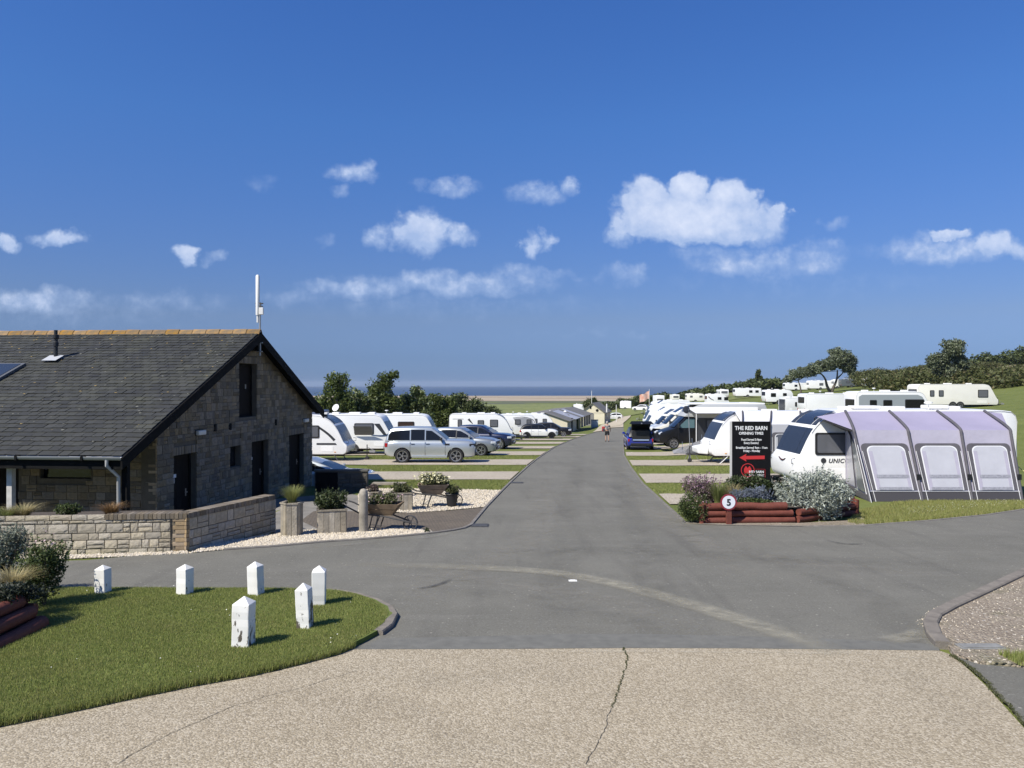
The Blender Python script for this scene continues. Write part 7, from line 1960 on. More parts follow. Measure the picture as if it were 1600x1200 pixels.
L_BRN = leafmat('blade_brown', (0.13, 0.075, 0.03), (0.32, 0.20, 0.09), 0.3)
F_PNK = leafmat('flower_pink', (0.50, 0.30, 0.34), (0.70, 0.55, 0.55), 0.2)
F_PUR = leafmat('flower_mauve', (0.18, 0.095, 0.145), (0.33, 0.20, 0.27), 0.2)
F_YEL = leafmat('flower_cream', (0.62, 0.58, 0.28), (0.74, 0.72, 0.5), 0.2)

# red log bed in front of the sign
q0, q1, q2 = G(1100, 819), G(1243, 818), G(1334, 806)
bed = thing('log_bed', 'raised flower bed edged with stacked red brown logs', 'flower bed', (q0.x, q0.y, q0.z))


def log(mb_parent, a, b, r, seed, nm='log'):
    g = rng(seed); a, b = Vector(a), Vector(b); n = 7
    pts = [a.lerp(b, k / n) + Vector((0, g.normal() * .004, g.normal() * .006)) for k in range(n + 1)]
    return part(nm, MB().tube(pts, [r * (1 + .05 * g.normal()) for _ in pts], 9), REDW, mb_parent, smooth=50)


d1 = Vector((q1.x - q0.x, q1.y - q0.y, q1.z - q0.z)); d2 = Vector((q2.x - q1.x, q2.y - q1.y, q2.z - q1.z))
for k, (r, z, a, b) in enumerate([(.085, .085, 0, .985), (.075, .245, .0, .965), (.085, .40, -.005, .90)]):
    log(bed, d1 * a + Vector((0, .01 * k, z)), d1 * b + Vector((0, .01 * k, z)), r, 300 + k)
for k, (r, z, a, b) in enumerate([(.085, .085, .02, 1.0), (.08, .245, .05, 1.02)]):
    log(bed, d1 + d2 * a + Vector((0, 0, z)), d1 + d2 * b + Vector((0, 0, z)), r, 310 + k)
bk = Vector((.25, 2.2, -.08)); bk2 = d1 + d2 + Vector((-.2, 1.5, -.05))
for k, z in enumerate((.085, .245, .40)):
    log(bed, Vector((-.0, .06, z)), bk + Vector((0, 0, z)), .08, 320 + k); log(bed, d1 + d2 + Vector((0, .08, z)), bk2 + Vector((0, 0, z)), .08, 330 + k)
    log(bed, bk + Vector((.1, 0, z)), bk2 + Vector((-.1, 0, z)), .08, 340 + k)
part('corner_post', MB().lathe([(.07, -.05), (.07, .46), (.0001, .48)], (-.06, -.05, 0), 10), REDW, bed, smooth=40)
part('corner_post', MB().lathe([(.07, -.05), (.07, .40), (.0001, .42)], tuple(d1 + d2 + Vector((.06, 0, 0))), 10), REDW, bed, smooth=40)
part('soil', MB().add([tuple(Vector((.05, .08, .36))), tuple(d1 + Vector((0, .08, .36))), tuple(d1 + d2 + Vector((0, .08, .30))), tuple(bk2 + Vector((0, 0, .32))), tuple(bk + Vector((0, 0, .36)))], [(0, 1, 2, 3, 4)]), SOIL, bed)
bz = q0.z + .36
def bedp(px, Y, z=bz): return (X(px, Y), Y, z)
bush('shrub', 'dense dark green shrub dotted with pale pink at the bed corner', 'shrub', (X(1083, 17.75), 17.75, zat(X(1083, 17.7), 17.7)), .36, .40, .74, 7500, .021, L_MID, 501, flowers=(120, .018, F_PNK, .5), k=22)
bush('shrub', 'mauve flowered bush at the road end of the log bed', 'shrub', (X(1100, 19.0), 19.0, bz - .25), .60, .5, .86, 8000, .028, L_PUR, 502, aspect=.35, flowers=(620, .020, F_PUR, .55), shoots=46)
grass_clump('ornamental_grass', 'yellow green grass clump beside the mauve bush', bedp(1122, 18.5), 420, .62, .34, .006, L_GRN, 503)
grass_clump('ornamental_grass', 'straw tinted grass clump below the black sign', bedp(1143, 18.4), 360, .58, .32, .006, L_STR, 504)
bush('shrub', 'dark glossy shrub covering the foot of the black sign', 'shrub', bedp(1172, 18.85), .62, .32, .66, 5200, .030, L_DK, 505, shoots=26, flowers=(60, .014, F_PNK, .6))
bush('shrub', 'blue grey catmint in front of the sign shrub', 'shrub', bedp(1183, 18.25), .42, .25, .46, 3600, .020, L_BLU, 506, aspect=.3, shoots=60)
bush('shrub', 'second clump of blue grey catmint behind the speed sign', 'shrub', bedp(1152, 18.15), .26, .22, .38, 2200, .020, L_BLU, 507, aspect=.3, shoots=40)
bush('shrub', 'low green plants spilling over the top log', 'shrub', bedp(1178, 18.0, bz - .02), .55, .16, .22, 2600, .024, L_MID, 508)
bush('shrub', 'large silver leaved shrub spilling over the log bed', 'shrub', (X(1271, 18.55), 18.55, bz - .46), 1.10, .78, 1.22, 11500, .050, L_SIL, 509, aspect=.27, k=34, shoots=190, lr=.36, up=.1)
bush('shrub', 'dark green shrub behind the silver shrub', 'shrub', bedp(1210, 19.6), .4, .3, .55, 2200, .03, L_DK, 510)

# speed limit disc on its red post
sp_ = G(1135, 819.5); sn = thing('speed_sign', 'round red ringed white sign reading 5 on a short red post', 'sign', (sp_.x, sp_.y - .12, zat(sp_.x, sp_.y - .12)))
zc = CZ - 784 / F * sn.location.y + 600 / F * sn.location.y - sn.location.z; rs = 12.7 / F * sn.location.y
part('post', MB().box((.02, 0, zc / 2 - .1), (.115, .09, zc + .2)), REDW, sn, bevel=.008)
part('disc', MB().lathe([(.0001, -.065), (rs, -.065), (rs, -.050), (.0001, -.050)], (0, 0, zc), 32, 'Y'), mat('sign_red', (0.23, 0.025, 0.04), 0.45), sn)
part('face', MB().lathe([(.0001, -.072), (rs * .80, -.072), (rs * .80, -.066), (.0001, -.066)], (0, 0, zc), 32, 'Y'), mat('sign_face', (0.72, 0.74, 0.78), 0.4), sn)
link('numeral', text_mesh('5', rs * 1.12, mat('sign_black', (0.012, 0.012, 0.014), 0.5), .006, .002), sn, (0, -.076, zc - rs * .39), (RAD(90), 0, 0))

# opening times board
YB = 19.35; mpp = YB / F
sb = thing('sign_board', 'tall black opening times board with red arrow standing in shrubs', 'sign', (X(1173, YB), YB, zat(X(1173, YB), YB)))
sbx, sbz = sb.location.x, sb.location.z
def bp_(px, py): return ((px - 800) * mpp - sbx, CZ - (py - 600) * mpp - sbz)
xl, zt = bp_(1143.5, 658.5); xr, zlow = bp_(1203.5, 748)
part('board', MB().box(((xl + xr) / 2, 0, (zt + zlow) / 2 - .15), (xr - xl, .03, zt - zlow + .3)), mat('board_black', (0.005, 0.005, 0.006), 0.75, spec=0.2), sb)
part('post', MB().box((xl - .022, .01, (zt + .0) / 2), (.045, .05, zt)), mat('post_pale', (0.55, 0.54, 0.5), 0.7), sb)
part('post', MB().box((xr - .03, .05, (zt - .05) / 2), (.05, .05, zt - .05)), BLACK, sb)
TXW = mat('lettering_white', (0.80, 0.80, 0.78), 0.5); TXR = mat('lettering_red', (0.55, 0.035, 0.035), 0.5)
for i, (txt, px, py, wpx, hpx, bold) in enumerate([('THE RED BARN', 1173.2, 668.6, 50.5, 6.3, .022), ('OPENING TIMES', 1173.3, 676.8, 38, 4.4, .02), ('Food Served 5-9pm', 1173.8, 686.6, 31.5, 3.6, .018), ('Every Evening', 1173.6, 691.8, 23, 3.6, .018), ('Breakfast Served 9am - 11am', 1174.2, 699.2, 49, 3.6, .018), ('Friday - Monday', 1174.2, 704.2, 26, 3.6, .018), ('RED BARN', 1181.5, 737.0, 23, 3.9, .02), ('BAR & GRILL', 1181.5, 742.2, 23, 3.2, .016)]):
    me = text_mesh(txt, 1.0, TXW, bold, .002)
    co = np.array([v.co for v in me.vertices]); w0 = co[:, 0].max() - co[:, 0].min(); cx = (co[:, 0].max() + co[:, 0].min()) / 2
    sx = wpx * mpp / w0; sy = hpx * mpp / .73
    x_, z_ = bp_(px, py + hpx / 2)
    o = link('lettering', me, sb, (x_ - cx * sx, -.020, z_), (RAD(90), 0, 0)); o.scale = (sx, sy, 1)
ar = [bp_(a, b) for a, b in ((1155, 715.0), (1166, 709.2), (1164.8, 712.4), (1194.3, 711.8), (1194.3, 717.2), (1164.8, 717.6), (1166, 721))]
part('arrow', MB().prism(ar, -.024, -.016), TXR, sb)
cx, cz = bp_(1168, 734.5); R0 = 10.6 * mpp
ring = MB()
ring.loft([[(cx + math.cos(a) * r, y, cz + math.sin(a) * r) for r, y in ((R0, -.016), (R0, -.022), (R0 * .90, -.022), (R0 * .90, -.016))] for a in np.linspace(0, 2 * PI, 33)], caps=False)
part('logo_ring', ring, TXR, sb)
part('logo_barn', MB().prism([(cx - R0 * .55, cz - R0 * .5), (cx - R0 * .55, cz + R0 * .15), (cx - R0 * .28, cz + R0 * .62), (cx, cz + R0 * .3), (cx + R0 * .28, cz + R0 * .62), (cx + R0 * .55, cz + R0 * .15), (cx + R0 * .55, cz - R0 * .5)], -.021, -.016), TXR, sb)
x0, z0_ = bp_(1169, 733); x1, z1_ = bp_(1195, 746)
for (a, b, c_, d) in ((x0 + .18, z0_, x1, z0_), (x1, z0_, x1, z1_)): part('logo_border', MB().tube([(a, -.02, b), (c_, -.02, d)], .004, 4), TXR, sb)

# left bed with big shrub
lb = G(74, 989); lbed = thing('log_bed', 'shaded red log bed under the dark shrub at the lawn corner', 'flower bed', (lb.x, lb.y, lb.z + .04))
for k, (z, xa) in enumerate(((.075, -.06), (.22, -.16), (.36, -.26))):
    log(lbed, (xa, .0 - .05 * k, z), (xa + .02, -3.2, z), .078, 350 + k); log(lbed, (xa, .02, z), (xa - 2.2, .25 - .1 * k, z), .075, 360 + k)
part('soil', MB().add([(-.3, -.1, .36), (-.28, -3.2, .36), (-2.4, -3.2, .36), (-2.4, .1, .36)], [(0, 1, 2, 3)]), SOIL, lbed)
part('soil_bank', MB().add([(-.3, -.1, .35), (-.28, -3.2, .35), (-.1, -3.2, -.1), (-.1, -.1, -.1)], [(0, 1, 2, 3)]), SOIL, lbed)
bush('shrub', 'big dark glossy shrub overhanging the shaded log bed', 'shrub', (X(66, 9.9), 9.9, zat(X(66, 9.9), 9.9) + .06), .34, .36, .90, 7000, .021, L_MID, 520, k=26, shoots=70, flowers=(70, .012, F_PNK, .8), lr=.38)
bush('shrub', 'grey leaved bush behind the shaded log bed', 'shrub', (X(8, 10.6), 10.6, zat(-6.5, 10.6) + .3), .34, .34, .80, 3800, .026, leafmat('leaf_grey_green', (0.09, 0.105, 0.075), (0.24, 0.265, 0.20), .2), 521, aspect=.3, shoots=60)
grass_clump('ornamental_grass', 'straw coloured grass clump in the shaded log bed', (X(20, 9.3), 9.3, lb.z + .40), 520, .36, .36, .004, L_STR, 522, droop=.8)
bush('shrub', 'low groundcover added near black for the shade on the log bed', 'shrub', (X(6, 8.85), 8.85, lb.z + .34), .42, .5, .30, 5200, .02, TD_, 523)  # near-black leaves stand for the deep shade over this bed

# plants on the walled bed
wz = wtop + .0
grass_clump('ornamental_grass', 'green and straw grass clump on the stone wall bed by first post', (X(32, 14.1), 14.15, wz - .08), 420, .34, .42, .006, L_STR, 530, droop=.7)
grass_clump('ornamental_grass', 'green grass clump at the wall bed end', (X(8, 14.0), 14.05, wz - .08), 320, .28, .38, .006, L_GRN, 531, droop=.7)
bush('shrub', 'small bright green plant on the stone wall bed', 'shrub', (X(106, 14.2), 14.2, wz - .06), .30, .2, .24, 1500, .024, L_MID, 532, shoots=20)
grass_clump('ornamental_grass', 'russet brown grass clump on the stone wall bed', (X(174, 14.25), 14.25, wz - .06), 460, .32, .34, .006, L_BRN, 533, droop=.7)

# wooden planters
OAK = mat('weathered_oak', (0.30, 0.265, 0.205), 0.85, rand=0.2, var=0.25, vscale=5, bump=0.5, bscale=22)


def planter(name, label, loc, poly, h, rz=0, planks=3, group='wooden planters by the path'):
    t = thing(name, label, 'planter', loc, rz, group); n = len(poly)
    for i in range(n):
        a, b = Vector(poly[i]), Vector(poly[(i + 1) % n]); d = (b - a); L_ = d.length; k = max(1, int(round(L_ / .11))); an = math.atan2(d.y, d.x)
        for q in range(k):
            c = a + d * (q + .5) / k
            part('plank', MB().box((c.x, c.y, h / 2), (L_ / k - .006, .028, h + .006 * ((q * 7 + i) % 3)), an), OAK, t, bevel=.004, bseg=1)
        c = (a + b) / 2
        part('rim', MB().box((c.x, c.y, h - .01), (L_ + .03, .055, .03), an), OAK, t)
    part('soil', MB().add([(p[0] * .93, p[1] * .93, h - .05) for p in poly], [list(range(n))]), SOIL, t)
    return t


hexa = lambda r: [(r * math.cos(RAD(60 * k + 15)), r * math.sin(RAD(60 * k + 15))) for k in range(6)]
rect = lambda a, b: [(-a, -b), (a, -b), (a, b), (-a, b)]
def gp(px, py): p = G(px, py); return (p.x, p.y, p.z + .02)
p1 = gp(456, 838); planter('planter', 'tall six sided wooden planter holding a grass tuft', p1, hexa(.215), (838 - 786) / F * p1[1])
grass_clump('ornamental_grass', 'round tuft of fine green grass in six sided planter', (p1[0], p1[1], p1[2] + (838 - 788) / F * p1[1]), 900, .40, .27, .004, leafmat('blade_fresh', (0.17, 0.20, 0.055), (0.36, 0.36, 0.13), .35), 540, droop=.3)
p2 = gp(515, 835); p2 = (p2[0], p2[1] + .2, p2[2]); h2 = 37 / F * p2[1]; planter('planter', 'wide square wooden planter holding a dark bush', p2, rect(.29, .26), h2, RAD(14))
bush('shrub', 'dark green bush growing over the wide square planter', 'shrub', (p2[0], p2[1] - .02, p2[2] + h2 - .06), .40, .36, .50, 3600, .028, L_DK, 541, shoots=40)
lp = gp(568, 833); t = thing('bollard', 'weathered round wooden bollard beside the wheelbarrow', 'bollard', lp)
part('shaft', MB().lathe([(.098, -.1), (.095, .4), (.097, .80), (.085, .87), (.055, .915), (.0001, .93)], (0, 0, 0), 16), mat('weathered_post', (0.27, 0.245, 0.20), 0.9, var=0.35, vscale=4, bump=0.6, bscale=16), t, smooth=45)
p3 = gp(583, 795); planter('planter', 'small wooden planter half hidden behind the round bollard', p3, hexa(.21), .45)
bush('shrub', 'reddish tuft in the small planter behind the bollard', 'shrub', (p3[0], p3[1], p3[2] + .42), .18, .18, .22, 700, .025, L_PUR, 542)
p4 = gp(625, 799); p4 = (p4[0], p4[1] + .2, p4[2]); planter('planter', 'square wooden planter on pebbles between two wheelbarrows', p4, rect(.27, .25), .46, RAD(12))
bush('shrub', 'light green leafy plant in the pebble bed planter', 'shrub', (p4[0], p4[1], p4[2] + .42), .32, .28, .30, 1100, .035, L_OLV, 543, shoots=14)
tb = gp(608, 777); t = thing('bench', 'dark low wooden bench just behind the small planter', 'bench', tb)
part('seat', MB().box((0, 0, .40), (1.0, .35, .05)), OAK, t); [part('leg', MB().box((s * .42, 0, .19), (.06, .3, .38)), OAK, t) for s in (-1, 1)]


def barrow(name, label, loc, rz, wood, scale=1.0):
    t = thing(name, label, 'wheelbarrow', loc, rz, 'flower filled wheelbarrows'); t.scale = (scale,) * 3
    b0, b1 = [(-.26, -.17), (.24, -.15), (.24, .15), (-.26, .17)], [(-.40, -.30), (.44, -.26), (.44, .26), (-.40, .30)]
    zb, zt = .36, .62; n = 4
    for i in range(4):
        j = (i + 1) % 4
        a0, a1, c0, c1 = Vector((*b0[i], zb)), Vector((*b0[j], zb)), Vector((*b1[i], zt)), Vector((*b1[j], zt)); ctr = Vector((0, 0, .5))
        inn = [p.lerp(Vector((0, 0, p.z)), .09) for p in (a0, a1, c1, c0)]
        for (f0, f1) in ((0, .48), (.52, 1.0)):
            o_ = [a0.lerp(c0, f0), a1.lerp(c1, f0), a1.lerp(c1, f1), a0.lerp(c0, f1)]; q = [p.lerp(Vector((0, 0, p.z)), .09) for p in o_]
            part('board', MB().add([tuple(p) for p in o_ + q], [(0, 1, 2, 3), (7, 6, 5, 4), (0, 4, 5, 1), (1, 5, 6, 2), (2, 6, 7, 3), (3, 7, 4, 0)]), wood, t)
    part('tray_floor', MB().box((-.01, 0, zb), (.5, .30, .03)), wood, t)
    for s in (-1, 1):
        part('handle', MB().tube([(.62, s * .06, .20), (.1, s * .20, .335), (-.45, s * .26, .40), (-.78, s * .28, .56), (-.92, s * .28, .60)], .020, 6), IRON, t, smooth=60)
        part('leg', MB().tube([(-.18, s * .22, .36), (-.26, s * .24, .02), (-.14, s * .24, .02), (-.02, s * .20, .34)], .016, 6), IRON, t)
    w = part('wheel', MB().lathe([(.15, -.03), (.17, -.03), (.175, 0), (.17, .03), (.15, .03), (.15, -.03)], (.64, 0, .175), 18, 'Y'), IRON, t, smooth=40)
    q = MB()
    for k in range(6): q.tube([(.64, 0, .175), (.64 + .15 * math.cos(k * PI / 3), 0, .175 + .15 * math.sin(k * PI / 3))], .010, 5)
    q.lathe([(.025, -.05), (.025, .05)], (.64, 0, .175), 8, 'Y'); part('spokes', q, IRON, w)
    return t


w1 = gp(600, 829); barrow('wheelbarrow', 'old wooden wheelbarrow of flowers beside the round bollard', (w1[0] - .02, w1[1], w1[2]), RAD(-8), mat('barrow_wood', (0.22, 0.16, 0.10), 0.85, rand=.2, var=.3, vscale=5), .95)
bush('shrub', 'dark trailing plants filling the wheelbarrow by the bollard', 'shrub', (w1[0] - .02, w1[1], w1[2] + .48), .46, .30, .34, 2400, .026, L_OLV, 550, flowers=(70, .018, F_PNK, .4), shoots=26)
w2 = gp(676, 793); barrow('wheelbarrow', 'iron legged wheelbarrow of cream flowers beyond the brick path', (w2[0], w2[1], w2[2]), RAD(4), mat('barrow_wood2', (0.20, 0.15, 0.10), 0.85, rand=.2, var=.3, vscale=5))
bush('shrub', 'cream flowered plants filling the farther wheelbarrow', 'shrub', (w2[0] + .02, w2[1], w2[2] + .50), .48, .32, .42, 2400, .028, L_OLV, 551, flowers=(420, .028, F_YEL, .45), shoots=22)
bk_ = gp(706, 793); t = thing('flower_bucket', 'black bucket of leafy plants at the wheelbarrow nose', 'bucket', bk_)
part('bucket_body', MB().lathe([(.12, 0), (.17, .34), (.185, .34), (.185, .36), (.16, .36), (.15, .30), (.0001, .30)], (0, 0, 0), 16), mat('bucket_black', (0.014, 0.014, 0.016), 0.5), t, smooth=40)
part('bucket_rim', MB().lathe([(.185, .345), (.195, .355), (.185, .37), (.165, .365)], (0, 0, 0), 16), TRIM, t)
bush('shrub', 'leafy plant growing in the black bucket', 'shrub', (bk_[0], bk_[1], bk_[2] + .32), .26, .24, .34, 1200, .028, L_OLV, 552)
wt_ = gp(667, 834); bush('weed', 'tiny dark weed at the pebble bed tip beside the kerb', 'weed', wt_, .07, .05, .10, 160, .02, L_DK, 553, stems=3)
for i, (px, py, w_, h_, lb_) in enumerate([(1345, 812, .10, .05, 'pale stone lying on the verge under the silver shrub'), (1281, 817, .05, .03, 'small pale stone at the foot of the log bed')]):
    p = G(px, py); mb = MB().lathe([(.0001, -.01), (w_, 0), (w_ * .8, h_ * .7), (w_ * .3, h_), (.0001, h_)], (0, 0, 0), 9); o = part('stone', mb, STONE_L, None, loc=(p.x, p.y, p.z)); o.name = 'verge_stone'; tag(o, lb_, 'stone')


# ================================================================ person walking away down the lane
def skin(name, verts, edges, radii, root, m, parent, sub=1):
    me = bpy.data.meshes.new(name); me.from_pydata([tuple(v) for v in verts], edges, []); o = bpy.data.objects.new(name, me); C.objects.link(o)
    md = o.modifiers.new('s', 'SKIN'); md.use_smooth_shade = True; sv = me.skin_vertices[0].data
    for i, r in enumerate(radii):
        sv[i].radius = (r, r) if not isinstance(r, tuple) else r
        sv[i].use_root = (i == root)
    ms = o.modifiers.new('u', 'SUBSURF'); ms.levels = ms.render_levels = sub
    dg = bpy.context.evaluated_depsgraph_get(); dg.update(); r = bpy.data.meshes.new_from_object(o.evaluated_get(dg)); bpy.data.objects.remove(o)
    r.materials.clear(); r.materials.append(m); r.polygons.foreach_set('use_smooth', [True] * len(r.polygons)); r.name = name
    return link(name, r, parent)


pp = G(948.7, 690.3); man = thing('person', 'person in grey top and black shorts walking away down the lane', 'person', (pp.x, pp.y, pp.z + .02), RAD(90))
SKIN_M = mat('skin_tone', (0.42, 0.25, 0.17), 0.6)
# local: +x walking direction (away from the viewer), y left
bv = [(0, 0, .96), (0, 0, 1.12), (0, 0, 1.34), (0, 0, 1.47), (.01, 0, 1.56), (.03, 0, 1.66), (.03, 0, 1.75),
      (0, .10, .90), (.07, .11, .50), (.02, .12, .09), (.14, .12, .04), (0, -.10, .90), (-.03, -.11, .50), (-.12, -.12, .10), (-.0, -.12, .04),
      (0, .18, 1.44), (-.03, .25, 1.17), (.08, .25, .93), (.10, .25, .84), (0, -.18, 1.44), (.05, -.28, 1.18), (.14, -.30, .95), (.17, -.30, .86)]
be_ = [(0, 1), (1, 2), (2, 3), (3, 4), (4, 5), (5, 6), (0, 7), (7, 8), (8, 9), (9, 10), (0, 11), (11, 12), (12, 13), (13, 14), (3, 15), (15, 16), (16, 17), (17, 18), (3, 19), (19, 20), (20, 21), (21, 22)]
br_ = [(.15, .11), (.14, .10), (.16, .11), (.10, .08), .055, .085, .07, .085, .058, .04, .035, .085, .058, .04, .035, .062, .045, .034, .034, .062, .045, .034, .034]
skin('body', bv, be_, br_, 0, SKIN_M, man, 2)
skin('grey_top', [(0, 0, 1.0), (0, 0, 1.15), (0, 0, 1.34), (0, 0, 1.46), (0, .18, 1.45), (-.02, .235, 1.24), (0, -.18, 1.45), (.03, -.25, 1.25)], [(0, 1), (1, 2), (2, 3), (3, 4), (4, 5), (3, 6), (6, 7)], [(.175, .13), (.165, .12), (.18, .13), (.11, .095), .08, .07, .08, .07], 0, mat('top_grey', (0.20, 0.20, 0.205), 0.85), man)
skin('shorts', [(0, 0, 1.0), (0, 0, .92), (0, .10, .82), (.05, .115, .54), (0, -.10, .82), (-.02, -.115, .54)], [(0, 1), (1, 2), (2, 3), (1, 4), (4, 5)], [(.17, .13), (.165, .13), .115, .10, .115, .10], 0, mat('shorts_black', (0.012, 0.012, 0.014), 0.85), man)
part('hair', MB().lathe([(.085, 1.57), (.108, 1.64), (.116, 1.70), (.108, 1.77), (.05, 1.82), (.0001, 1.83)], (.005, 0, 0), 14), mat('hair_grey', (0.30, 0.28, 0.26), 0.9), man, smooth=60)
part('nose', MB().lathe([(.0001, .10), (.018, .12), (.0001, .14)], (0, 0, 1.69), 6, 'X'), SKIN_M, man)
for s in (-1, 1):
    part('ear', MB().lathe([(.0001, -.012), (.03, 0), (.0001, .012)], (.02, s * .09, 1.69), 8, 'Y'), SKIN_M, man)
    part('shoe', MB().box(((.08 if s > 0 else -.06), s * .12, .04), (.28, .10, .09)), mat('shoe_dark', (0.03, 0.028, 0.03), 0.7), man, bevel=.03)
rb = thing('rucksack', 'red bag carried at the side of the walking person', 'bag', (pp.x - .34, pp.y - .02, pp.z + .92))
part('bag_body', MB().box((0, 0, .22), (.26, .20, .44)), mat('bag_red', (0.38, 0.03, 0.03), 0.7), rb, bevel=.06); part('pocket', MB().box((0, -.12, .16), (.18, .06, .22)), mat('bag_dark', (0.05, 0.05, 0.055), 0.7), rb, bevel=.02)
part('strap', MB().tube([(.05, 0, .42), (.16, 0, .56), (.25, 0, .52)], .016, 5), TRIM, rb)

# ================================================================ trees, hedges, wood
def tree(name, label, px, Y, trunks, blobs, n, size, lm, seed, group=None, aspect=.5, dz=0.0, cat='tree', fill=.6):
    """blobs: (dx, dz, rx, rz) crown masses in metres over the foot"""
    x = X(px, Y); t = thing(name, label, cat, (x, Y, zat(x, Y) + dz), 0, group); g = rng(seed)
    tot = sum(b[2] ** 1.6 * b[3] for b in blobs); pts = []
    for i, (bx, bz_, rx, rz) in enumerate(blobs):
        k = int(n * rx ** 1.6 * rz / tot)
        q = lumps(k, rx, rx * .85, rz * 2, seed + i * 3, 20, .36, -9, .45, .16); q[:, 2] -= rz
        pts.append(q + [bx, g.uniform(-.3, .3) * rx, bz_])
    pts = np.concatenate(pts)
    link('crown', leafmesh('crown', pts, size, lm, seed, aspect, .2), t)
    tm_ = MB()
    for path, r0, r1 in trunks:
        p = catmull([Vector(q) for q in path], 4); tm_.tube(p, [r0 + (r1 - r0) * i / (len(p) - 1) for i in range(len(p))], 7)
    for (bx, bz_, rx, rz) in blobs:
        p0 = Vector(trunks[0][0][-1]) if True else 0
        for k in range(3):
            e = Vector((bx + g.uniform(-.5, .5) * rx, g.uniform(-.4, .4) * rx, bz_ + g.uniform(-.2, .6) * rz)); mid = p0.lerp(e, .5) + Vector((0, 0, -.1 * rz))
            tm_.tube([tuple(p0), tuple(mid), tuple(e)], [max(.03, trunks[0][2] * .8), .05, .02], 5)
    part('trunk', tm_, BARK, t, smooth=60)
    return t


TL = leafmat('tree_leaf', (0.045, 0.068, 0.017), (0.165, 0.205, 0.058), 0.36, .5)
TL2 = leafmat('tree_leaf_light', (0.05, 0.075, 0.022), (0.18, 0.22, 0.075), 0.3, .5, c3=(0.29, 0.33, 0.19))
TD = leafmat('tree_leaf_dark', (0.034, 0.050, 0.015), (0.11, 0.135, 0.042), 0.2, .55)
TW = leafmat('tree_leaf_willow', (0.075, 0.095, 0.048), (0.21, 0.24, 0.135), 0.35, .55, c3=(0.32, 0.35, 0.27))
GT = 'trees behind the western caravans'
st1 = lambda h: [([(0, 0, -.3), (.1, 0, h * .4), (.0, 0, h * .7)], .16, .07)]
tree('broadleaf_tree', 'bushy green tree next to the gable end of stone block', 524, 66, st1(6), [(0, 4.6, 1.3, 1.7), (-.7, 3.2, 1.4, 1.5), (.7, 3.2, 1.3, 1.4), (.1, 1.6, 1.9, 1.5)], 9500, .13, TL, 601, GT)
tree('broadleaf_tree', 'pale leaved rounded tree between two taller dark trees', 558, 69, st1(5), [(0, 3.6, 1.4, 1.4), (.9, 2.9, 1.3, 1.4), (-.8, 2.6, 1.3, 1.3), (0, 1.4, 2.0, 1.4)], 8500, .13, TL2, 602, GT)
tree('broadleaf_tree', 'tall ragged tree leaning seaward behind grey fronted caravan', 597, 70, st1(6.5), [(.3, 5.3, 1.0, 1.3), (1.0, 6.0, .65, .6), (-.5, 4.4, 1.2, 1.3), (.4, 3.4, 1.5, 1.5), (0, 1.7, 1.8, 1.5)], 9500, .13, TL, 603, GT)
tree('broadleaf_tree', 'pointed light green tree in the middle of tree row', 652, 72, st1(5), [(0, 4.5, .8, 1.1), (.5, 3.6, 1.1, 1.2), (-.9, 3.3, 1.3, 1.3), (0, 1.8, 2.1, 1.6)], 9000, .13, TL2, 604, GT)
tree('broadleaf_tree', 'spreading dark tree sloping down towards the sea view', 688, 76, st1(4.5), [(-.6, 3.7, 1.2, 1.1), (.8, 3.3, 1.3, 1.1), (0, 2.0, 2.1, 1.6)], 8500, .13, TL, 605, GT)
tree('broadleaf_tree', 'low dark tree above the white caravan with curved stripe', 722, 88, st1(4.5), [(-.6, 3.9, 1.5, 1.2), (1.2, 3.3, 1.6, 1.2), (0, 2.0, 2.4, 1.6)], 8000, .14, TD, 606, GT)
tree('broadleaf_tree', 'smallest dark tree at the seaward end of the row', 752, 98, st1(3.5), [(-.6, 3.2, 1.6, 1.2), (1.2, 2.5, 1.5, 1.1), (0, 1.4, 2.4, 1.4)], 6500, .15, TD, 607, GT)


def mass(name, label, pts, r, h, n, size, lm, seed, cat='hedge', asp=.55):
    """a hedge or thicket that reads as one mass: leaf clumps over many domes"""
    g = rng(seed); allp = []
    for i, (x, y) in enumerate(pts):
        s = g.uniform(.7, 1.25); hh = (h if not callable(h) else h(x, y)) * g.uniform(.75, 1.2)
        q = lumps(n, r * s, r * s, hh, seed + i, 7, .5, .0, .6); allp.append(q + [x, y, zat(x, y) - .1])
    o = link(name, leafmesh(name, np.concatenate(allp), size, lm, seed, asp, .3)); o['kind'] = 'stuff'; tag(o, label, cat)
    return o


g = rng(700)
lin = lambda u0, y0, u1, y1, k, j=1.0: [((u0 + (u1 - u0) * t) * (y0 + (y1 - y0) * t) + g.normal() * j * .5, y0 + (y1 - y0) * t + g.normal() * j) for t in np.linspace(0, 1, k)]
mass('hedge', 'dark hedge filling in beneath the western trees', lin(-.27, 63, -.10, 80, 26) + lin(-.10, 82, -.035, 104, 12) + [(x - 3, y + 3) for x, y in lin(-.29, 63, -.1, 80, 14)], 1.7, 2.9, 900, .16, TD, 701)
mass('hedge', 'hedge line at the far side of the green field', lin(-.05, 190, .10, 235, 26, 1.5), 2.0, 1.7, 160, .35, TD, 702)
mass('hedge', 'dark hedge beyond the lone white caravan', lin(.085, 285, .20, 262, 26, 3) + lin(.085, 300, .19, 280, 20, 3), 3.2, 3.2, 260, .5, TD, 703)
HILL = leafmat('scrub_leaf', (0.052, 0.064, 0.018), (0.118, 0.126, 0.040), 0.3, .6, c3=(0.15, 0.125, 0.055))
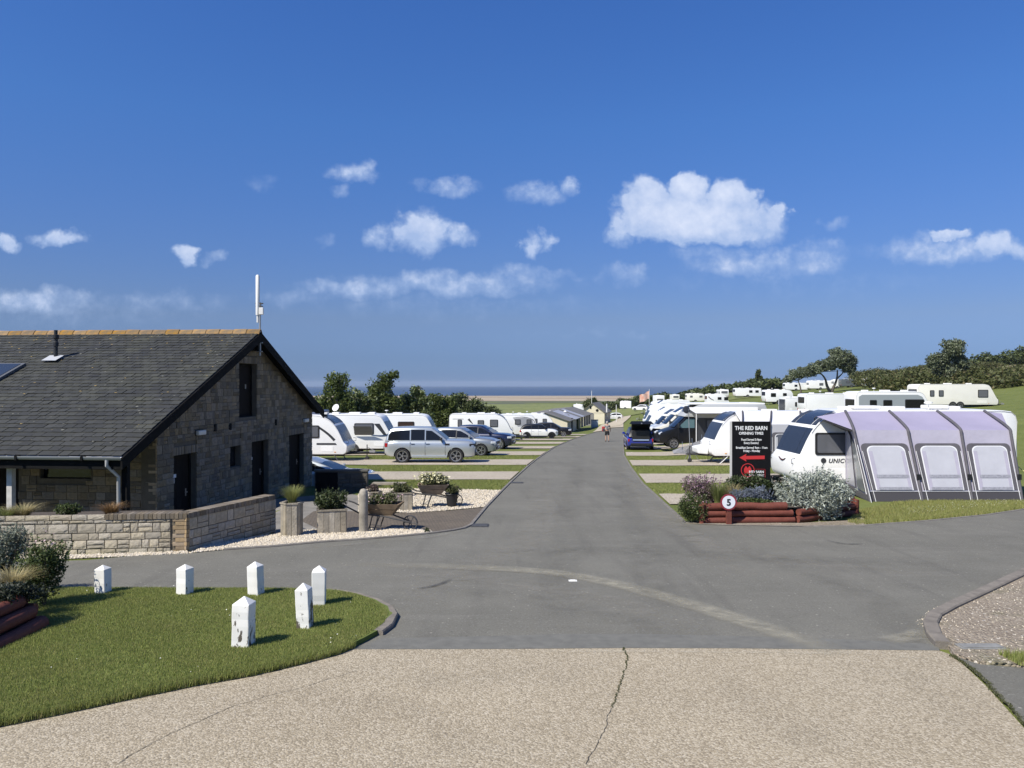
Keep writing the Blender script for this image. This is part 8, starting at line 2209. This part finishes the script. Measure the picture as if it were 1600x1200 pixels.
mass('hedge', 'dark wooded hedge along the brow behind small caravans', lin(.175, 262, .25, 250, 14, 3) + lin(.24, 252, .352, 244, 34, 3) + lin(.20, 275, .345, 262, 26, 3), 3.2, lambda x, y: 2.4 + 1.2 * max(0, (x / y - .22) / .15), 300, .5, TD, 704, 'woodland')
pts = []
while len(pts) < 330:
    u = g.uniform(.445, .86); Y = g.uniform(118, 300)
    if u < .50 and Y < 215 - (u - .40) * 500: continue
    if u > .615 and 205 < Y < 284: continue
    if u > .66 and Y > 205: continue
    pts.append((u * Y, Y))
mass('scrub', 'olive brown scrub covering the hillside behind the top caravans', pts, 4.4, lambda x, y: 3.4 if x / y < .60 else 2.4, 700, .27, HILL, 705, 'scrub')
mass('hedge', 'dark green thorn hedge along the top of the hill', lin(.52, 296, .80, 292, 40, 2) , 4.0, lambda x, y: 3.4 + 2.8 * sstep((x / y - .57) / .06), 420, .5, TD, 706)
o = overlay('dry_field', [Vector((.60 * 238, 238, 0)), Vector((.86 * 238, 238, 0)), Vector((.86 * 286, 286, 0)), Vector((.60 * 286, 286, 0))], .25, ground_mat('dry_grass', [((0.17, 0.145, 0.075), (0.23, 0.20, 0.11), .2, .35, .65, 1)], None), step=6)
tree('windswept_tree', 'windswept tree with twisted forked trunk among upper caravans', 1298, 185, [([(0, 0, -.3), (-.9, 0, 1.6), (-1.4, 0, 3.4), (-2.8, 0, 5.0)], .42, .12), ([(0, 0, -.3), (.8, 0, 1.5), (1.5, 0, 3.4), (1.6, 0, 5.4)], .40, .14), ([(1.4, 0, 3.2), (2.8, 0, 4.6), (4.2, 0, 6.2)], .2, .06)], [(2.4, 8.2, 3.4, 2.2), (4.4, 7.2, 2.4, 2.5), (-1.2, 6.7, 3.2, 1.8), (-4.6, 5.4, 2.9, 1.6), (-7.3, 4.4, 2.4, 1.4), (1.4, 9.8, 2.2, 1.3), (4.8, 5.4, 1.7, 1.4), (.6, 7.2, 2.6, 1.6), (-2.9, 6.1, 2.5, 1.4), (3.3, 6.3, 2.2, 1.5)], 25000, .24, TW, 610, aspect=.4)
tree('broadleaf_tree', 'smaller dark tree leaning beside the twisted tree', 1252, 192, [([(0, 0, -.3), (-.3, 0, 1.8), (-.8, 0, 3.2)], .25, .1)], [(-1.2, 4.6, 2.6, 1.5), (.9, 5.4, 2.5, 1.6), (-3.0, 3.6, 1.7, 1.1), (2.8, 5.8, 2.0, 1.5)], 9000, .24, TW, 611, aspect=.4)
tree('broadleaf_tree', 'rounded grey green tree standing above the scrub', 1481, 128, [([(0, 0, -.3), (.1, 0, 2.2), (.1, 0, 4.2)], .22, .10)], [(0, 6.6, 2.4, 2.2), (1.5, 7.8, 1.3, 1.2), (-1.8, 4.9, 2.0, 1.7), (2.0, 4.8, 1.9, 1.7), (0, 2.8, 3.2, 2.1)], 14000, .19, TW, 612)
tree('spiky_tree', 'dark spiky palm like tree behind the cream barn', 924, 168, [([(0, 0, -.3), (0, 0, 2.5), (.1, 0, 4.3)], .22, .18)], [(0, 4.9, 1.5, 1.3), (1.1, 4.2, 1.2, 1.0), (-1.1, 4.2, 1.2, 1.0)], 2600, .45, TD, 613, aspect=.12)
tree('conifer', 'small dark pointed tree on the brow beyond the caravans', 1185, 240, [([(0, 0, -.3), (0, 0, 4.0), (0, 0, 6.3)], .2, .05)], [(0, 3.0, 1.5, 2.0), (0, 5.2, .9, 1.5)], 1500, .4, TD, 614)
